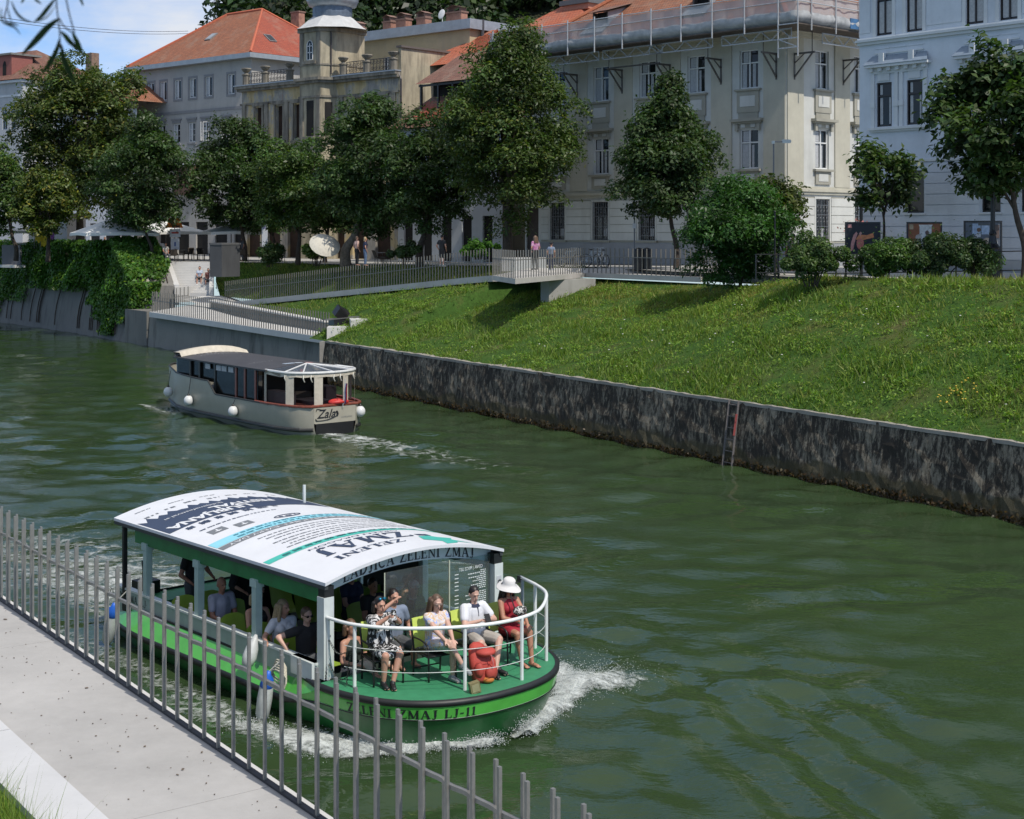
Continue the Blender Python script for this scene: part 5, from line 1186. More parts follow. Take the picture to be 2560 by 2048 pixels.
# roof
RW_, RX0, RX1 = 1.765, -6.62, .06
def rz(y): return 2.18 + .27 * (1 - min(1, abs(y) / RW_) ** 2)
def on_roof(x, y, up=.0): return V((x, y, rz(y) + up))
a = MB(); rows = []
for y in np.linspace(-RW_, RW_, 25): rows.append([(RX0, y, rz(y) - .05), (RX0, y, rz(y)), (-3, y, rz(y)), (RX1, y, rz(y)), (RX1, y, rz(y) - .05)])
a.grid(rows, caps=True); rows = [[(RX0, y, rz(y) - .05), (RX1, y, rz(y) - .05)] for y in np.linspace(-RW_, RW_, 25)]; a.grid(rows[::-1])
rf = a.build('roof', ROOFW, gt)
a = MB(); rows = [[(RX0 + .04, y, rz(y) - .056), (RX1 - .3, y, rz(y) - .056)] for y in np.linspace(-1.6, 1.6, 21)]; a.grid(rows[::-1]); a.build('dimming_ceiling', M('cabin_dimming_green', (.02, .045, .03), .7), gt)  # dark roof underside added to dim the cabin
def patch(poly, mat, up, name, n=10):
    "flat poly in (x,y) cut into strips and laid on the curved roof"
    m_ = MB(); m_.face([(x, y, 0) for x, y in poly]); m_ = cut_mb(m_, 1, np.linspace(-RW_, RW_, 27)[1:-1]); m_.map(lambda p: on_roof(p.x, p.y, up)); o = m_.build(name, mat, rf); return o
def roof_text(s, x, y, h, mat, up=.008, bold=.0, W=None, serif=False, mirror=False):
    if serif: m_, w_ = serif_mb(s, h, .05); m_.map(lambda p: V((p.x, p.y - h / 2, p.z)))
    else:
        m_ = text_mb(s, h * 1.38, bold); xs = [v[0] for v in m_.v]; w_ = max(xs) - min(xs)
    k = (W / w_) if W else 1
    m_ = cut_mb(m_.map(lambda p: V((p.x * k, p.y, p.z))), 0, np.arange(-1.7, 1.7, .1))
    # reading direction: left to right runs from the far side to the near side, tops towards the bow
    m_.map(lambda p: on_roof(x + p.y, y - p.x, up + p.z)); return m_.build('lettering', mat, rf)
def dashes(x, y0, y1, h, mat, up, rng, dens=.75, wl=(.03, .14)):
    m_ = MB(); y = y0
    while y < y1:
        w_ = rng.uniform(*wl)
        q = y
        while q < min(y + w_, y1):
            hh = h * rng.uniform(.6, 1); m_.face([on_roof(x - hh / 2, q, up), on_roof(x + hh / 2, q, up), on_roof(x + hh / 2, q + .016, up), on_roof(x - hh / 2, q + .016, up)][::-1]); q += .024
        y += w_ + h * .6
    return m_
rr = random.Random(3)
nav = [(-4.62, -1.74), (-4.62, -.9), (-4.5, .2), (-4.48, 1.5), (-5.35, 1.55)]
for i in range(16):
    y = 1.45 - i * .2; nav.append((-5.45 - .22 * (i / 16) - (.0, .1, .04, .13)[i % 4] - rr.uniform(0, .05), y)); nav.append((-5.45 - .2 * (i / 16) + rr.uniform(-.03, .05), y - .09))
nav.append((-5.78, -1.74)); patch(nav, NAVY, .004, 'navy_band')
bor = MB()
for i in range(7): bor.add(dashes(-5.86 - .05 * (i % 3), -1.55 + i * .42, -1.3 + i * .42, .09, GREYP, .006, rr))
bor.add(dashes(-6.32, -1.5, -1.2, .05, GREYP, .006, rr)); bor.add(dashes(-6.2, -.9, -.6, .05, GREYP, .006, rr)); bor.add(dashes(-6.12, -.3, 0, .05, GREYP, .006, rr)); bor.build('skyline_print', GREYP, rf)
roof_text('LJUBLJANA', -4.83, -.82, .24, WPRINT, W=1.62, bold=.012); roof_text('FESTIVAL', -5.12, .0, .22, WPRINT, W=1.3, bold=.012); roof_text('ljubljanafestival.si', -5.36, -.85, .09, WPRINT, W=1.15)
a = dashes(-4.46, -1.5, .3, .2, NAVY, .006, rr, wl=(.12, .2)); a.build('date_print', NAVY, rf); a = dashes(-4.12, -1.45, .1, .06, NAVY, .006, rr); a.build('small_print', NAVY, rf)
for (x, y) in ((-3.82, -1.28), (-3.68, -.85)):
    patch([(x - .12, y - .15), (x + .12, y - .15), (x + .12, y + .15), (x - .12, y + .15)], GREYP, .005, 'icon_box')
    m_ = MB(); m_.face([on_roof(x - .06, y - .02, .008), on_roof(x + .07, y - .02, .008), on_roof(x + .07, y + .015, .008), on_roof(x - .06, y + .015, .008)]); m_.face([on_roof(x + .02, y - .06, .0085), on_roof(x + .05, y - .06, .0085), on_roof(x + .05, y + .06, .0085), on_roof(x + .02, y + .06, .0085)]); m_.build('icon', WPRINT, rf)
a = MB(); a.tube([on_roof(-3.52 + .09 * sin(q), -.08 + .26 * cos(q), .006) for q in np.linspace(0, 2 * pi, 25)[:-1]], .008, 4, closed=True); a.add(dashes(-3.52, -.24, .08, .1, NAVY, .006, rr)); a.build('oval_logo', NAVY, rf)
patch([(-3.36, -1.74), (-3.06, -1.74), (-3.04, 1.7), (-3.3, 1.7)], LBLUE, .004, 'light_blue_band'); patch([(-3.04, -1.74), (-2.87, -1.74), (-2.87, 1.7), (-3.03, 1.7)], GREYP, .004, 'grey_band')
a = dashes(-3.27, -1.3, 1.5, .08, NAVY, .007, rr); a.add(dashes(-3.14, -1.3, 1.5, .08, NAVY, .007, rr)); a.build('small_print', M('teal_dark_print', (.05, .2, .26), .5), rf); roof_text('EVERY DAY', -2.95, -1.1, .1, WPRINT, W=.95, up=.008); a = dashes(-2.95, -.5, 1.4, .09, WPRINT, .007, rr); a.build('small_print', WPRINT, rf)
a = MB()
for k, x in enumerate((-2.68, -2.54, -2.4, -2.22, -2.08, -1.94, -1.82)): a.add(dashes(x, -1.2 + .07 * (k % 3), 1.4 - .1 * (k % 2), .055, GREYP, .005, rr))
a.build('timetable_print', GREYP, rf)
patch([(-1.68, -1.74), (-1.5, -1.74), (-1.42, 0), (-1.5, 1.7), (-1.62, 1.7), (-1.58, 0)], TEAL, .004, 'teal_band'); a = dashes(-1.56, -1.45, 1.2, .1, NAVY, .007, rr, wl=(.12, .2)); a.build('small_print', M('deep_teal', (.02, .12, .12), .5), rf)
roof_text('GREEN DRAGON', -1.33, -.25, .075, NAVY, W=1.75); roof_text('ZMAJ', -1.0, -.28, .42, NAVY, W=1.75, serif=True); roof_text('ZELENI', -.56, -.48, .19, NAVY, W=1.3, serif=True)
patch([(-.75, .62), (-.45, .5), (-.25, .72), (.0, .62), (-.08, .9), (-.22, 1.0), (-.1, 1.25), (-.42, 1.05), (-.62, 1.2), (-.66, .95), (-.8, .86)], TEAL, .004, 'dragon_emblem'); patch([(-.98, .7), (-.82, .7), (-.82, .95), (-.98, .95)], NAVY, .004, 'navy_mark')
# front fascia with name, beams, corner blocks
a = MB(); rows = []
for y in np.linspace(-1.66, 1.66, 25): rows.append([(-.20, y, rz(y) - .055), (-.155, y, rz(y) - .055), (-.155, y, rz(y) - .26), (-.20, y, rz(y) - .26)])
a.grid(rows, True, caps=True); fa = a.build('fascia', WPAINT, gt)
m_, w_ = serif_mb('LADJICA ZELENI ZMAJ', .17, .07); k = 2.6 / w_
m_ = cut_mb(m_.map(lambda p: V((p.x * k, p.y, p.z))), 0, np.arange(-1.6, 1.6, .1)); m_.map(lambda p: V((-.152 + p.z, p.x, rz(p.x) - .235 + p.y))); m_.build('lettering', BLKP, fa)
for s in (-1, 1): a = MB(); a.box((-.06, s * 1.67, 2.03), (.16, .17, .17)); a.build('corner_block', BLACKR, gt)
for s in (-1, 1):
    a = MB(); a.bb((RX0 + .7, s * 1.66 - .05, 1.84), (-.05, s * 1.66 + .05, 2.06)); a.build('roof_beam', GREEN_D, gt)
    a = MB(); a.bb((RX0, s * 1.73 - .03, 2.07), (RX1 - .02, s * 1.73 + .03, 2.165)); a.build('eave_strip', M('eave_dark', (.05, .055, .055), .5), gt)
a = MB(); a.bb((-6.35, -1.74, .55), (-6.28, -1.67, 2.15)); a.build('stern_post', BLACKR, gt); a = MB(); a.bb((-6.35, 1.67, .55), (-6.28, 1.74, 2.15)); a.build('stern_post', BLACKR, gt)
def post(w): a = MB(); a.prism([(-w, -w), (w, -w), (w, w), (-w, w)], .93, 1.76); a.prism([(-w * 1.5, -w * 1.3), (w * 1.5, -w * 1.3), (w * 1.5, w * 1.3), (-w * 1.5, w * 1.3)], 1.76, 1.88); return a
p0 = post(.06).build('post', M('pale_green_paint', (.38, .50, .47), .5, .08, 5), gt); ps = [(-5.55, -1.66), (-3.75, -1.67), (-1.95, -1.68), (-5.55, 1.66), (-3.75, 1.67), (-1.95, 1.68)]
for i, (x, y) in enumerate(ps): o = p0 if i == 0 else dup(p0, gt); o.location = (x, y, 0)
for s in (-1, 1):
    a = MB(); a.bb((-.15, s * 1.68 - .09, .74), (.03, s * 1.68 + .09, 1.95)); o = a.build('corner_post', WPAINT, gt)
    a = MB(); a.bb((.031, s * 1.68 - .012, 1.1), (.036, s * 1.68 + .0, 1.38)); a.bb((.031, s * 1.68 - .02, 1.36), (.036, s * 1.68 + .03, 1.39)); a.build('post_mark', GREYP, o)
    if s > 0: a = MB(); a.bb((.031, 1.63, 1.55), (.036, 1.73, 1.75)); a.build('notice', M('paper', (.5, .52, .54)), o); a = MB(); a.tube([(.05, 1.68 + .03 * cos(q), 1.66 + .03 * sin(q)) for q in np.linspace(0, 6.28, 9)[:-1]], .008, 4, closed=True); a.build('notice_mark', BLKP, o)
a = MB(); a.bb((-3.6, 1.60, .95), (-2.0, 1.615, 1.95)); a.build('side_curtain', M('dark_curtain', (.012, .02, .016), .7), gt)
# clear windscreen with the mirrored price list
CLEAR = m_clear('clear_vinyl', (.84, .90, .88), .95)
a = MB(); a.bb((-.10, -.55, .8), (-.094, .72, 2.12)); a.build('windscreen', CLEAR, gt); a = MB(); a.bb((-.10, .74, .8), (-.094, 1.58, 2.1)); ws = a.build('windscreen', CLEAR, gt)
m_ = text_mb('CENIK | PRICE LIST', .075); m_.map(lambda p: V((-.088, 1.18 - p.x * .8, 1.93 + p.y))); pl_m = MB(); pl_m.add(m_)
for k in range(30):
    z = 1.86 - k * .031 - (.03 if k > 9 else 0); L_ = rr.uniform(.12, .5); y = 1.52 - L_
    while y < 1.5: wl = rr.uniform(.015, .05); pl_m.face([(-.088, y, z), (-.088, min(y + wl, 1.5), z), (-.088, min(y + wl, 1.5), z + .014), (-.088, y, z + .014)]); y += wl + .012
    if k % 2 == 0: pl_m.face([(-.088, .84, z), (-.088, .92, z), (-.088, .92, z + .014), (-.088, .84, z + .014)])
pl_m.build('price_list', M('white_lettering', (.75, .77, .77), .5), ws)
a = MB(); a.tube([(-.09, .73, .75), (-.09, .73, 2.12)], .012, 5); a.tube([(-.09, -.56, .75), (-.09, -.56, 2.12)], .01, 5); a.build('windscreen_edge', M('pale_edge', (.55, .58, .45)), gt)
# bow rail, wires, chain
RAILW = M('white_rail_paint', (.72, .74, .72), .35, .06, 8, coat=.2)
rp = [(.02, -1.72), (.6, -1.66), (1.15, -1.35), (1.6, -.85), (1.9, -.25), (1.97, .35), (1.8, .95), (1.35, 1.5), (.85, 1.72)]
def spl(pts, n=8):
    out = []; P_ = [V((*p, 0)) if len(p) == 2 else V(p) for p in pts]
    for i in range(len(P_) - 1):
        p0_, p1, p2, p3 = P_[max(i - 1, 0)], P_[i], P_[i + 1], P_[min(i + 2, len(P_) - 1)]
        for k in range(n):
            t = k / n; out.append(.5 * ((2 * p1) + (p2 - p0_) * t + (2 * p0_ - 5 * p1 + 4 * p2 - p3) * t * t + (3 * p1 - p0_ - 3 * p2 + p3) * t ** 3))
    out.append(P_[-1]); return out
RP3 = spl(rp); a = MB(); a.tube([(p.x, p.y, 1.66 + .10 * np.clip((p.y - .9) / .9, 0, 1)) for p in RP3] + [(.45, 1.78, 1.78)], .028, 8); br = a.build('bow_rail', RAILW, gt, smooth=True)
a = MB(); a.box((.44, 1.78, 1.75), (.1, .06, .1)); a.build('rail_end_cap', BLACKR, br)
for i, (x, y) in enumerate([(.05, -1.71), (.62, -1.64), (1.78, -.52), (1.97, .42), (1.5, 1.36), (.88, 1.70), (.5, 1.77)]):
    a = MB(); zt = 1.65 + .1 * np.clip((y - .9) / .9, 0, 1); a.tube([(x, y, .74), (x, y, zt)], .027, 8); a.build('rail_post', RAILW if i < 6 else M('grey_post', (.3, .32, .33)), br)
WIRE = M('steel_wire', (.5, .52, .5), .4)
for z in (1.02, 1.33): a = MB(); a.tube([(p.x, p.y, z) for p in RP3[6:-2]], .006, 4); a.build('rail_wire', WIRE, br)
ch = MB()
for pp in ([(.05, -1.71, 1.35), (.3, -1.7, 1.18), (.62, -1.64, 1.30)], [(.05, -1.71, 1.0), (.32, -1.7, .80), (.62, -1.64, .98)], [(.05, -1.72, .98), (.04, -1.74, .76)], [(.6, -1.68, 1.3), (.52, -1.68, 1.0), (.5, -1.7, .76)], [(1.5, 1.4, 1.5), (1.52, 1.4, 1.2), (1.5, 1.42, .95)]):
    q = spl(pp, 9)
    for i in range(len(q) - 1):
        d = (q[i + 1] - q[i]); n_ = d.cross(V((0, 0, 1)) if i % 2 else V((1, 0, .2))).normalized() * .014; c = (q[i] + q[i + 1]) / 2; d = d * .62
        ch.tube([c + d * cos(t) + n_ * sin(t) for t in np.linspace(0, 2 * pi, 9)[:-1]], .005, 4, closed=True)
ch.build('chain', M('chain_steel', (.05, .055, .05), .4, metal=.6), br)
# name on the bow
cum = [0]; bow = [(x, y, nx, ny_) for x, y, nx, ny_, b in OUT if x > -.9 and y < 1.2 and (y < 0 or x > 1)]
for i in range(1, len(bow)): cum.append(cum[-1] + sqrt((bow[i][0] - bow[i - 1][0]) ** 2 + (bow[i][1] - bow[i - 1][1]) ** 2))
def on_bow(u, z, up):
    i = int(np.clip(np.searchsorted(cum, u) - 1, 0, len(bow) - 2)); t = (u - cum[i]) / (cum[i + 1] - cum[i]); p = [lerp(bow[i][j], bow[i + 1][j], t) for j in range(4)]
    o = lerp(-.04, .0, (z - .465) / .175) + up; return V((p[0] + p[2] * o, p[1] + p[3] * o, z))
def bow_px(u):
    p = gb(on_bow(u, .55, 0)); return CX_ + F_ * p.x / p.y
uu = np.linspace(.1, cum[-1] - .1, 400); pxs = np.array([bow_px(u) for u in uu]); u0 = float(uu[np.argmax(pxs > 868)]); u1 = float(uu[np.argmax(pxs > 1190)]); WB = u1 - u0
m_, w_ = serif_mb('ZELENI ZMAJ LJ-11', .135, .07); k = WB / w_; m_.map(lambda p: V((p.x * k, p.y, p.z)))
m_ = cut_mb(m_, 0, np.arange(-1.2, 1.25, .08)); m_.map(lambda p: on_bow((u0 + u1) / 2 + p.x, .487 + p.y, .006 + p.z)); m_.build('lettering', BLKP, gt)
a = MB(); st = [on_bow(u, .474, .006) for u in np.linspace(.6, cum[-1] - .05, 40)]; a.grid([[p - V((0, 0, .007)), p + V((0, 0, .007))] for p in st]); a.build('pinstripe', M('pale_green_line', (.35, .6, .32)), gt)
# seats inside: lime moulded shells
LIME = M('lime_seat', (.30, .44, .05), .5, .1, 5)
a = MB(); rows = []
for t in np.linspace(0, 1, 9):
    y = lerp(-.22, .22, t); c = .03 * (1 - (2 * t - 1) ** 2)
    rows.append([(.44, y, .42 - c * .3), (.2, y, .40 - c), (.05, y, .41 - c), (-.02 - c * .6, y, .5), (-.08 - c, y, .72), (-.12 - c, y, .92 - .06 * abs(2 * t - 1) ** 3)])
a.grid(rows); a.add(a, lambda p: p + V((-.012, 0, -.012))); S0 = a.build('seat', LIME, gt, smooth=True); first = True
for x in (-1.15, -1.95, -2.75, -3.55, -4.35):
    for y in (-1.45, -.95, .5, 1.0, 1.45):
        o = S0 if first else dup(S0, gt); first = False; o.location = (x - .2, y, .16)
a = MB()
for x in (-1.15, -1.95, -2.75, -3.55, -4.35):
    for y0, y1 in ((-1.65, -.72), (.28, 1.65)): a.bar((x, y0, .36), (x, y1, .36), .04); a.bar((x, y0 + .1, .16), (x, y0 + .1, .55), .04); a.bar((x, y1 - .1, .16), (x, y1 - .1, .55), .04)
a.build('seat_frame', BLACKR, gt)
a = MB(); a.bb((-5.1, -.2, .16), (-4.9, .9, 1.05)); a.bb((-5.3, .0, 1.05), (-4.8, .8, 1.12)); a.build('helm_console', M('console_dark', (.02, .025, .022), .5), gt)
a = MB(); a.tube([(-6.7, .75, .6), (-6.75, .75, 1.9)], .018, 6); fl_ = a.build('flag_staff', M('white_pole', (.6, .6, .6)), gt)
for k, c in enumerate(((.55, .55, .55), (.03, .07, .35), (.50, .03, .03))):
    a = MB(); rows = []
    for t in np.linspace(0, 1, 7): rows.append([(-6.74 - .10 * t + .02 * sin(t * 6), .75 - .03 * t + (.09 - .09 * k) * .3, 1.86 - .5 * t), (-6.74 - .10 * t - .1 + .02 * sin(t * 6 + 1), .75 - .05 * t, 1.84 - .5 * t)])
    a.grid([[p + V((-.09 * k, 0, 0)) for p in map(V, r)] for r in rows]); a.build('flag', M('flag_cloth', c, .8), fl_)
a = MB(); a.tube([(-4.9, 1.2, rz(1.2)), (-4.9, 1.2, rz(1.2) + .33)], .03, 8); a.build('antenna', WPAINT, gt)
a = MB(); a.box((-6.85, -1.0, .72), (.35, .4, .35)); a.tube([(-6.6, -1.2, .66), (-6.55, -1.2, 1.15), (-6.4, -1.3, 1.35)], .03, 6); a.build('outboard_box', BLACKR, gt)
# coil of rope on the side, hung fenders
rp_ = thing('rope_coil', 'cream coil of mooring rope hung on the side of the green boat', 'rope', gb((-.95, -1.86, .7)), GB_RZ)
a = MB()
for k in range(5): a.tube([(.17 * cos(t) * (1 + .08 * k) + .02 * k, -.05 - .02 * k + .02 * sin(3 * t), .16 * sin(t) - .03 * k) for t in np.linspace(0, 2 * pi, 15)[:-1]], .014, 6, closed=True)
a.tube(spl([(.1, -.05, -.2), (.02, -.08, -.35), (.14, -.1, -.5)]), .012, 6); rp_c = a.build('coil', M('cream_rope', (.48, .45, .36), .9, .25, 40), rp_)
FB = M('fender_blue', (.02, .12, .55), .4); FW = M('fender_white', (.55, .57, .56), .45, .15, 8)
for lab, (x, y, z), tilt in (('white fender with blue ends hanging at the stern of the green boat', (-6.1, -2.1, .38), .35), ('white fender with blue ends hanging below the rope coil', (-1.0, -2.14, .3), .25)):
    f = thing('fender', lab, 'fender', gb((x, y, z)), GB_RZ, 'fenders on the green boat')
    a = MB(); a.lathe([(.02, -.36), (.07, -.34), (.105, -.26), (.115, 0), (.105, .2), (.09, .26)], n=14, caps=True); a.map(lambda p: Matrix.Rotation(tilt, 3, 'Y') @ p); a.build('body', FW, f, smooth=True)
    a = MB(); a.lathe([(.092, .2), (.108, .22), (.09, .34), (.045, .4), (.03, .46)], n=14, caps=True); a.map(lambda p: Matrix.Rotation(tilt, 3, 'Y') @ p); a.build('end', FB, f, smooth=True)
    a = MB(); a.tube([Matrix.Rotation(tilt, 3, 'Y') @ V((0, 0, .45)), (.16, .25, .62)], .01, 5); a.build('rope', M('fender_rope', (.3, .3, .28)), f)
fs = thing('fender', 'slim white fender lying over the side of the green boat beside the second post', 'fender', gb((-1.72, -1.93, .82)), GB_RZ)
a = MB(); a.lathe([(.02, -.24), (.09, -.2), (.115, -.08), (.10, .06), (.05, .2), (.02, .27)], n=14, caps=True); a.map(lambda p: Matrix.Rotation(-.35, 3, 'X') @ p); a.build('body', FW, fs, smooth=True)
# bow chairs with lime backs
LIMEB = M('lime_fabric', (.56, .68, .14), .6, .08, 5); CHF = M('black_tube', (.012, .012, .012), .4)
def chair_mb():
    f = MB()
    for s in (-.25, .25):
        f.tube(spl([(-.24, s, 0), (-.22, s, .42), (-.27, s, .66), (-.33, s, .95)], 4), .016, 6); f.tube(spl([(.26, s, 0), (.25, s, .42), (.22, s, .60), (.0, s, .66), (-.27, s, .655)], 5), .016, 6); f.bar((-.23, s, .42), (.25, s, .42), .025)
    f.bar((.25, -.25, .42), (.25, .25, .42), .025); f.bar((-.23, -.25, .42), (-.23, .25, .42), .025); f.bar((-.23, -.25, .12), (-.23, .25, .12), .02)
    s_ = MB(); s_.bb((-.22, -.235, .425), (.25, .235, .445))
    b_ = MB(); rows = []
    for t in np.linspace(-1, 1, 7): rows.append([(-.235 + .02 * t * t, t * .235, .47), (-.275 + .02 * t * t, t * .24, .7), (-.335 + .03 * t * t, t * .235, .96)])
    b_.grid(rows); b_.add(b_, lambda p: p + V((-.015, 0, 0))); return f, s_, b_
cf, cs, cb = chair_mb(); c0 = None
CH = [((.62, -1.14), -.25, 'lime backed bow chair under the woman photographing'), ((.95, -.42), -.15, 'lime backed bow chair under the long haired woman in a floral dress'), ((1.0, .30), -.05, 'lime backed bow chair under the man in the white polo shirt'), ((1.05, .98), .0, 'lime backed bow chair under the woman in the white hat')]
for (x, y), r_, lab in CH:
    if c0 is None:
        c0 = thing('deck_chair', lab, 'chair', gb((x, y, .742)), GB_RZ + r_, 'chairs on the bow'); cf.build('frame', CHF, c0, smooth=True); cs.build('seat', CHF, c0); cb.build('backrest', LIMEB, c0, smooth=True)
    else: dup_tree(c0, lab, gb((x, y, .742)), GB_RZ + r_)
for o in [c for c in COL.objects if c.name.startswith('deck_chair')]: o.scale = (.93, .93, .86)
# backpack and lantern-like block on deck
bp = thing('backpack', 'red rucksack standing on the green bow deck', 'bag', gb((1.62, -.02, .742)), GB_RZ + .3)
RED = M('red_nylon', (.42, .055, .04), .7, .2, 6); a = MB(); rows = []
for z, w_, d_ in ((0, .15, .11), (.06, .2, .15), (.25, .2, .15), (.42, .17, .13), (.5, .12, .1), (.54, .05, .05)):
    rows.append([((d_ * cos(q) * (1 + .1 * cos(2 * q))) - z * .25, w_ * sin(q) * (1 - .1 * cos(2 * q)), z) for q in np.linspace(0, 2 * pi, 17)[:-1]])
a.grid(rows, True, caps=True); a.build('body', RED, bp, smooth=True)
a = MB(); a.ell((.13, 0, .14), (.08, .13, .12)); a.ell((.02, .17, .2), (.08, .06, .12)); a.ell((.02, -.17, .2), (.08, .06, .12)); a.build('pocket', RED, bp, smooth=True)
a = MB(); a.ell((.02, 0, .43), (.16, .17, .07)); a.build('lid', RED, bp, smooth=True); a = MB(); a.ell((.1, -.05, .05), (.1, .1, .06)); a.build('orange_base', M('orange_nylon', (.5, .16, .03), .7), bp, smooth=True)
a = MB(); a.tube(spl([(-.1, .05, .5), (-.2, .07, .3), (-.12, .07, .05)]), .015, 5); a.tube(spl([(.16, -.06, .42), (.2, -.06, .3), (.18, -.06, .2)]), .008, 4); a.build('strap', M('pink_strap', (.5, .16, .16)), bp)
lk = thing('signal_lamp', 'small brass bow lamp box on the rail foot', 'lamp', gb((1.97, -.5, .76)), GB_RZ - .3); a = MB(); a.box((0, 0, .06), (.09, .15, .16), R=Matrix.Rotation(.2, 3, 'X')); a.build('housing', M('brass_box', (.20, .17, .08), .5, .2), lk); a = MB(); a.box((.0475, 0, .06), (.006, .11, .11), R=Matrix.Rotation(.2, 3, 'X')); a.build('glass', M('lamp_glass', (.3, .28, .16), .2), lk)

# ------------------------------------------------------------------ beige cabin boat
L_ = (ZB - ZS).length + 1.2; W2 = 1.66
zt = thing('cabin_boat', 'cream cabin boat with dark flat roof and round glazed stern lounge', 'boat', ZA_LOC, ZA_RZ)
BEI = M('cream_hull_paint', (.38, .355, .285), .45, .08, 2, coat=.15); BEID = M('dark_strake', (.03, .03, .028), .5); MAHO = M('mahogany', (.20, .055, .035), .4, .25, 8); ROOFD = M('anthracite_roof', (.05, .049, .052), .6, .15, 2); CANV = M('cream_canvas', (.52, .47, .38), .8, .12, 5); DGL = M('dark_cabin_glass', (.010, .011, .010), .12, .3, 2, spec=.3)
def zhw(x):
    if x < 2.2: return .88 + (W2 - .88) * sqrt(max(0, 1 - ((2.2 - x) / 2.2) ** 2))
    return W2 * (1 if x < L_ * .55 else max(.0, 1 - ((x - L_ * .55) / (L_ * .45)) ** 2.4) ** .8)
def zsheer(x): return 1.02 if x < 6.0 else (1.02 + .48 * min(1, (x - 6.0) / .6)) + .1 * max(0, (x - 7) / 4)
xs = [0, .3, .8, 1.5, 2.5, 3.5, 4.5, 5.5, 5.95, 6.05, 6.3, 6.6, 7, 8, 9, 9.8, L_ - .8, L_ - .35, L_ - .1, L_]
for s in (-1, 1):
    a = MB(); rows = []
    for x in xs:
        h = zhw(x); rows.append([(x, s * h * .55, -.5), (x, s * h * .86, -.1), (x, s * h * .95, .16), (x, s * h, .34), (x, s * h * 1.01, zsheer(x))])
    a.grid(rows if s > 0 else rows[::-1]); a.build('hull_side', BEI, zt, smooth=True)
    a = MB(); a.grid([[(x, s * (zhw(x) * .97 + .02), .14), (x, s * (zhw(x) + .05), .18), (x, s * (zhw(x) + .05), .24), (x, s * (zhw(x) + .01), .28)] for x in xs]); a.build('strake', BEID, zt)
    a = MB(); a.tube([(x, s * (zhw(x) * 1.01), zsheer(x) + .02) for x in xs if x > 2.2], .035, 6); a.build('gunwale', BEID, zt)
a = MB(); h = zhw(0); a.face([(0, h * .95, .42), (0, h, .44), (0, h, 1.0), (0, -h, 1.0), (0, -h, .44), (0, -h * .95, .42)]); tr_ = a.build('transom', BEI, zt)
a = MB(); a.bb((.0, -.8, -.4), (.35, .8, .42)); a.build('stern_underside', M('stern_black', (.012, .012, .013), .5), zt)
m_ = text_mb('Zala', .62, .008, .35); m_.map(lambda p: V((-.012, -p.x * .72 + .38, .75 + p.y * .72))); m_.build('lettering', BLKP, tr_)
a = MB(); a.tube(spl([(-.012, .80, .86), (-.012, .76, .95), (-.012, .58, .92)]), .012, 5); a.tube(spl([(-.012, .82, .60), (-.012, .74, .53), (-.012, .3, .55), (-.012, -.08, .68), (-.012, -.06, .84)]), [.022] * 8 + [.014] * 8 + [.018] * 8 + [.04] * 8 + [.02], 5); a.build('flourish', BLKP, tr_)
m_ = text_mb('LJUBLJANA', .085, 0, 0, spacing=1.3); m_.map(lambda p: V((-.012, -p.x * .9 - .50, .60 + p.y))); m_.build('lettering', GREYP, tr_)
a = MB(); rows = [[(x, -zhw(x), zsheer(x) - .02), (x, zhw(x), zsheer(x) - .02)] for x in xs if x < 3.0]; a.grid(rows); a.build('stern_deck', MAHO, zt)
a = MB(); a.tube([(x, -zhw(x), 1.05) for x in (2.9, 2, 1.2, .6, .25, .02)] + [(x, zhw(x), 1.05) for x in (.02, .25, .6, 1.2, 2, 2.9)], .05, 6); a.build('stern_rail', MAHO, zt)
# cabin
RZ2 = 2.25
a = MB(); a.bb((3.1, -1.42, .95), (9.6, 1.42, 1.0)); a.build('cabin_sill', BEID, zt)
for s in (-1, 1):
    a = MB(); a.bb((2.95, s * 1.5 - .015, .98), (6.35, s * 1.5 + .015, RZ2 - .06)); a.bb((6.35, s * 1.45 - .015, 1.45), (9.7, s * 1.45 + .015, RZ2 - .06)); a.build('cabin_glass', DGL, zt)
    for x in (3.1, 3.9, 4.6, 6.3, 7.6, 8.4): 
        a = MB(); a.bb((x - .06, s * 1.52 - .03, 1.0 if x < 6.4 else 1.5), (x + .06, s * 1.52 + .03, RZ2 - .05)); a.build('cabin_post', MAHO if x < 5 else BEID, zt)
    a = MB(); a.bb((9.45, s * 1.42 - .04, 1.5), (9.75, s * 1.42 + .04, RZ2 - .05)); a.build('front_panel', M('pale_blue_panel', (.28, .36, .40)), zt)
    for x in (5.0, 5.55, 6.0, 6.9):
        a = MB(); a.bb((x - .19, s * 1.53 - .012, 1.95), (x + .19, s * 1.53 + .012, 2.15)); a.build('blind', CURT, zt)
a = MB(); a.bb((2.95, -1.3, .98), (3.0, 1.3, RZ2 - .06)); a.build('bulkhead', M('dark_bulkhead', (.02, .015, .012), .6), zt)
rp2 = [(x, -1.62) for x in (2.2, 4, 6, 8, 9.6)] + [(10.05, -1.3), (10.3, -.6), (10.3, .6), (10.05, 1.3)] + [(x, 1.62) for x in (9.6, 8, 6, 4, 2.2)]
a = MB(); a.prism(rp2, lambda x, y: RZ2 + .12 * (1 - (y / 1.62) ** 2) - .06, lambda x, y: RZ2 + .12 * (1 - (y / 1.62) ** 2)); zr_ = None
a = MB(); rows = []
for y in np.linspace(-1.62, 1.62, 13):
    z = RZ2 + .13 * (1 - (y / 1.62) ** 2); xe = 10.3 - .55 * (abs(y) / 1.62) ** 3; rows.append([(2.2, y, z - .06), (2.2, y, z), (6, y, z), (xe, y, z), (xe, y, z - .06)])
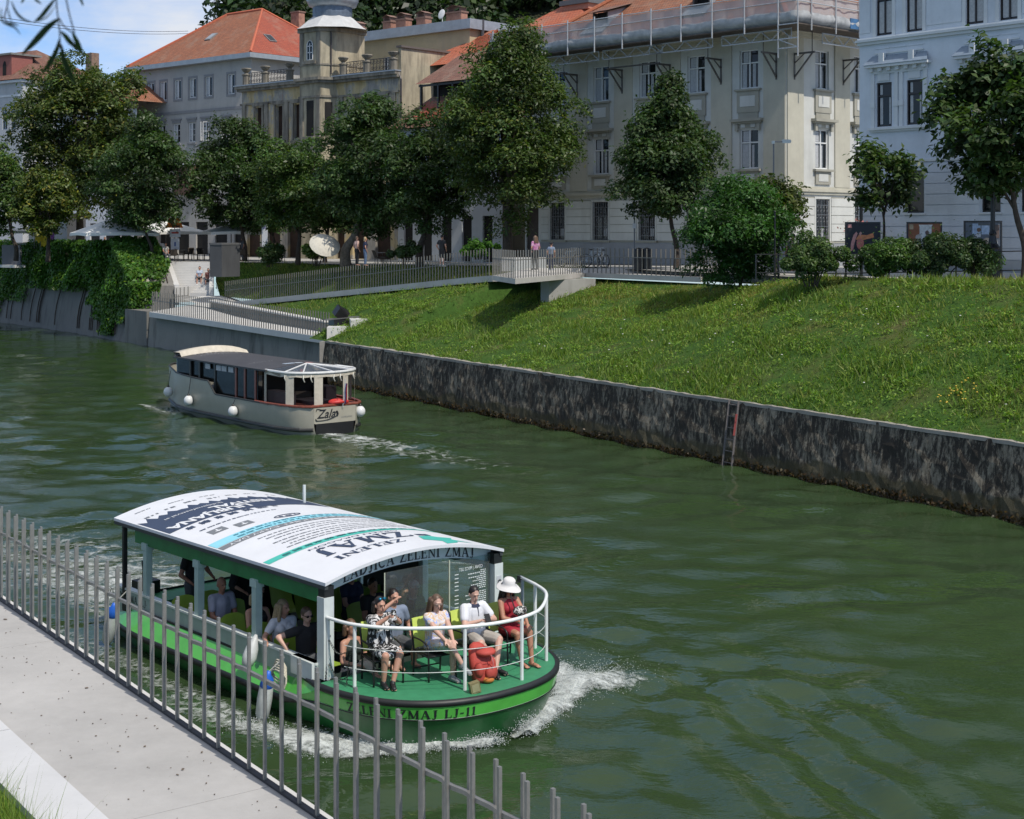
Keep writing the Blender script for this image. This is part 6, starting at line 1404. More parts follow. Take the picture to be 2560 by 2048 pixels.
a.grid(rows, caps=True); rows = [[(2.2, y, RZ2 + .13 * (1 - (y / 1.62) ** 2) - .06), (10.3 - .55 * (abs(y) / 1.62) ** 3, y, RZ2 + .13 * (1 - (y / 1.62) ** 2) - .06)] for y in np.linspace(-1.62, 1.62, 13)]; a.grid(rows[::-1])
zr_ = a.build('roof', ROOFD, zt); zz2 = lambda y: RZ2 + .13 * (1 - (y / 1.62) ** 2)
a = MB()
for x, y0, y1, h in ((9.1, -.9, 1.0, .2), (8.75, -.7, .6, .1), (8.45, -.9, 1.2, .08), (8.2, -.6, .2, .06), (6.9, -1.0, .2, .02), (4.2, .2, 1.2, .05)):
    y = y0
    while y < y1:
        w_ = rr.uniform(.04, .14) * (1 if h < .15 else 1.3); sl = rr.uniform(-.03, .03); a.face([(x - h / 2, y, zz2(y) + .006), (x - h / 2, y + w_ * .35, zz2(y + w_ * .35) + .006), (x + h / 2 + sl, y + w_ * .35 + sl, zz2(y + w_ * .35) + .006), (x + h / 2 + sl, y + sl, zz2(y) + .006)]); a.face([(x + h * .3, y, zz2(y) + .0065), (x + h * .3, y + w_, zz2(y + w_) + .0065), (x + h * .5, y + w_, zz2(y + w_) + .0065), (x + h * .5, y, zz2(y) + .0065)]); y += w_ + .05
a.build('roof_print', M('faded_white_print', (.40, .40, .42), .6), zr_)
for y0, y1, m_c in ((-.75, -.45, (.35, .10, .10)), (-.3, .0, (.45, .5, .55)), (.05, .5, (.35, .42, .5))):
    a = MB(); a.face([(2.7, y0, zz2(y0) + .006), (2.7, y1, zz2(y1) + .006), (2.95, y1, zz2(y1) + .006), (2.95, y0, zz2(y0) + .006)][::-1]); a.build('sticker', M('roof_sticker', m_c, .6), zr_)
a = MB(); rows = []
for t in np.linspace(0, 1, 10):
    y = lerp(-1.5, 1.55, t); h = .12 + .2 * sin(min(1, t * 2.2) * pi / 2) * (1 - .75 * t); rows.append([(9.15, y, zz2(y) + .01), (9.3, y, zz2(y) + h), (9.9, y, zz2(y) + h * .9), (10.2 - .5 * abs(2 * t - 1) ** 3, y, zz2(y) + .02)])
a.grid(rows); a.build('rolled_canvas', CANV, zt, smooth=True)
# glazed round stern canopy
cc = [(1.3 + 1.2 * cos(q), 1.5 * sin(q)) for q in np.linspace(pi / 2, 3 * pi / 2, 17)]; cc = [(2.4, 1.5)] + cc + [(2.4, -1.5)]
a = MB(); a.tube([(x, y, RZ2 - .02) for x, y in cc], .05, 7); ap = (2.0, 0, RZ2 + .17)
for i in (2, 5, 9, 13, 16): a.tube([(cc[i][0], cc[i][1], RZ2), ap], .03, 6)
a.build('canopy_frame', M('white_frame', (.62, .62, .6), .4), zt)
a = MB()
for i in range(len(cc) - 1): a.face([(cc[i][0], cc[i][1], RZ2 + .0), (cc[i + 1][0], cc[i + 1][1], RZ2 + .0), ap])
a.build('canopy_glass', m_clear('canopy_film', (.30, .35, .44), .66), zt)
a = MB(); rows = [[(x, y, RZ2 - .04), (x * .99 - .01, y * 1.01, RZ2 - .16 - .03 * (i % 2))] for i, (x, y) in enumerate(cc)]; a.grid(rows); a.add(a, lambda p: p + V((.01, 0, 0))); a.build('canvas_valance', CANV, zt)
for i in (0, 3, 7, 11, 14, 17):
    x, y = cc[i]; x2, y2 = cc[i + 1]; d = V((x2 - x, y2 - y, 0)).normalized() * (.16 if i not in (0, 17) else .06); a = MB(); q = [V((x, y, 1.05)) - d, V((x, y, 1.05)) + d, V((x, y, RZ2 - .1)) + d, V((x, y, RZ2 - .1)) - d]; a.face(q); a.face([p + V((.03, 0, 0)) for p in q][::-1]); a.build('canvas_pillar', CANV, zt)
a = MB()
for i in (2, 5, 6, 9, 10, 13, 16): x, y = cc[i]; a.tube(spl([(x - .03, y, RZ2 - .1), (x - .08, y + .04, RZ2 - .22), (x - .05, y - .03, RZ2 - .34)], 4), .022, 5)
a.build('tie_strap', M('white_strap', (.6, .58, .5)), zt)
a = MB(); a.bb((1.0, -.5, 1.0), (2.2, .5, 1.12)); a.bb((1.9, -1.25, 1.0), (2.8, -.8, 1.5)); a.bb((1.4, .8, 1.0), (2.8, 1.2, 1.45)); a.build('lounge_seats', M('dark_seat', (.06, .04, .035), .7), zt)
lr = thing('lifebuoy', 'red lifebuoy lying on the stern rail of the cream boat', 'lifebuoy', za((.16, -.25, 1.14)), ZA_RZ); a = MB(); a.tube([(.2 * cos(q), .34 * sin(q), .02 * cos(2 * q)) for q in np.linspace(0, 2 * pi, 19)[:-1]], .075, 8, closed=True); a.build('ring', M('lifebuoy_red', (.55, .04, .035), .5), lr, smooth=True)
fg = thing('flag', 'small furled tricolour flag on the stern of the cream boat', 'flag', za((-.1, -.3, 1.05)), ZA_RZ); a = MB(); a.tube([(.05, 0, -.1), (-.12, 0, .95)], .014, 6); a.build('staff', M('white_staff', (.6, .6, .6)), fg)
for k, c in enumerate(((.55, .55, .56), (.05, .08, .3), (.45, .04, .04))): a = MB(); a.grid([[(-.1 + .12 * t - .05 * k, -.02 + .02 * sin(5 * t), .8 - .75 * t), (-.1 + .12 * t - .05 * k - .05, -.03 + .02 * sin(5 * t + 1), .78 - .75 * t)] for t in np.linspace(0, 1, 6)]); a.build('cloth', M('tricolour_cloth', c, .8), fg)
FW2 = M('fender_white_round', (.66, .66, .64), .4, .05)
for i, (lab, x, y, z) in enumerate((('white ball fender nearest the bow of the cream boat', 10.6, None, .72), ('white ball fender second from the bow of the cream boat', 8.0, None, .62), ('white ball fender amidships on the cream boat', 4.3, None, .55), ('white ball fender on the far corner of the cream boat stern', .1, -1.15, .72))):
    yy = (zhw(x) + .16) if y is None else y
    f = thing('ball_fender', lab, 'fender', za((x, yy, z)), ZA_RZ, 'white ball fenders on the cream boat'); a = MB(); a.ell((0, 0, 0), (.19, .19, .21), n=16, m=12); a.build('ball', FW2, f, smooth=True)
    a = MB(); a.lathe([(.05, .17), (.06, .24), (.03, .28)], n=8, caps=True); a.tube([(0, 0, .26), (0, -.1 if y is None else .1, zsheer(x) - z)], .014, 5); a.build('cap', BLACKR, f)

# ------------------------------------------------------------------ foam and wakes
def foam_sheet(name, label, rows, tint, mat):
    me = MB().grid(rows); o = me.build(name, mat); at = o.data.color_attributes.new('tint', 'FLOAT_COLOR', 'POINT')
    c = np.ones((len(tint), 4), np.float32); c[:, 0] = tint; at.data.foreach_set('color', c.ravel()); return tag(o, label, 'foam', kind='stuff')
def wsurf(p): return float(water_h(np.array([p.x]), np.array([p.y]))[0])
FOAM = m_foam('foam', .5, 5.5); FOAM2 = m_foam('wake_foam', .52, 2.6, (1, 1, 1))
def foam_drops(name, label, pts, sizes, mat):
    b = MB(); b.ell((0, 0, 0), (1, 1, 1), n=5, m=3); bv = np.array(b.v); nv = len(bv); vs = (bv[None] * sizes[:, None, None] + pts[:, None]).reshape(-1, 3)
    m_ = MB(); m_.v = [tuple(p) for p in vs]; fa_ = []
    for i in range(len(pts)): fa_ += [tuple(i * nv + j for j in f) for f in b.f]
    m_.f = fa_; m_.m = [0] * len(fa_); o = m_.build(name, mat, smooth=True); return tag(o, label, 'foam', kind='stuff')
DROP = M('foam_white', (.52, .55, .54), .5, .05, 10, spec=.6)
# bow wave: curls away from the stem along both sides
def bow_line(side, b):
    x = 2.18 - b * .88; y = side * (.25 + 1.52 * sin(min(1, b / 2.0) * pi / 2) + .20 * b + (.55 * min(1, b) if side > 0 else .02)); return x, y, .24 + .34 * sin(min(1, b / 1.4) * pi / 2) * (1 if b < 2 else max(.45, 1 - .25 * (b - 2)))
def wsurf0(x): return .01
def bow_rows(side, n=60, k=14):
    rows = []; tint = []
    for i in range(n):
        b = 6.0 * i / (n - 1); x, y, w_ = bow_line(side, b); r = []
        for j in range(k):
            s = j / (k - 1) * 2 - 1; p = gb((x + .12 * s, y + side * s * w_, 0)); h = .13 * (1 - s * s) * max(0, 1 - b / 2.8) * (.6 + .4 * sin(9 * b + 4 * s) * cos(5 * b)); r.append((p.x, p.y, wsurf(p) + .014 + max(0, h))); tint.append((.26 if b < 2.6 else lerp(.18, -.05, (b - 2.6) / 3.4)) * (1 - abs(s) ** 2.2) - .25 * abs(s) ** 2.2)
        rows.append(r)
    return rows, tint
r, t = bow_rows(-1); foam_sheet('bow_foam', 'white foam curling along the near side of the green boat', r, t, FOAM)
r, t = bow_rows(1); foam_sheet('bow_foam', 'white foam thrown off the far side of the green bow', r, t, FOAM)
pts = []; sz = []
for _ in range(15000):
    side = -1 if random.random() < .5 else 1; b = min(random.expovariate(1.0), 3.6); x, y, w_ = bow_line(side, b); x += random.gauss(0, .10); y += random.gauss(0, .45) * w_
    h = abs(random.gauss(0, .07 if side < 0 else .11)) * math.exp(-b * .5) + abs(random.gauss(0, .012)); p = gb((x, y, 0)); pts.append((p.x, p.y, wsurf0(x) + h)); sz.append(random.uniform(.0025, .0075))
for _ in range(2600):
    p = gb((1.15 + random.gauss(0, .32), 2.75 + random.gauss(0, .42), 0)); h = abs(random.gauss(0, .10 if random.random() < .8 else .22)); pts.append((p.x, p.y, h + .02)); sz.append(random.uniform(.0025, .0065))
foam_drops('spray', 'spray drops and bubbles around the green bow', np.array(pts), np.array(sz), DROP)
rows = []; tint = []
for i in range(24):
    f = i / 23; r_ = []
    for j in range(14):
        g_ = j / 13; p = gb((lerp(.35, 1.9, f), lerp(1.9, 3.7, g_), 0)); e_ = max(0, 1 - ((f - .5) / .5) ** 2) * max(0, 1 - ((g_ - .5) / .5) ** 2); r_.append((p.x, p.y, wsurf(p) + .015 + .10 * e_ * abs(sin(9 * f + 5 * g_)))); tint.append(-.25 + .46 * e_)
    rows.append(r_)
foam_sheet('splash', 'white splash patch spreading off the far bow of the green boat', rows, tint, FOAM)
# stern wash of the green boat and both wakes of the beige one
def patch_rows(fn, x0, x1, w0, w1, y0, n, k, t0, t1):
    rows = []; tint = []
    for i in range(n):
        f = i / (n - 1); x = lerp(x0, x1, f); w_ = lerp(w0, w1, f); r = []
        for j in range(k):
            s = j / (k - 1) * 2 - 1; p = fn((x, y0 + s * w_, 0)); r.append((p.x, p.y, wsurf(p) + .014)); tint.append((lerp(t0, t1, f) + .25) * (1 - abs(s) ** 2.2) - .25)
        rows.append(r)
    return rows, tint
r, t = patch_rows(gb, -6.9, -17, 1.5, 3.2, .2, 60, 20, .20, -.12); foam_sheet('stern_wash', 'churned white wash trailing behind the green boat', r, t, FOAM2)
r, t = patch_rows(gb, -1.2, -8.0, .2, .55, -2.4, 40, 8, .06, -.06); foam_sheet('side_foam', 'thin foam line along the near side of the green boat', r, t, FOAM)
r, t = patch_rows(za, .1, -10, .8, 1.7, .2, 40, 14, .10, -.16); foam_sheet('stern_wash', 'pale propeller wash behind the cream boat', r, t, FOAM2)
r, t = patch_rows(za, L_ - .1, L_ - 4.5, .2, .9, 1.7, 20, 9, .10, -.1); foam_sheet('bow_foam', 'small foam curl at the bow of the cream boat', r, t, FOAM)
# ------------------------------------------------------------------ people
def voxel(mb, name, mat, parent, vox, it=3):
    o = mb.build(name, mat)
    r = o.modifiers.new('r', 'REMESH'); r.mode = 'VOXEL'; r.voxel_size = vox
    if it: sm = o.modifiers.new('s', 'SMOOTH'); sm.factor = .5; sm.iterations = it
    dg = bpy.context.evaluated_depsgraph_get(); me = bpy.data.meshes.new_from_object(o.evaluated_get(dg)); me.name = name
    old = o.data; o.modifiers.clear(); o.data = me; bpy.data.meshes.remove(old)
    if not me.materials: me.materials.append(mat)
    me.polygons.foreach_set('use_smooth', [True] * len(me.polygons)); o.parent = parent; return o
def m_skin(name, c):
    m, nt, b = node_mat(name); v = noise(nt, coords(nt), 9, 4)
    nt.links.new(ramp(nt, [(.35, tuple(x * .9 for x in c)), (.7, c)], v).outputs[0], b.inputs['Base Color']); b.inputs['Roughness'].default_value = .5
    b.inputs['Subsurface Weight'].default_value = .08; b.inputs['Subsurface Radius'].default_value = (.02, .008, .004); return m
def m_two(name, a, c, scale=14, thr=.5, dist=1.5, stretch=(1, 1, .6)):
    m, nt, b = node_mat(name); v = noise(nt, coords(nt, stretch), scale, 2, .5, dist)
    nt.links.new(ramp(nt, [(thr - .015, a), (thr + .015, c)], v).outputs[0], b.inputs['Base Color']); b.inputs['Roughness'].default_value = .8; return m
def m_floral(name):
    m, nt, b = node_mat(name); vo = N(nt, 'ShaderNodeTexNoise', Scale=9, Detail=2, Distortion=.8); nt.links.new(coords(nt), vo.inputs['Vector'])
    r = ramp(nt, [(0, (.60, .58, .60)), (.4, (.62, .55, .56)), (.46, (.60, .42, .25)), (.52, (.62, .60, .60)), (.57, (.30, .36, .62)), (.63, (.62, .52, .56)), (.70, (.55, .50, .24))], vo.outputs[0]); r.color_ramp.interpolation = 'CONSTANT'
    nt.links.new(r.outputs[0], b.inputs['Base Color']); b.inputs['Roughness'].default_value = .8; return m
SKIN = m_skin('skin', (.50, .27, .19)); SKIN_T = m_skin('tanned_skin', (.42, .20, .125)); SKIN_P = m_skin('pale_skin', (.56, .34, .26))
HB = M('dark_hair', (.014, .010, .009), .45, .4, 40); HBR = M('brown_hair', (.11, .065, .04), .5, .35, 40); HBL = M('blond_hair', (.34, .25, .14), .5, .3, 40); HGR = M('grey_hair', (.25, .24, .23), .6, .2, 40)
EYE = M('eye_dark', (.02, .015, .012), .3); LIP = M('lip', (.33, .10, .09), .5); SHADE = M('sunglass_lens', (.008, .008, .01), .1)
BLK = M('black_cloth', (.016, .016, .018), .8, .2, 10); NAVYC = M('navy_cloth', (.02, .025, .06), .8, .2, 10); WHC = M('white_cloth', (.62, .63, .66), .8, .06, 8); GRC = M('stone_grey_cloth', (.36, .33, .29), .8, .1, 10); REDC = M('red_cloth', (.33, .015, .03), .75, .15, 9)
PINKC = m_two('pink_purple_print', (.40, .13, .28), (.5, .3, .42), 12); BLUEC = M('blue_grey_cloth', (.18, .22, .30), .8, .15, 9); DGC = M('dark_grey_cloth', (.08, .085, .09), .8, .15, 9); SHOE_K = M('black_shoe', (.015, .015, .016), .5); SHOE_G = M('grey_shoe', (.22, .23, .24), .7); SHOE_W = M('white_shoe', (.6, .6, .6), .6); SAND = M('brown_sandal', (.10, .05, .03), .6)
def ik(S, H, a, b, hint):
    S, H = V(S), V(H); d = H - S; L = min(d.length, (a + b) * .995); t = d.normalized(); H = S + t * L
    c = (a * a - b * b + L * L) / (2 * L); h = sqrt(max(0, a * a - c * c)); n = V(hint); n = n - t * n.dot(t)
    n = n.normalized() if n.length > 1e-6 else V((0, 0, -1)); return S + t * c + n * h, H
def person(label, loc, rz, sit=True, male=False, lean=0.0, yaw=0.0, pitch=0.1, hands=None, elbow=None, knees=None, feet=None, skin=SKIN, top=None, sleeve=.45, bottom=None, blen=.9, skirt=False, shoes=None, hair=HB, hairlen='short', hat=None, glasses=None, k=1.0, vox=.014, hip=None, belly=0.0, group=None, face=True, fine=False, collar=None, bare_top=False, wide=1.0):
    t = thing('person', label, 'person', loc, rz, group)
    hz = (hip if hip is not None else (.55 if sit else .90)); HP = V((0, 0, hz)); ax = V((sin(lean), 0, cos(lean))); sw = .175 if male else .155
    L = lambda u, y=0, x=0: HP + ax * u + V((0, y, 0)) + V((cos(lean), 0, -sin(lean))) * x
    body, torso, hipm = MB(), [], []
    fx = (1.08 if male else 1.0) * wide
    torso.append(('e', L(.06), (.105 + belly * .5, .155 * wide, .12))); torso.append(('c', L(.08, 0, belly * .3), L(.36), .105 + belly, .118 * fx)); torso.append(('e', L(.36), (.108, .155 * fx, .14)))
    torso += [('c', L(.10, -.06), L(.34, -.08 * wide), .095 + belly, .09), ('c', L(.10, .06), L(.34, .08), .095 + belly, .09), ('c', L(.455, -sw + .03), L(.455, sw - .03), .058, .058)]
    if not male: torso += [('e', L(.34, -.07, .085), (.06, .065, .065)), ('e', L(.34, .07, .085), (.06, .065, .065))]
    nb = L(.50); hc = nb + V((sin(lean * .5) * .1 + .015, 0, .165)); RH = Matrix.Rotation(yaw, 3, 'Z') @ Matrix.Rotation(pitch, 3, 'Y')
    hd = lambda x, y, z: hc + RH @ V((x, y, z))
    def put(mb, pr, inf=0.0):
        if pr[0] == 'e': mb.ell(pr[1], tuple(r + inf for r in pr[2]), pr[3] if len(pr) > 3 else None)
        else: mb.cap(pr[1], pr[2], pr[3] + inf, pr[4] + inf)
    limbs = [('c', L(.46), hc + V((0, 0, -.07)), .055, .05), ('e', hc + RH @ V((-.012, 0, .02)), (.098, .077, .108), RH), ('e', hd(.028, 0, -.045), (.064, .058, .078), RH), ('e', hd(.05, 0, -.088), (.032, .034, .028), RH),
             ('c', hd(.085, 0, .02), hd(.108, 0, -.022), .010, .016), ('e', hd(.082, 0, -.062), (.016, .03, .018), RH), ('e', hd(-.012, .08, -.01), (.022, .012, .034), RH), ('e', hd(-.012, -.08, -.01), (.022, .012, .034), RH), ('e', hd(.078, 0, .035), (.02, .05, .012), RH)]
    hands = hands or {}; elbow = elbow or {}; knees = knees or {}; feet = feet or {}; arms = {}; legs = {}
    ua, fa = (.295, .26) if male else (.275, .24)
    for s, sd in ((1, 'L'), (-1, 'R')):
        S = L(.45, s * sw); Hd = V(hands.get(sd, (.30, s * .10, hz + .10) if sit else (.06, s * (sw + .06), hz - .02)))
        El, W = ik(S, Hd, ua, fa, elbow.get(sd, (-.5, s * .6, -.8))); arms[sd] = (S, El, W)
        limbs += [('c', S, El, .053 * fx, .042 * fx), ('c', El, W, .041 * fx, .027)]
        d = (W - El).normalized(); side = d.cross(V((0, 0, 1))); side = side.normalized() if side.length > .1 else V((0, s, 0)); up = side.cross(d)
        curl = hands.get(sd + 'curl', .7); pc = W + d * .05; limbs.append(('e', pc, (.052, .038, .018), Matrix((d, side, up)).transposed()))
        if fine:
            for i, (o_, ln) in enumerate(((-.028, .062), (-.010, .072), (.009, .068), (.026, .052))):
                a0 = W + d * .088 + side * o_; d1 = (d * cos(curl * .6) - up * sin(curl * .6)).normalized(); a1 = a0 + d1 * ln * .5; d2 = (d * cos(curl * 1.7) - up * sin(curl * 1.7)).normalized(); limbs += [('c', a0, a1, .0105, .0098), ('c', a1, a1 + d2 * ln * .5, .0098, .0085)]
            th = (d * .75 + side * (-.65 if s > 0 else .65) - up * .2).normalized(); a0 = W + d * .03 + side * (-.03 if s > 0 else .03); limbs += [('c', a0, a0 + th * .035, .013, .011), ('c', a0 + th * .035, a0 + th * .03 + (th + d).normalized() * .035, .011, .0095)]
        else: limbs.append(('c', W + d * .09, W + d * .13 - up * .02, .026, .018))
        hj = HP + V((.0, s * .085, -.02)); kn = V(knees.get(sd, (.43, s * .11, hz - .04) if sit else (.03, s * .09, .48))); ft = V(feet.get(sd, (.42, s * .11, .07) if sit else (.0, s * .10, .07)))
        legs[sd] = (hj, kn, ft); limbs += [('c', hj, kn, .088 * fx, .058 * fx), ('c', kn, ft, .056 * fx, .036), ('c', kn + (ft - kn) * .12 + V((-.012, 0, 0)), kn + (ft - kn) * .45 + V((-.012, 0, 0)), .05, .05)]
        fd = V(feet.get(sd + 'dir', (1, s * .15, 0))).normalized(); legs[sd + 'd'] = fd; hl = ft + V((0, 0, -.025)) - fd * .035
        limbs += [('c', hl, ft + fd * .13 + V((0, 0, -.045)), .036, .03)]
        if fine:
            sd2 = fd.cross(V((0, 0, 1)))
            for q in range(5): limbs.append(('c', ft + fd * .13 + sd2 * (-.028 + .014 * q) + V((0, 0, -.048)), ft + fd * (.185 - .008 * abs(q - 1.5)) + sd2 * (-.032 + .016 * q) + V((0, 0, -.055)), .012, .009))
    for pr in torso + limbs: put(body, pr)
    body.map(lambda p: p * k); voxel(body, 'body', skin, t, vox, 3)
    def cloth(name, prs, mat, it=3, v=None):
        m_ = MB()
        for pr in prs: put(m_, pr, 0)
        m_.map(lambda p: p * k); return voxel(m_, name, mat, t, v or max(vox, .010), it)
    inf = lambda pr, r: (pr[0], pr[1], tuple(x + r for x in pr[2]), *pr[3:]) if pr[0] == 'e' else (pr[0], pr[1], pr[2], pr[3] + r, pr[4] + r)
    if top:
        prs = [inf(p, .013) for p in torso]
        if bare_top: prs = [p for p in prs[:-3]] + prs[-2:] + [('c', L(.36, -.085), L(.47, -.10, .02), .05, .03), ('c', L(.36, .085), L(.47, .10, .02), .05, .03)] if not male else prs
        if sleeve > 0:
            for sd in 'LR':
                S, El, W = arms[sd]; prs.append(('c', S, S.lerp(El, min(1, sleeve)), .072 * fx, .064 * fx))
                if sleeve > 1: prs.append(('c', El, El.lerp(W, sleeve - 1), .056, .045))
        cloth('dress' if skirt else 'shirt', prs + ([] if not skirt else [inf(('c', legs[s][0], legs[s][0].lerp(legs[s][1], blen), .095, .078), .012) for s in 'LR'] + [inf(('c', (legs['L'][0] + legs['R'][0]) / 2, (legs['L'][0] + legs['R'][0]).lerp(legs['L'][1] + legs['R'][1], blen) / 2, .10, .075), .012)]), top)
    if bottom and not skirt:
        prs = [inf(torso[0], .016)]
        for s in 'LR':
            hj, kn, ft = legs[s]; b1 = min(1, blen); prs.append(('c', hj, hj.lerp(kn, b1), .103 * fx, .083 * fx if blen <= 1 else .072 * fx))
            if blen > 1: prs.append(('c', kn, kn.lerp(ft, blen - 1), .07 * fx, .055))
        cloth('trousers' if blen > 1 else 'shorts', prs, bottom)
    if shoes:
        for s in 'LR':
            ft = legs[s][2]; fd = legs[s + 'd']; m_ = MB(); m_.cap(ft + V((0, 0, -.022)) - fd * .04, ft + fd * .15 + V((0, 0, -.043)), .047, .04); m_.cap(ft + V((0, 0, .015)), ft + V((0, 0, -.03)), .045, .046); m_.map(lambda p: p * k); voxel(m_, 'shoe', shoes, t, max(vox, .01), 2)
    if hair is not None:
        m_ = MB(); m_.ell(hd(-.022, 0, .035), (.098, .086, .105), RH)
        if hairlen == 'long':
            for y in (-.07, 0, .07): m_.cap(hd(-.07, y, .03), hd(-.10, y * 1.35, -.24), .05, .04)
            for y in (-.085, .085): m_.cap(hd(-.0, y, .04), hd(-.0, y * 1.22, -.19), .032, .03)
        elif hairlen == 'bob':
            for y in (-.08, 0, .08): m_.cap(hd(-.05, y, .02), hd(-.06, y, -.10), .045, .04)
        hm = m_
        # cut a face opening: push front vertices inside the head
        def face_cut(p):
            q = RH.inverted() @ (p - hc)
            lim = .035 if q.z < .055 else .075
            if q.x > lim and abs(q.y) < .09 and q.z < .10: q.x = lim - .015
            return hc + RH @ q
        hm.map(face_cut); hm.map(lambda p: p * k); voxel(hm, 'hair', hair, t, max(vox * .9, .009), 2)
    if face:
        m_ = MB()
        if not glasses:
            for y in (-.031, .031): m_.ell(hd(.083, y, .012), (.008, .013, .006), RH, 8, 6)
            m_.map(lambda p: p * k); m_.build('eyes', EYE, t, smooth=True)
        else:
            for y in (-.034, .034): m_.ell(hd(.092, y, .010), (.01, .028, .02), RH, 10, 8)
            m_.cap(hd(.095, -.01, .014), hd(.095, .01, .014), .004, .004); m_.cap(hd(.085, .06, .014), hd(-.01, .082, .014), .004, .004); m_.cap(hd(.085, -.06, .014), hd(-.01, -.082, .014), .004, .004)
            m_.map(lambda p: p * k); m_.build('glasses', glasses, t, smooth=True)
        m_ = MB(); m_.ell(hd(.094, 0, -.058), (.006, .022, .007), RH, 8, 6); m_.map(lambda p: p * k); m_.build('mouth', LIP, t, smooth=True)
    if hat:
        kind, mat = hat; m_ = MB()
        if kind == 'sun':
            rows = []
            for r, z in ((.02, .15), (.07, .148), (.098, .12), (.108, .07), (.112, .04), (.15, .022), (.20, -.012), (.205, -.016), (.15, .012), (.108, .03)):
                rows.append([hc + RH @ V((r * cos(q) * 1.08 - .01, r * sin(q), z + .02 + (.018 * cos(2 * q + 1) if r > .13 else 0) - (.02 * cos(q) if r > .13 else 0))) for q in np.linspace(0, 2 * pi, 25)[:-1]])
            m_.grid(rows, True, caps=True)
        else:
            m_.ell(hd(-.012, 0, .055), (.105, .086, .085), RH); m_.ell(hd(.10, 0, .06), (.06, .065, .012), RH)
        m_.map(lambda p: p * k); m_.build('hat', mat, t, smooth=True)
    if collar:
        m_ = MB(); rows = []
        for r, z in ((.062, .0), (.085, -.03), (.10, -.045)): rows.append([nb + V((r * cos(q) * .95 + .012 - .3 * (z + .02) * 0, r * sin(q) * 1.1, z + .03 - .02 * cos(q))) for q in np.linspace(0, 2 * pi, 21)[:-1]])
        m_.grid(rows, True); m_.bar(nb + V((.118, 0, -.03)), nb + V((.142, 0, -.17)), .03, .012); m_.map(lambda p: p * k); m_.build('collar', collar, t, smooth=True)
    return t, dict(hc=hc * k, RH=RH, hands={s: arms[s][2] * k for s in 'LR'}, arms=arms)
ZF = .742
BWP = m_two('black_white_print', (.012, .012, .012), (.62, .61, .60), 13, .52, 1.8); FLO = m_floral('floral_print')
seatpos = lambda i, dx=0: gb((CH[i][0][0] + dx, CH[i][0][1], ZF))
# four on the bow
p1, i1 = person('woman in a black and white print dress photographing from the bow', seatpos(0, -.05), GB_RZ - .2, k=.93, lean=-.03, yaw=.10, pitch=.12, hip=.525, belly=.06, wide=1.18, hands={'R': (.36, -.03, 1.08), 'L': (.39, .06, 1.08), 'Rcurl': 1.1, 'Lcurl': 1.1}, elbow={'R': (.3, -1, -.8), 'L': (.2, 1, -.8)},
    knees={'L': (.43, .13, .50), 'R': (.44, -.12, .50)}, feet={'L': (.50, -.02, .075), 'R': (.40, -.13, .075), 'Rdir': (1, -.1, 0), 'Ldir': (1, -.3, 0)}, skin=SKIN, top=BWP, sleeve=.9, skirt=True, blen=.88, shoes=SHOE_K, hair=HB, hairlen='bob', vox=.0075, fine=True, group='passengers on the bow')
def handheld(name, label, cat, info, person_obj, off, size, mat, rot=0.0, mid=True):
    h = (info['hands']['L'] + info['hands']['R']) / 2 if mid else info['hands']['R']; fn = frame_fn(person_obj.location, person_obj.rotation_euler.z); o = thing(name, label, cat, fn(h + V(off)), person_obj.rotation_euler.z)
    a = MB(); a.box((0, 0, 0), size, R=Matrix.Rotation(rot, 3, 'Y')); a.build('case', mat, o); a = MB(); a.box(Matrix.Rotation(rot, 3, 'Y') @ V((-size[0] / 2 - .001, 0, 0)), (.002, size[1] * .88, size[2] * .9), R=Matrix.Rotation(rot, 3, 'Y')); a.build('screen', SHADE, o); return o
handheld('phone', 'phone in black and white case held up by the photographing woman', 'phone', i1, p1, (.09, 0, .05), (.010, .075, .15), BWP, -.15)
sg = thing('sunglasses', 'mirrored blue sunglasses pushed up on the black hair of the photographing woman', 'sunglasses', frame_fn(p1.location, p1.rotation_euler.z)(i1['hc'] + i1['RH'] @ V((.055, 0, .115))), p1.rotation_euler.z)
a = MB(); [a.ell((0, y, 0), (.016, .03, .024), Matrix.Rotation(-.7, 3, 'Y')) for y in (-.034, .034)]; a.build('lenses', M('blue_mirror', (.02, .16, .24), .08, metal=.8), sg, smooth=True)
p2, i2 = person('woman with long brown hair and glasses in a pastel floral dress, legs crossed', seatpos(1), GB_RZ - .12, k=.93, lean=.10, yaw=-.12, pitch=.25, hip=.525, hands={'R': (.46, -.08, .68), 'L': (.47, .06, .66)}, elbow={'R': (-.3, -.8, -.4), 'L': (-.3, .8, -.4)},
    knees={'L': (.44, .08, .50), 'R': (.50, -.03, .64)}, feet={'L': (.42, .08, .075), 'R': (.66, .12, .30), 'Rdir': (.9, .25, -.35)}, skin=SKIN_P, wide=1.06, top=FLO, sleeve=.35, skirt=True, blen=.75, shoes=SHOE_G, hair=HBR, hairlen='long', glasses=M('thin_glasses', (.25, .18, .15), .3), vox=.0075, fine=True, group='passengers on the bow')
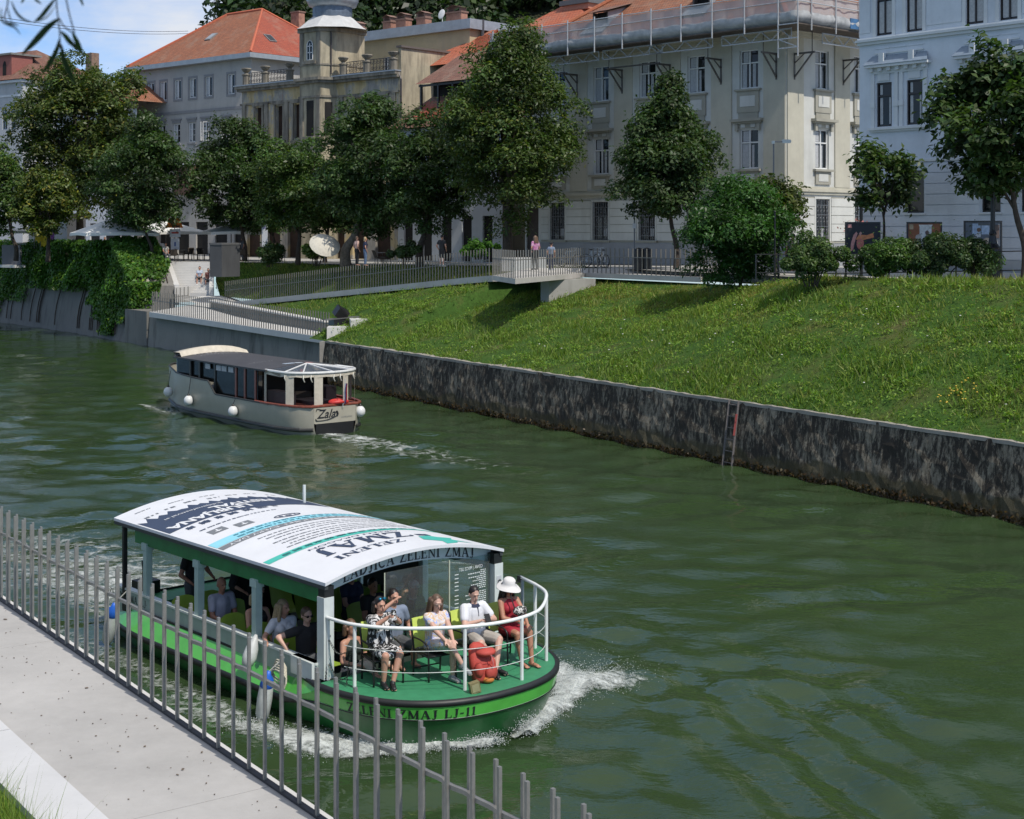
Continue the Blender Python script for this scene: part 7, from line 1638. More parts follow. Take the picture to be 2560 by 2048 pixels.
p3, i3 = person('dark haired man in a white polo shirt with navy collar looking at his phone', seatpos(2), GB_RZ - .10, k=.93, male=True, lean=.02, yaw=-.10, pitch=.35, hip=.535, belly=.055, wide=1.1, hands={'R': (.30, -.07, .83), 'L': (.31, .09, .83), 'Rcurl': 1.0, 'Lcurl': 1.0}, elbow={'R': (-.2, -1, -.6), 'L': (-.2, 1, -.6)},
    knees={'L': (.45, .20, .52), 'R': (.46, -.17, .52)}, feet={'L': (.66, -.02, .075), 'R': (.58, .10, .085), 'Rdir': (1, .25, 0), 'Ldir': (1, -.35, 0)}, skin=SKIN_P, top=WHC, sleeve=.62, bottom=GRC, blen=.88, shoes=SHOE_K, hair=HB, hairlen='short', vox=.0075, fine=True, collar=NAVYC, group='passengers on the bow')
handheld('phone', 'black phone held in both hands by the man in the white polo shirt', 'phone', i3, p3, (.09, 0, .05), (.010, .09, .13), BLK, -.5)
p4, i4 = person('woman in a white brimmed sun hat and red dress with hands in her lap', seatpos(3), GB_RZ - .18, k=.93, lean=.0, yaw=.05, pitch=.18, hip=.525, hands={'R': (.28, -.0, .70), 'L': (.40, .12, .66)}, elbow={'R': (-.4, -.9, -.4), 'L': (-.3, .9, -.4)},
    knees={'L': (.45, .13, .53), 'R': (.43, -.10, .53)}, feet={'L': (.55, .11, .075), 'R': (.48, -.04, .075), 'Rdir': (1, .1, 0), 'Ldir': (1, .3, 0)}, skin=SKIN_T, top=REDC, sleeve=0, bare_top=True, skirt=True, blen=.62, hair=HB, hairlen='long', hat=('sun', M('white_hat', (.66, .64, .62), .8, .05, 6)), glasses=SHADE, vox=.0075, fine=True, group='passengers on the bow')
a = MB(); fn = frame_fn((0, 0, 0), 0)
hbag = thing('handbag', 'black and white patterned pouch in the lap of the woman in red', 'bag', frame_fn(p4.location, p4.rotation_euler.z)((.26, .05, .80)), p4.rotation_euler.z); a = MB(); a.ell((0, 0, 0), (.07, .13, .075)); a.build('pouch', m_two('bag_print', (.012, .012, .012), (.6, .58, .55), 26, .56), hbag, smooth=True)
a = MB(); a.tube(spl([(.0, -.1, .05), (-.12, -.10, .25), (-.16, -.03, .38), (-.14, .06, .40)]), .010, 5); a.build('strap', BLK, hbag)
# passengers under the roof; cabin floor is at .16
def seated(lab, x, y, r=0, fl=.16, **k): return person(lab, gb((x, y, fl)), GB_RZ + r, group='passengers under the roof', vox=k.pop('vox', .014), **k)
pm, im = seated('man with sunglasses in a grey shirt raising one hand behind the bow chairs', -.02, -.45, -.1, .50, male=True, hands={'R': (.26, -.16, 1.25), 'L': (.2, .2, .7)}, elbow={'R': (0, -1, -.5)}, hip=.58, top=BLUEC, sleeve=.5, bottom=DGC, glasses=SHADE, hair=HB, vox=.010, knees={'L': (.4, .12, .56), 'R': (.4, -.12, .56)}, feet={'L': (.42, .12, .32), 'R': (.42, -.12, .32)})
seated('woman with loose black hair in dark clothes behind the grey shirted man', -.55, .15, 0, .36, hip=.6, top=BLK, sleeve=.9, bottom=BLK, blen=1.8, hair=HB, hairlen='long', skin=SKIN_T)
seated('woman in a dark tank top and white trousers sitting low at the front post', -.30, -1.05, .15, .16, top=M('dark_green_top', (.02, .035, .03), .8), sleeve=0, bare_top=True, bottom=M('cream_trousers', (.50, .46, .40), .8), blen=1.7, hair=HBR, hairlen='bob', hip=.50, knees={'L': (.40, .22, .78), 'R': (.42, -.05, .68)}, feet={'L': (.62, .25, .62), 'R': (.66, -.12, .62)}, hands={'L': (.32, .12, .72), 'R': (.3, -.16, .68)}, vox=.011)
seated('young man in a black T-shirt and sunglasses resting his forearm on the boat side', -1.1, -1.32, -.05, .16, male=True, top=BLK, sleeve=.5, bottom=DGC, hair=HBR, glasses=SHADE, hands={'R': (.12, -.40, .80), 'L': (.3, .05, .74)}, elbow={'R': (-.6, -.9, .1)}, hip=.58, skin=SKIN_P, vox=.011)
seated('woman with long blond hair and white shirt holding glasses over the boat side', -1.75, -1.32, -.2, .16, top=WHC, sleeve=.6, bottom=BLK, hair=HBL, hairlen='long', hands={'R': (.30, -.40, .82), 'L': (.3, -.05, .74)}, hip=.58, yaw=.6, vox=.011)
seated('woman in sunglasses and a dark strappy top between the first two posts', -2.55, -1.3, -.1, .16, top=BLK, sleeve=0, bare_top=True, bottom=DGC, hair=HBL, hairlen='bob', glasses=SHADE, hip=.58)
seated('bald man in a light shirt seated near the second post', -3.75, -1.25, 0, .16, male=True, top=M('lilac_shirt', (.40, .40, .48), .8), sleeve=.6, bottom=DGC, hair=None, hip=.58, skin=SKIN_T)
seated('passenger in a dark shirt in the far row of the boat', -1.9, .55, 0, .16, male=True, top=BLK, bottom=BLK, hair=HB, hip=.6, skin=SKIN_T); seated('passenger with a pale cap in the far row of the boat', -1.3, .95, 0, .16, top=DGC, bottom=BLK, hair=HGR, hip=.6, hat=('cap', M('pale_cap', (.5, .5, .5), .8))); seated('passenger with brown hair in the far middle row of the boat', -2.8, .75, 0, .16, top=NAVYC, bottom=BLK, hair=HBR, hairlen='bob', hip=.6)
person('skipper in black standing at the stern of the green boat', gb((-5.55, -.75, .16)), GB_RZ + .2, sit=False, male=True, top=BLK, sleeve=.5, bottom=DGC, blen=1.9, hair=HB, hands={'R': (.2, -.22, .95), 'L': (.4, .1, 1.05)}, skin=SKIN_T, k=.98, shoes=SHOE_K)
person('crew member in black leaning forward at the helm of the green boat', gb((-4.65, -.35, .16)), GB_RZ, sit=False, male=True, lean=.45, top=BLK, sleeve=1.3, bottom=BLK, blen=1.9, hair=HB, hands={'R': (.45, -.2, .95), 'L': (.45, .2, .95)}, k=.98, shoes=SHOE_K)
# people on the far bank
def street(lab, px, py_head, h, Yd, rz, **k):
    p = PY(px, py_head, Yd); s_ = (p - BO); z = street_z(s_.x * BU.x + s_.y * BU.y); return person(lab, (p.x, p.y, k.pop('z', z)), rz, sit=k.pop('sit', False), k=h / 1.72, vox=k.pop('vox', .022), group=k.pop('group', 'people on the far bank'), face=False, **k)
street('woman in a pink and purple print top walking by the barred windows', 1338, 585, 1.66, 70.5, 2.2, top=PINKC, sleeve=.6, bottom=BLK, blen=1.9, hair=HBR, hairlen='long', shoes=SHOE_K)
street('child in a dark cap and pale blue shirt standing behind the deck railing', 1378, 600, 1.35, 69.5, 1.2, top=BLUEC, sleeve=.5, bottom=NAVYC, blen=1.9, hair=HB, hat=('cap', BLK), shoes=SHOE_W)
street('man in a pinkish shirt and dark cap walking in front of the sunlit palace wall', 1984, 578, 1.74, 68, 2.6, male=True, top=M('dusty_pink_shirt', (.34, .22, .22), .8), sleeve=.5, bottom=BLK, blen=.9, hair=HB, hat=('cap', BLK), skin=SKIN_T)
street('woman in a grey dress and hat beside the man in the cap', 1970, 582, 1.66, 69, 2.6, top=DGC, sleeve=.5, bottom=BLK, blen=.9, hair=HB, hat=('cap', GRC))
street('woman in a pale shirt walking behind the round bush', 2036, 580, 1.64, 68, 2.9, top=GRC, sleeve=.6, bottom=DGC, blen=1.9, hair=HB, hairlen='bob')
street('person in black with a backpack under the trees at the ramp head', 1105, 585, 1.75, 80, 1.0, male=True, top=BLK, sleeve=.5, bottom=BLK, blen=.9, hair=HB, shoes=SHOE_W)
street('person in a pale pink shirt under the shady trees', 892, 592, 1.75, 86, .5, male=True, top=M('salmon_shirt', (.5, .33, .28), .8), sleeve=.5, bottom=BLK, blen=1.9, hair=HBR)
street('woman in a dark top and jeans under the shady trees', 913, 595, 1.68, 85, .3, top=NAVYC, sleeve=.5, bottom=M('jeans', (.10, .15, .24), .8), blen=1.9, hair=HBL, hairlen='bob')
sA = b0.lerp(t0, .45).lerp(b1.lerp(t1, .45), .70); sB = b0.lerp(t0, .40).lerp(b1.lerp(t1, .40), .95)
for lab, q, tp_, bt_ in (('person in a light blue shirt sitting on the stone steps', sA, M('light_blue_shirt', (.38, .43, .52), .8), BLK), ('person in dark red sitting on the stone steps by the pillar', sB, M('dark_red_shirt', (.16, .06, .05), .8), DGC)):
    zq = 3.05 + 2.15 * (.42 if q is sA else .36); person(lab, (q.x, q.y, zq - .28), -pi / 2 + .1, sit=True, hip=.48, top=tp_, bottom=bt_, blen=.9, shoes=SHOE_W, vox=.022, face=False, group='people on the far bank', knees={'L': (.40, .14, .42), 'R': (.40, -.14, .42)}, feet={'L': (.46, .13, .06), 'R': (.46, -.13, .06)}, skin=SKIN)
# ------------------------------------------------------------------ trees, shrubs, ivy, wood
BARK = M('bark', (.055, .042, .032), .95, .4, 8, bmp=.5); BARK_L = M('pale_bark', (.13, .11, .085), .95, .4, 6, bmp=.4)
LF = {'dark': m_leaf('leaf_dark', (.046, .082, .024)), 'mid': m_leaf('leaf_mid', (.058, .102, .024)), 'olive': m_leaf('leaf_olive', (.078, .104, .027)), 'bright': m_leaf('leaf_bright', (.045, .115, .022)), 'ivy': m_leaf('leaf_ivy', (.066, .150, .021)), 'wood': m_leaf('leaf_wood', (.022, .042, .012), trans=.2)}
def tree(label, cxp, top, bot, halfw, Yd, n, leaf, kind='dark', base_px=None, z_base=None, shape='round', trunk_r=.16, lobes=26, yellow=.0, rng=None, name='street_tree', group=None, tint=(1, 1, 1), fork=True, asp=.5, bark=BARK, depth=1.0, clump=.3, droop=.35):
    rng = rng or np.random.default_rng(abs(hash(label)) % 1000 if False else int(cxp * 7 + top))
    ct_ = PY(cxp, top, Yd); cb_ = PY(cxp, bot, Yd); hw = halfw * Yd / F_; zt, zb = ct_.z, cb_.z
    bx_ = PY(base_px if base_px is not None else cxp, 600, Yd).x; r0 = V((bx_, Yd, 0)) - BO; s_ = r0.x * BU.x + r0.y * BU.y
    zg = z_base if z_base is not None else street_z(s_)
    t = thing(name, label, 'tree', (bx_, Yd, zg), group=group)
    zc, hz = (zt + zb) / 2, (zt - zb) / 2; C = np.array([ct_.x - bx_, 0, zc - zg]); cen, rad = [], []; lobes = int(lobes * 1.9)
    for i in range(lobes):
        u = rng.normal(0, 1, 3); u /= np.linalg.norm(u); q = u * rng.uniform(.25, 1.0) ** .55 * rng.uniform(.86, 1.02); w_ = 1.0
        if shape == 'cone': w_ = np.clip(1.10 - .44 * (q[2] + 1) ** 1.15, .12, 1)
        if shape == 'egg': w_ = np.clip(1.08 - .45 * max(0, q[2]), .3, 1.05)
        cen.append(C + q * np.array([hw * w_ * .92, hw * depth * w_ * .92, hz * .94])); rad.append(rng.uniform(.15, .27) * (min(hw, hz) * .6 + .4 * hw) * (1 - .35 * max(0, q[2]) * (shape == 'cone')))
    cen, rad = np.array(cen), np.array(rad); wgt = rad ** 2; k = rng.choice(len(rad), n, p=wgt / wgt.sum())
    # each lobe is a drooping pad of foliage: leaves on its upper shell, open underneath
    u = unit(rng.normal(0, 1, (n, 3))); fl = u[:, 2] < rng.uniform(-.75, .0, n); u[fl, 2] *= -1
    rr_ = rad[k] * (1 - .38 * rng.random(n) ** 2.0) * (1 + .22 * rng.normal(0, 1, n) * (rng.random(n) < .4)); pts = cen[k] + u * rr_[:, None] * np.array([1.05, 1.05, .62]); pts[:, 2] -= .35 * rad[k] * (u[:, 0] ** 2 + u[:, 1] ** 2)
    # small twig clumps so that the outline breaks up
    nc = int(n * clump); ck = rng.integers(0, n, max(1, nc // 9)); m = rng.integers(0, len(ck), nc); pts[:nc] = pts[ck[m]] * 1.0 + u[ck[m]] * .12 + rng.normal(0, leaf * .75, (nc, 3)); u[:nc] = u[ck[m]]; kk = k.copy(); kk[:nc] = k[ck[m]]
    nr = u * .8 + np.array([0, 0, .75]); lt_ = (1 + rng.normal(0, .20, len(rad)))[kk][:, None]
    ti = tints(n, rng, tint, .22, yellow) * lt_
    vv = leaf_quads(pts, nr, leaf * rng.uniform(.6, 1.35, n), asp, rng, droop); quads_mesh('crown', vv, ti, LF[kind], t)
    tm = MB(); hb_ = max(.5, zb - zg + .25 * hz); mid = V((C[0] * .4 + rng.uniform(-.1, .1), rng.uniform(-.15, .15), hb_ * .75)); tp_ = V((C[0], 0, C[2] + hz * .25))
    tm.tube(spl([(0, 0, -.1), (.02, 0, hb_ * .35), tuple(mid), tuple(mid.lerp(tp_, .5)), tuple(tp_)], 5), [trunk_r * (1.25 - 1.05 * i / 20) for i in range(21)], 9)
    for j in rng.choice(len(cen), min(14, len(cen)), replace=False):
        p1_ = mid.lerp(tp_, rng.uniform(0, .7)); p2_ = V(cen[j]); q = p1_.lerp(p2_, .5) + V((0, 0, .12 * hz)); tm.tube(spl([tuple(p1_), tuple(q), tuple(p2_)], 4), [trunk_r * .45 * (1 - .85 * i / 8) for i in range(9)], 6)
    tm.build('trunk', bark, t, smooth=True); return t
tree('tall broad plane tree with olive yellow leaves on the far left above the ivy wall', 205, 90, 560, 178, 113, 46000, .29, 'olive', 200, yellow=.08, lobes=64, trunk_r=.34, bark=BARK, tint=(.95, 1.0, 1))
tree('low shady tree at the left edge under the tall plane tree', 10, 350, 600, 150, 110, 17000, .27, 'mid', 40, yellow=.04, lobes=34)
tree('yellowing low tree hanging over the ivy wall beside the cafe parasol', 120, 420, 598, 100, 106, 13000, .25, 'olive', 120, yellow=.14, lobes=30, tint=(1.1, 1.15, 1))
tree('round dark green tree with two thin trunks in front of the white parasols', 345, 290, 590, 138, 101, 26000, .24, 'dark', 378, lobes=46, trunk_r=.12)
tree('dark chestnut tree below the turret with a pointed top', 590, 283, 595, 130, 104, 25000, .24, 'dark', 612, shape='egg', lobes=44)
tree('leafy street tree between the turret and the ramp', 745, 340, 600, 135, 96, 22000, .23, 'mid', 745, lobes=40, yellow=.03)
tree('deep green chestnut tree hiding the right half of the ruined villa', 930, 225, 600, 160, 90, 34000, .23, 'dark', 864, shape='egg', lobes=56, trunk_r=.3, bark=BARK_L)
tree('dark forked tree just left of the tallest lime tree', 1075, 262, 590, 145, 86, 26000, .22, 'dark', 1048, lobes=46, trunk_r=.22)
tree('tallest lime tree with yellowish tips in front of the palace corner', 1280, 40, 585, 195, 80, 60000, .20, 'olive', 1268, shape='egg', lobes=90, trunk_r=.27, yellow=.05, tint=(.80, .95, .95))
tree('pyramid shaped chestnut tree in front of the palace windows', 1672, 160, 560, 178, 71.5, 36000, .19, 'dark', 1690, shape='cone', lobes=64, trunk_r=.13, asp=.55, tint=(1.05, 1.0, 1.1))
tree('bushy bright green young tree leaning over the bank by the deck end', 1850, 425, 715, 150, 61, 30000, .165, 'bright', 1850, z_base=5.0, lobes=52, trunk_r=.07, shape='egg', asp=.42, clump=.5, tint=(.85, .85, .9))
tree('thin young chestnut tree before the sunlit palace corner', 1950, 430, 590, 85, 62.5, 2600, .22, 'olive', 1938, lobes=9, clump=.7, trunk_r=.06)
tree('small slender chestnut tree between the first two posters', 2200, 338, 550, 92, 57, 2900, .25, 'dark', 2206, lobes=11, trunk_r=.065, asp=.55, tint=(1.25, 1.15, 1.2), clump=.75)
tree('spreading chestnut tree at the right edge in front of the bluish house', 2500, 95, 530, 180, 52, 15500, .25, 'dark', 2562, lobes=34, trunk_r=.13, asp=.6, tint=(1.15, 1.1, 1.1), clump=.45)
tree('dark shady street tree filling the gap behind the chestnut by the turret', 668, 400, 600, 100, 104, 12000, .26, 'dark', 690, lobes=30, trunk_r=.14)
tree('dark shady street tree filling the gap left of the ruined villa trunk', 835, 360, 600, 100, 99, 12000, .26, 'dark', 812, lobes=30, trunk_r=.14)
def shrub(label, cxp, top, bot, halfw, Yd, n, leaf, kind, name='shrub', yellow=0, tint=(1, 1, 1), zg=None):
    rng = np.random.default_rng(int(cxp * 3 + top)); c = PY(cxp, (top + bot) / 2, Yd); b_ = PY(cxp, bot, Yd); hw = halfw * Yd / F_; hz = (bot - top) / 2 * Yd / F_
    t = thing(name, label, 'shrub', (c.x, Yd, b_.z)); nl = 22; cen = rng.normal(0, 1, (nl, 3)); cen = unit(cen) * rng.uniform(.2, .8, (nl, 1)) * np.array([hw, min(hw, 1.1), hz]); cen[:, 2] += hz
    rad = rng.uniform(.22, .42, nl) * min(hw, hz * 1.2); k = rng.integers(0, nl, n); u = unit(rng.normal(0, 1, (n, 3))); pts = cen[k] + u * (rad[k] * (1 - .5 * rng.random(n) ** 2))[:, None] * np.array([1, 1, .9]); pts[:, 2] = np.maximum(pts[:, 2], .02)
    sp = rng.random(n) < .06; pts[sp, 2] += rng.exponential(.12, sp.sum())
    quads_mesh('foliage', leaf_quads(pts, u + np.array([0, 0, .6]), leaf * rng.uniform(.6, 1.3, n), .5, rng), tints(n, rng, tint, .22, yellow) * (1 + rng.normal(0, .15, nl))[k][:, None], LF[kind], t)
    a = MB()
    for j in range(9): e = V(cen[j]); a.tube([(e.x * .25, e.y * .25, -.15), tuple(e * .5 + V((0, 0, .05))), tuple(e)], [.03, .022, .008], 5)
    a.build('stems', BARK, t); return t
shrub('round dark green bush left of the first poster', 2030, 578, 706, 100, 52.5, 13000, .115, 'mid')
shrub('broad green bush covering the foot of the first poster', 2215, 590, 712, 115, 52, 13000, .115, 'mid', tint=(1.05, 1.15, .9))
shrub('dark overgrown bush between the second and third posters', 2350, 575, 714, 115, 51.5, 13000, .115, 'dark', tint=(.9, .9, .9))
shrub('tall ragged dark bush beside the lamp post foot', 2436, 568, 712, 68, 51.8, 7000, .115, 'dark')
shrub('bright green hedge clump behind the ramp railing', 1195, 598, 642, 72, 78, 4000, .16, 'bright', tint=(1.6, 1.5, 1))
shrub('dark clipped hedge right of the parasol under the trees', 1010, 603, 655, 52, 84, 3500, .17, 'dark')
shrub('black green bush beside the dark stone pillar', 672, 598, 662, 42, 95, 3200, .18, 'dark')
shrub('leafy bush in front of the cream sun shade', 790, 600, 660, 45, 91, 3000, .18, 'mid', tint=(1.3, 1.3, 1))
shrub('small pale green plant on the lawn edge below the posters', 2385, 722, 745, 18, 49, 500, .10, 'bright', name='small_plant', tint=(1.5, 1.4, 1))
for i, (px_, lab) in enumerate(((330, 'left'),)): pass
# ivy on the embankment wall
def ivy_mass(spots, n, rng, leaf):
    P_, Nn, T = [], [], []
    for (s0, s1, z0, z1, out, w) in spots:
        m = int(n * w); s = rng.uniform(s0, s1, m); f = rng.random(m); z = np.minimum(z0 + (z1 - z0) * f ** .75, np.array([ivy_face(a)[1] for a in s]) + .35 * rng.random(m)); edge = np.minimum((s - s0), (s1 - s)) / max(.1, (s1 - s0)); keep = rng.random(m) < np.clip(edge * 4 + .25, 0, 1)
        lump = np.sin(s * 1.7) * .3 + np.sin(s * .8 + z * 1.3) * .35 + np.sin(z * 2.6 + s * .5) * .2
        d = np.array([ivy_face(a)[0] + 1.1 * np.clip(b / 6.3, 0, 1) for a, b in zip(s, z)]) - out * (.55 + .45 * lump) * np.clip((z1 - z) / .5 + .4, .3, 1) * rng.uniform(.5, 1, m) + rng.normal(0, .08, m)
        q = np.array([bank(a, b, c) for a, b, c in zip(s, d, z)])[keep]; P_.append(q); Nn.append(np.tile([-.84, -.54, .75], (len(q), 1))); T.append((1 + .22 * lump[keep])[:, None] * np.ones((1, 3)))
    P_, Nn, T = np.concatenate(P_), np.concatenate(Nn), np.concatenate(T); n = len(P_)
    return leaf_quads(P_, Nn, leaf * rng.uniform(.6, 1.4, n), .6, rng, 1.0), tints(n, rng, (1, 1, 1), .22, .03) * T
rng = np.random.default_rng(21)
t = thing('creeper', 'leafy creeper cascade covering the sloping wall top beside the parapet', 'creeper', bank(73, 2, 4.5)); m = 13000; s = rng.uniform(70.9, 76.2, m); f = rng.random(m); d = .3 + f * 3.3; zt_ = np.array([interp(a, [70.75, 75.6], [3.7, 6.36]) for a in s])
keep = rng.random(m) < np.clip(.10 + (s - 71.2) / 1.7 - .9 * np.clip(d - 2.6, 0, 1) * np.clip(1.2 - (s - 72.4) / 1.6, 0, 1), 0, 1); q = np.array([bank(a, b, c) for a, b, c in zip(s, d, zt_ + .12 + .28 * np.sin(s * 2.1 + d * 1.7) ** 2 + rng.normal(0, .1, m))])[keep]
hang = 5200; hs = 70.85 + rng.exponential(.35, hang); hd_ = rng.uniform(.2, 2.2, hang); hz_ = 3.9 - rng.exponential(.9, hang) * (1.1 - hd_ / 2.4); q = np.concatenate([q, np.array([bank(a, b, c) for a, b, c in zip(np.minimum(hs, 71.3) - .25 * rng.random(hang), hd_, np.maximum(hz_, .8))])])
quads_mesh('foliage', leaf_quads(q - np.array(t.location), np.tile([-.3, -.75, .8], (len(q), 1)), .24 * rng.uniform(.6, 1.4, len(q)), .6, rng, 1.0), tints(len(q), rng, (1, 1, 1), .24, .03) * (1 + .22 * np.sin(q[:, 0] * 2.3 + q[:, 2] * 1.9))[:, None], LF['ivy'], t); a = MB()
for k in range(5): a.tube([bank(71.0 + i * .8, .8 + .5 * k + .2 * sin(i), interp(71.0 + i * .8, [70.75, 75.6], [3.75, 6.4])) - t.location for i in range(6)], .035, 5)
a.build('stems', BARK, t)
for lab, spots, n in (('thick green creeper mat hanging over the wall beside the stone steps', [(71.2, 80, 3.0, 6.75, .9, .5), (71.6, 78, 1.2, 4.4, .7, .35), (73.8, 76.5, .3, 2.4, .45, .15)], 17000),
                      ('bushy green creeper spilling over the middle of the embankment wall', [(77, 93, 3.6, 6.7, 1.5, .6), (80, 91, 3.0, 5.2, 1.3, .3), (76.6, 80, 2.2, 5.0, .8, .2)], 21000),
                      ('dark ivy curtain on the wall at the left edge', [(92, 101, 1.8, 6.2, .7, .5), (97.5, 106, .8, 6.6, .8, .6)], 11000)):
    c_ = spots[0]; t = thing('creeper', lab, 'creeper', bank((c_[0] + c_[1]) / 2, ivy_face(c_[0])[0] + .5, c_[2])); vv, tt = ivy_mass(spots, n, rng, .25)
    o = quads_mesh('foliage', vv - np.array(t.location), tt, LF['ivy'], t); a = MB()
    for _ in range(9):
        s = rng.uniform(c_[0], c_[1]); a.tube([bank(s + .3 * sin(k), ivy_face(s)[0] + 1.1 * (k / 8) * .95 - .06, .4 + k * .75) - t.location for k in range(8)], .04, 5)
    a.build('stems', BARK, t)
# wooded castle hill behind the roofs
def hill_z(x, y): return 5 + 52 * np.clip((y - 150) / 75, 0, 1) ** .9 * np.clip((x + 47) / 12, 0, 1) ** .7
a = MB(); rows = [[(x, y, float(hill_z(x, y)) - 2) for x in np.linspace(-70, 130, 60)] for y in np.linspace(148, 250, 24)]; a.grid(rows); struct(a.build('hillside', M('hill_soil', (.03, .035, .015), .95), smooth=True))
n_c = 620; X = rng.uniform(-42, 62, n_c); Yc = rng.uniform(158, 214, n_c); ok = X > -45 + (214 - Yc) * .12; X, Yc = X[ok], Yc[ok]; n_c = len(X); Zc = hill_z(X, Yc) + rng.uniform(0, 4, n_c); Rc = rng.uniform(2.2, 4.2, n_c)
per = 150; k = np.repeat(np.arange(n_c), per); u = unit(rng.normal(0, 1, (len(k), 3))); pts = np.stack([X, Yc, Zc], 1)[k] + u * (Rc[k] * (1 - .4 * rng.random(len(k)) ** 2))[:, None]
vis = u[:, 1] < .45; pts, u2, k2 = pts[vis], u[vis], k[vis]
ti = tints(len(pts), rng, (1, 1, 1), .2) * (1 + rng.normal(0, .28, n_c))[k2][:, None]
o = quads_mesh('hill_wood', leaf_quads(pts, u2 + np.array([0, 0, .5]), rng.uniform(.6, 1.3, len(pts)), .65, rng), ti, LF['wood']); tag(o, 'dark dense wood covering the castle hill behind the roofs', 'wood', kind='stuff')
# hanging willow twigs close to the camera
wt = thing('willow_twig', 'out of focus dark willow twigs hanging into the top left corner', 'branch', PY(146, -60, 2.3)); Lw = wt.location
mw, nt, b = node_mat('willow_leaf'); b.inputs['Base Color'].default_value = (.012, .022, .010, 1); b.inputs['Roughness'].default_value = .5
tr = nt.nodes.new('ShaderNodeBsdfTranslucent'); tr.inputs[0].default_value = (.02, .06, .012, 1); mx = nt.nodes.new('ShaderNodeMixShader'); mx.inputs[0].default_value = .3; nt.links.new(b.outputs[0], mx.inputs[1]); nt.links.new(tr.outputs[0], mx.inputs[2]); nt.links.new(mx.outputs[0], nt.nodes['Material Output'].inputs[0])
TW = M('twig_bark', (.02, .018, .014), .8)
a = MB()
for pts_ in ([(142, -70), (141, 0), (145, 45), (149, 80), (150, 120)], [(148, 45), (160, 66), (182, 82)], [(18, -70), (20, 0), (14, 30), (10, 45)], [(158, -40), (172, 30), (186, 82)], [(10, 45), (22, 60), (34, 66)]): a.tube([tuple(v - Lw) for v in spl([tuple(PY(x, y, 2.3 + .004 * i)) for i, (x, y) in enumerate(pts_)], 5)], .0012, 5)
a.build('twig', TW, wt)
def wleaf(pts_, wd, Yd=2.3):
    q = spl([tuple(PY(x, y, Yd + .012 * i)) for i, (x, y) in enumerate(pts_)], 5); rows = []; n = len(q)
    for i, p in enumerate(q):
        t = (q[min(i + 1, n - 1)] - q[max(i - 1, 0)]).normalized(); s = t.cross(V((0, 1, .25))).normalized(); w_ = wd / 2 * (sin(pi * min(1, (i + .25) / (n - 1 + .25))) ** .7) * Yd / F_; rows.append([p + s * w_ - Lw, p + V((0, .0006, 0)) - Lw, p - s * w_ - Lw])
    m_ = MB(); m_.grid(rows); m_.build('leaf', mw, wt, smooth=True)
for pts_, wd, Yd in [([(148, 46), (118, 70), (86, 105), (54, 138)], 17, 2.3), ([(139, -4), (120, 20), (104, 40), (84, 57)], 11, 2.25), ([(28, 2), (40, 30), (58, 48), (80, 56)], 7, 2.25), ([(152, 78), (165, 92), (178, 108), (216, 142)], 14, 2.35), ([(182, 80), (188, 96), (198, 116), (206, 134)], 13, 2.32), ([(80, 56), (104, 50), (122, 38), (140, 12)], 4, 2.25), ([(4, 18), (4, 50), (20, 62), (38, 70), (52, 88)], 6, 2.25), ([(198, -8), (203, 2), (208, 16)], 7, 2.3), ([(20, 20), (24, 42), (30, 56)], 4, 2.25), ([(82, -20), (90, 0), (104, 10)], 7, 2.3), ([(64, -20), (58, 0), (52, 8)], 6, 2.3), ([(153, 110), (160, 150), (175, 185), (190, 215)], 15, 2.4), ([(150, 95), (140, 130), (120, 165), (105, 182)], 13, 2.4), ([(14, 62), (26, 58), (40, 62), (48, 66)], 6, 2.25)]: wleaf(pts_, wd, Yd)
# ------------------------------------------------------------------ cafe terrace, posters, street furniture
UMB = M('white_parasol_canvas', (.70, .70, .68), .8, .05, 3); POLE = M('parasol_pole', (.16, .15, .14), .5)
def gz(p): r = V(p) - BO; return street_z(r.x * BU.x + r.y * BU.y)
def parasol(label, px, pya, pye, Yd, half, rz, first=None):
    top = PY(px, pya, Yd); e = PY(px, pye, Yd); g = gz((top.x, top.y, 0)); t = thing('parasol', label, 'parasol', (top.x, Yd, g), rz, 'white cafe parasols')
    a = MB(); ap = (0, 0, top.z - g); ze = e.z - g; c = [(-half, -half), (half, -half), (half, half), (-half, half)]
    for i in range(4):
        p, q = c[i], c[(i + 1) % 4]; m_ = ((p[0] + q[0]) / 2, (p[1] + q[1]) / 2, ze + .06); a.face([(*p, ze), m_, ap]); a.face([m_, (*q, ze), ap]); a.face([(*p, ze - .2), (m_[0], m_[1], ze - .14), m_, (*p, ze)]); a.face([(m_[0], m_[1], ze - .14), (*q, ze - .2), (*q, ze), m_])
    a.build('canopy', UMB, t); a = MB(); a.tube([(0, 0, 0), (0, 0, top.z - g - .05)], .04, 8); a.build('pole', POLE, t)
    a = MB(); a.box((0, 0, .05), (.8, .8, .1)); a.build('base', M('parasol_base', (.2, .2, .2)), t)
parasol('large white cafe parasol over the ivy wall, left of the steps', 285, 543, 583, 103, 2.5, .5)
parasol('white cafe parasol above the cafe chairs at the head of the steps', 415, 550, 580, 109, 2.3, .6); parasol('white cafe parasol half hidden by leaves right of the stone pillar', 578, 560, 580, 106, 1.9, .45); parasol('white parasol at the far left picture edge', -5, 562, 578, 116, 2.0, .5)
CHB = M('dark_wicker', (.05, .038, .028), .8, .4, 25); TBL = M('table_top', (.20, .18, .16), .6)
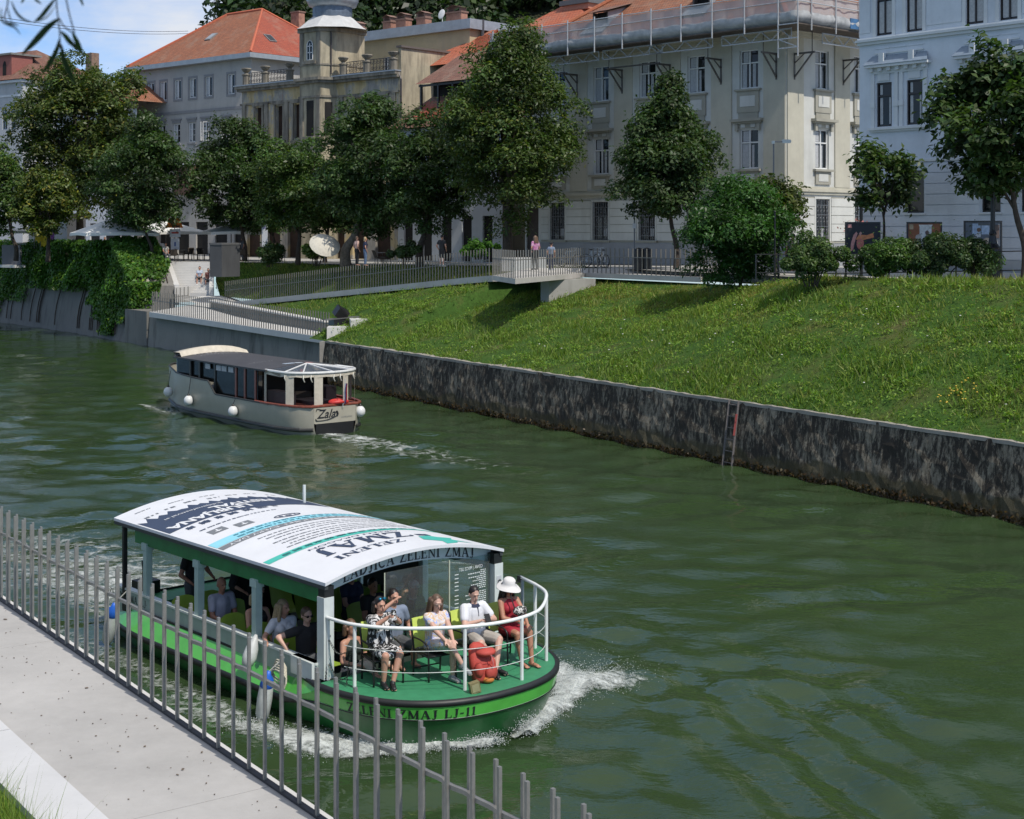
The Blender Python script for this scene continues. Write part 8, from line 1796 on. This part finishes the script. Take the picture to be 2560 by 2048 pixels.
def cafe_chair():
    f = MB(); s_ = MB(); b_ = MB()
    for x in (-.2, .2):
        for y in (-.2, .2): f.tube([(x, y, 0), (x * .95, y * .95, .44)], .018, 5)
    s_.box((0, 0, .45), (.46, .46, .05)); rows = [[(-.22 - .03 * sin(pi * t) - .08 * k, lerp(-.23, .23, t), .47 + .2 * k) for t in np.linspace(0, 1, 5)] for k in range(3)]; b_.grid(rows); b_.add(b_, lambda p: p + V((-.02, 0, 0))); return f, s_, b_
f_, s_, b_ = cafe_chair(); c0_ = None
spots = [(432, 98.5, 2.0, 'nearest the sloping parapet'), (452, 101, .4, 'behind the sloping parapet'), (470, 104.5, 2.6, 'left of the middle of the terrace'), (486, 103.5, .2, 'in the middle of the terrace'), (503, 106, 1.4, 'right of the middle of the terrace'), (517, 105, 3.4, 'beside the stone pillar'), (478, 108, 5.0, 'at the back of the terrace'), (612, 101, 1.2, 'in the shade right of the pillar'), (702, 97, .6, 'beside the black green bush'), (965, 85, 2.2, 'left of the clipped hedge'), (948, 86, .5, 'under the deep green chestnut')]
for px_, Y_, r_, wh in spots:
    p = PY(px_, 600, Y_ + 3); g = gz(p); lab = 'dark cafe chair ' + wh
    if c0_ is None:
        c0_ = thing('cafe_chair', lab, 'chair', (p.x, p.y, g), r_, 'dark cafe chairs'); f_.build('legs', CHB, c0_); s_.build('seat', CHB, c0_); b_.build('backrest', CHB, c0_, smooth=True)
    else: dup_tree(c0_, lab, (p.x, p.y, g), r_)
t0_ = None
for px_, Y_, wh in ((460, 107, 'behind the sloping parapet'), (495, 109, 'in front of the white shop wall'), (600, 104, 'in the shade right of the stone pillar'), (957, 88, 'under the deep green chestnut')):
    p = PY(px_, 600, Y_); g = gz(p); lab = 'round cafe table ' + wh
    if t0_ is None:
        t0_ = thing('cafe_table', lab, 'table', (p.x, p.y, g), 0, 'cafe tables'); a = MB(); a.lathe([(.38, .72), (.38, .75), (.01, .751)], n=16, caps=True); a.build('table_top', TBL, t0_); a = MB(); a.tube([(0, 0, 0), (0, 0, .72)], .03, 6); a.lathe([(.25, 0), (.22, .03)], n=12, caps=True); a.build('stand', CHB, t0_)
    else: dup_tree(t0_, lab, (p.x, p.y, g))
for lab, px_, Y_, kw in (('guest in a pale shirt at the cafe table by the sloping parapet', 414, 101, dict(top=GRC)), ('guest in white behind the ivy parapet under the big parasol', 287, 107, dict(top=WHC)), ('guest in black under the big parasol', 262, 108, dict(top=BLK)), ('guest in black in the shade right of the stone pillar', 592, 102, dict(top=BLK)), ('waiting guest in a dark jacket by the pillar', 607, 104, dict(top=DGC, sit=False))):
    p = PY(px_, 600, Y_); sit_ = kw.pop('sit', True); person(lab, (p.x, p.y, gz(p) + (.35 if px_ < 300 else 0)), RNG.uniform(-3, 3), sit=sit_, bottom=DGC, blen=1.9, vox=.026, face=False, group='cafe guests', skin=SKIN_T, **kw)
# signs and small things on the terrace
p = PY(436, 600, 104); g = gz(p); t = thing('roadworks_sign', 'orange triangular roadworks sign above a white plate on the cafe terrace', 'sign', (p.x, p.y, g)); k = 104 / F_
a = MB(); a.prism([(-.62, 0), (.62, 0), (.32, .72), (-.32, .72)], 0, .04); a.map(lambda q: V((q.x, -q.z, 2.35 + q.y))); a.build('panel', M('orange_sign', (.62, .16, .015), .5), t)
a = MB(); a.box((.0, -.06, 2.62), (.35, .02, .12), R=Matrix.Rotation(.5, 3, 'Y')); a.ell((-.18, -.06, 2.72), (.09, .02, .09)); a.box((-.12, -.055, 2.5), (.1, .02, .3), R=Matrix.Rotation(-.4, 3, 'Y')); a.box((.25, -.055, 2.45), (.3, .02, .12)); a.build('symbol', M('sign_symbol', (.08, .04, .02)), t)
a = MB(); a.box((.05, 0, 1.98), (.75, .03, .55)); a.build('plate', WHC, t); a = MB(); a.box((.05, -.017, 2.0), (.5, .004, .12)); a.build('plate_mark', M('sign_red', (.45, .05, .04)), t); a = MB(); a.box((.05, 0, 1.2), (.6, .03, .8)); a.build('board', WHC, t); a = MB(); a.box((.05, -.017, 1.2), (.12, .004, .3)); a.build('board_mark', M('sign_blue', (.05, .1, .3)), t); a = MB(); a.tube([(0, .05, 0), (0, .05, 2.6)], .03, 6); a.build('post', POLE, t)
p = PY(143, 600, 118); t = thing('kiosk', 'white kiosk with a purple shutter behind the ivy wall', 'kiosk', (p.x, p.y, 5.2), -.5); a = MB(); a.box((0, 0, 1.7), (4.2, 2, 3.4)); a.build('cabin', M('kiosk_white', (.58, .58, .6)), t); a = MB(); a.box((0, -1.01, 1.55), (1.4, .05, 1.1)); a.build('shutter', m_two('purple_shutter', (.26, .09, .30), (.15, .04, .2), 3), t); a = MB(); a.prism([(-2.3, -1.2), (2.3, -1.2), (2.3, 1.2), (-2.3, 1.2)], 3.4, lambda x, y: 3.5 + .5 * (1 - abs(x) / 2.3)); a.build('roof', ZINC, t)
for k_, (px_, lab) in enumerate(((99, 'yellow pennant cloth hung on the wall, left one'), (114, 'larger yellow pennant cloth hung on the wall, right one'))):
    p = PY(px_, 590, 112); t = thing('pennant', lab, 'banner', (p.x, p.y, 6.4)); a = MB(); a.grid([[(lerp(-.35, .35, u), .04 * sin(9 * u), 1.0 - .1 * k_ - (.9 + .3 * k_) * v + .12 * sin(11 * u) * v) for u in np.linspace(0, 1, 9)] for v in np.linspace(0, 1, 4)]); a.build('cloth', M('yellow_cloth', (.55, .38, .02), .8, .3, 5), t); a = MB(); a.tube([(-.4, 0, 1.02), (.4, 0, 1.02)], .02, 5); a.tube([(-.4, 0, 1.02), (-.4, 0, -.4)], .02, 5); a.build('rod', POLE, t)
p = PY(662, 600, 102); t = thing('banner_flag', 'upright white banner with a purple emblem under the trees', 'banner', (p.x, p.y, gz(p)), -.3); a = MB(); a.box((0, 0, 2.0), (.42, .03, 1.9)); a.build('cloth', WHC, t); a = MB(); [a.tube([(x + .07 * cos(q), -.02, 2.35 + .06 * sin(q)) for q in np.linspace(0, 6.28, 9)[:-1]], .014, 4, closed=True) for x in (-.09, .05)]; a.build('emblem', M('purple_emblem', (.12, .07, .3)), t); a = MB(); a.tube([(-.24, 0, 0), (-.24, 0, 3.0)], .025, 6); a.build('pole', POLE, t)
p = PY(812, 607, 89); t = thing('sun_shade', 'tilted cream cafe sun shade seen edge on under the trees', 'parasol', (p.x, p.y, gz(p))); z_ = p.z - gz(p); Rm = Matrix.Rotation(.75, 3, 'X') @ Matrix.Rotation(.3, 3, 'Y'); a = MB(); rows = [[Rm @ V((r * cos(q), r * sin(q), .45 * (1 - (r / .95) ** 2))) + V((0, 0, z_ - .15)) for q in np.linspace(0, 2 * pi, 19)[:-1]] for r in (.02, .3, .6, .85, .95)]; a.grid(rows, True); a.build('canopy', M('cream_canvas_shade', (.58, .54, .45), .8), t, smooth=True); a = MB(); a.tube([(0, 0, 0), (0, 0, z_)], .025, 6); a.build('pole', POLE, t)
# deck furniture
q0 = P(1253, 680, 5.3); t = thing('concrete_bench', 'long pale concrete bench block on the deck', 'bench', (q0.x, q0.y + 1.5, 5.3)); q1 = P(1368, 680, 5.3); d_ = q1 - q0; a = MB(); a.bar((0, 0, .33), (d_.x, d_.y, .33), .7, .66); a.build('block', CONC_W, t); a = MB(); a.bar((.0, 0, .68), (d_.x, d_.y, .68), .62, .04); a.build('seat', CONC, t)
BIKE = M('bike_frame_grey', (.45, .46, .47), .35, .1, 20, metal=.5)
def bicycle(label, px, Yd, rz):
    p = PY(px, 640, Yd); t = thing('bicycle', label, 'bicycle', (p.x, p.y, gz(p)), rz)
    for x in (-.52, .52): a = MB(); a.tube([(x + .33 * cos(q), 0, .34 + .33 * sin(q)) for q in np.linspace(0, 2 * pi, 21)[:-1]], .022, 6, closed=True); w_ = a.build('wheel', BLACKR, t); a = MB(); [a.tube([(x, 0, .34), (x + .32 * cos(q), 0, .34 + .32 * sin(q))], .004, 3) for q in np.linspace(0, 2 * pi, 13)[:-1]]; a.build('spokes', BIKE, w_)
    a = MB(); [a.tube(s, .02, 6) for s in ([(-.52, 0, .34), (-.1, 0, .3)], [(-.1, 0, .3), (-.22, 0, .85)], [(-.52, 0, .34), (-.2, 0, .78)], [(-.2, 0, .78), (.35, 0, .82)], [(-.1, 0, .3), (.36, 0, .72)], [(.34, 0, .95), (.52, 0, .34)])]; a.build('frame', BIKE, t)
    a = MB(); a.tube([(.28, -.28, 1.0), (.36, -.1, .98), (.36, .1, .98), (.28, .28, 1.0)], .016, 6); a.build('handlebar', BIKE, t); a = MB(); a.ell((-.24, 0, .9), (.13, .07, .035)); a.build('saddle', BLACKR, t)
bicycle('pale bicycle leaning by the palace wall nearest the bench', 1425, 76, -.7); bicycle('shiny white bicycle with luggage parked below the barred window', 1503, 74, 2.0); bicycle('bicycle half hidden behind the shiny white one', 1487, 75, -.6)
BIN = M('black_bin', (.015, .016, .018), .45)
for lab, px_ in (('left black cylindrical litter bin on the deck', 1597), ('right black cylindrical litter bin on the deck', 1617)):
    p = P(px_, 678, 5.42); t = thing('litter_bin', lab, 'bin', (p.x, p.y, 5.42)); a = MB(); a.lathe([(.2, 0), (.23, .05), (.23, .95), (.2, 1.0)], n=16, caps=True); a.build('body', BIN, t); a = MB(); a.lathe([(.23, 1.0), (.22, 1.06), (.05, 1.12)], n=16, caps=True); a.build('lid', BIN, t)
# poster stands
FR = M('black_poster_frame', (.015, .015, .018), .4)
def poster(label, px0, px1, py0, py1, Yd, back, art):
    c = PY((px0 + px1) / 2, py1, Yd); w = (px1 - px0) * Yd / F_; h = (py1 - py0) * Yd / F_; g = gz(c); t = thing('poster_stand', label, 'poster', (c.x, Yd, g), group='photo poster stands'); z0 = c.z - g
    a = MB(); a.bb((-w / 2, -.03, z0 - .05), (-w / 2 + .05, .06, z0 + h)); a.bb((w / 2 - .05, -.03, z0 - .05), (w / 2, .06, z0 + h)); a.bb((-w / 2 + .05, -.03, z0 + h - .06), (w / 2 - .05, .06, z0 + h)); a.bb((-w / 2 + .05, -.03, z0 - .05), (w / 2 - .05, .06, z0)); a.build('frame', FR, t)
    for s in (-1, 1): a = MB(); a.bb((s * (w / 2 - .03) - .03, 0, 0), (s * (w / 2 - .03) + .03, .05, z0 - .05)); a.bb((s * (w / 2 - .03) - .05, -.35, 0), (s * (w / 2 - .03) + .05, .4, .04)); a.build('leg', FR, t)
    a = MB(); a.bb((-w / 2 + .05, .0, z0), (w / 2 - .05, .03, z0 + h - .06)); pn = a.build('panel', M('poster_ground', back, .5, .3, 3), t); W, Hh = w - .1, h - .06
    mats, m_ = [], MB()
    for i, (c_, pts_) in enumerate(art): m_.face([(-W / 2 + x * W, -.004 - .0012 * i, z0 + y * Hh) for x, y in pts_], i); mats.append(M('poster_ink', c_, .5, .25, 9))
    m_.build('print', mats, pn)
def blob(cx, cy, rx, ry, n=14, s=1): r = random.Random(s); return [(cx + rx * cos(q) * r.uniform(.85, 1.1), cy + ry * sin(q) * r.uniform(.85, 1.1)) for q in [2 * pi * i / n for i in range(n)]]
poster('poster of an orange and pink winged shape on black, leftmost stand', 2113, 2201, 555, 632, 56, (.012, .012, .016), [((.5, .22, .2), [(.04, .86), (.16, .86), (.16, .98), (.04, .98)]), ((.55, .25, .22), [(.1, .02), (.14, .35), (.22, .62), (.30, .72), (.34, .66), (.26, .4), (.2, .1)]), ((.55, .2, .08), [(.28, .45), (.38, .62), (.62, .60), (.82, .68), (.84, .52), (.6, .46), (.42, .40)]), ((.5, .26, .22), [(.38, .66), (.43, .72), (.47, .68), (.42, .55)]), ((.5, .16, .12), blob(.42, .3, .12, .2))])
poster('poster of two dark figures before a white doorway in orange wood, middle stand', 2267, 2355, 555, 632, 55.5, (.25, .085, .03), [((.4, .3, .18), [(.04, .8), (.16, .8), (.16, .97), (.04, .97)]), ((.6, .6, .58), [(.35, .2), (.72, .2), (.72, .9), (.76, .96), (.32, .96), (.35, .9)]), ((.10, .03, .015), [(.78, .1), (.97, .1), (.97, .25), (.78, .25)]), ((.36, .12, .03), [(.78, .4), (.97, .4), (.97, .55), (.78, .55)]), ((.42, .38, .34), blob(.32, .52, .1, .12)), ((.03, .025, .025), [(.42, .0), (.45, .45), (.53, .58), (.68, .58), (.76, .42), (.78, 0)]), ((.12, .07, .06), blob(.58, .68, .06, .09)), ((.55, .55, .55), [(.2, .3), (.4, .4), (.34, .2), (.24, .15)])])
poster('poster of a bent man over a heap of pale cloth by blue windows, rightmost stand', 2410, 2505, 552, 635, 55, (.10, .12, .15), [((.35, .45, .6), [(.2, .62), (.68, .62), (.68, .96), (.2, .96)]), ((.08, .09, .1), [(.36, .9), (.7, .9), (.7, .97), (.36, .97)]), ((.08, .09, .1), [(.43, .6), (.455, .6), (.455, .95), (.43, .95)]), ((.46, .48, .5), [(.22, .25), (.26, .55), (.36, .7), (.44, .62), (.4, .3), (.3, .1)]), ((.14, .08, .05), blob(.38, .76, .06, .07)), ((.5, .43, .33), blob(.5, .2, .22, .2, 20, 4)), ((.44, .36, .27), blob(.6, .38, .14, .14, 14, 7)), ((.4, .4, .38), blob(.86, .3, .06, .18)), ((.10, .07, .06), [(.8, .5), (.96, .5), (.96, .92), (.8, .92)])])
# lamp post, flower basket post, camera pole, rail
LP_ = M('cast_iron_black', (.012, .013, .014), .4, .2, 10)
p = PY(2482, 700, 53.4); t = thing('lamp_post', 'tall black cast iron lamp post with a thick foot in front of the right poster', 'lamp post', (p.x, p.y, 5.7)); a = MB(); a.lathe([(.34, -.3), (.34, .25), (.28, .35), (.25, 1.0), (.27, 1.06), (.16, 1.2), (.11, 1.5), (.14, 1.56), (.085, 1.7), (.075, 3.1), (.10, 3.14), (.07, 3.25), (.06, 7.2)], n=16, caps=True); a.build('post', LP_, t, smooth=False); a = MB(); a.lathe([(.1, 7.2), (.2, 7.35), (.24, 7.8), (.1, 7.95), (.02, 8.1)], n=8, caps=True); a.build('lantern', M('lantern_glass', (.3, .3, .28), .3), t)
p = PY(2153, 600, 60); g = gz(p); t = thing('flower_post', 'dark street post with a hanging basket of pink flowers behind the first poster', 'post', (p.x, p.y, g)); a = MB(); a.tube([(0, 0, 0), (0, 0, 3.6)], .07, 8); a.tube([(0, 0, 2.1), (.3, 0, 2.2)], .02, 5); a.tube([(0, 0, 2.7), (.5, 0, 2.75)], .03, 5); a.build('post', LP_, t); n = 420; rg = np.random.default_rng(4); cpt = rg.normal(0, 1, (n, 3)) * [.24, .2, .15] + [-.18, -.1, 1.95]; o = quads_mesh('flowers', leaf_quads(cpt, rg.normal(0, 1, (n, 3)), rg.uniform(.06, .12, n), .8, rg), tints(n, rg, (1, 1, 1), .3), m_leaf('pink_petals', (.42, .20, .20)), t); a = MB(); a.ell((-.18, -.1, 1.78), (.2, .2, .14)); a.build('basket', BARK, t)
p = PY(1934, 600, 66); g = gz(p); t = thing('camera_post', 'thin grey post carrying a white security camera on an arm at the palace corner', 'post', (p.x, p.y, g)); zt = PY(0, 355, 66).z - g; a = MB(); a.tube([(0, 0, 0), (0, 0, zt)], .035, 6); a.tube([(0, 0, zt), (.42, -.05, zt)], .025, 5); a.build('post', GREYP, t); a = MB(); a.box((.55, -.05, zt + .02), (.36, .16, .16)); a.ell((.74, -.05, zt + .02), (.04, .07, .07)); a.box((-.02, 0, zt - .02), (.12, .14, .14)); a.build('camera', WPAINT, t)
for k_, (px_, lab) in enumerate(((1937, 'thin dark post beside the young chestnut tree, left of two'), (1946, 'thin dark post beside the young chestnut tree, right of two'))): p = PY(px_, 600, 59 + k_); g = gz(p); t = thing('thin_post', lab, 'post', (p.x, p.y, g)); a = MB(); a.tube([(0, 0, -.1), (0, 0, 2.6 - k_)], .04, 6); a.build('post', LP_, t); a = MB(); a.ell((0, 0, 2.62 - k_), (.05, .05, .05)); a.build('cap', LP_, t)
bs = [PY(px_, 600, 55.2 - .0035 * (px_ - 1890)) for px_ in (1890, 1990, 2090, 2190, 2290, 2390, 2490, 2600, 2720)]; bs = [V((q.x, q.y, gz(q))) for q in bs]; t = thing('low_rail', 'thin dark rail fence running behind the bushes', 'fence', bs[0]); p_ = None
for q in bs:
    if p_ is None: a = MB(); a.tube([(0, 0, 0), (0, 0, 1.0)], .03, 6); p_ = a.build('rail_post', LP_, t); o = p_
    else: o = dup(p_, t)
    o.location = q - bs[0]
for zz in (.98, .3): a = MB(); a.tube([q - bs[0] + V((0, 0, zz)) for q in bs], .022, 5); a.build('rail', LP_, t)
t = thing('side_pole', 'slim grey pole in front of the palace wall left of the pyramid tree', 'post', PY(1586, 670, 74)); a = MB(); a.tube([(0, 0, -.3), (0, 0, 3.0)], .035, 6); a.build('post', GREYP, t); a = MB(); a.box((0, -.05, 2.1), (.2, .02, .25)); a.build('plate', WHC, t)
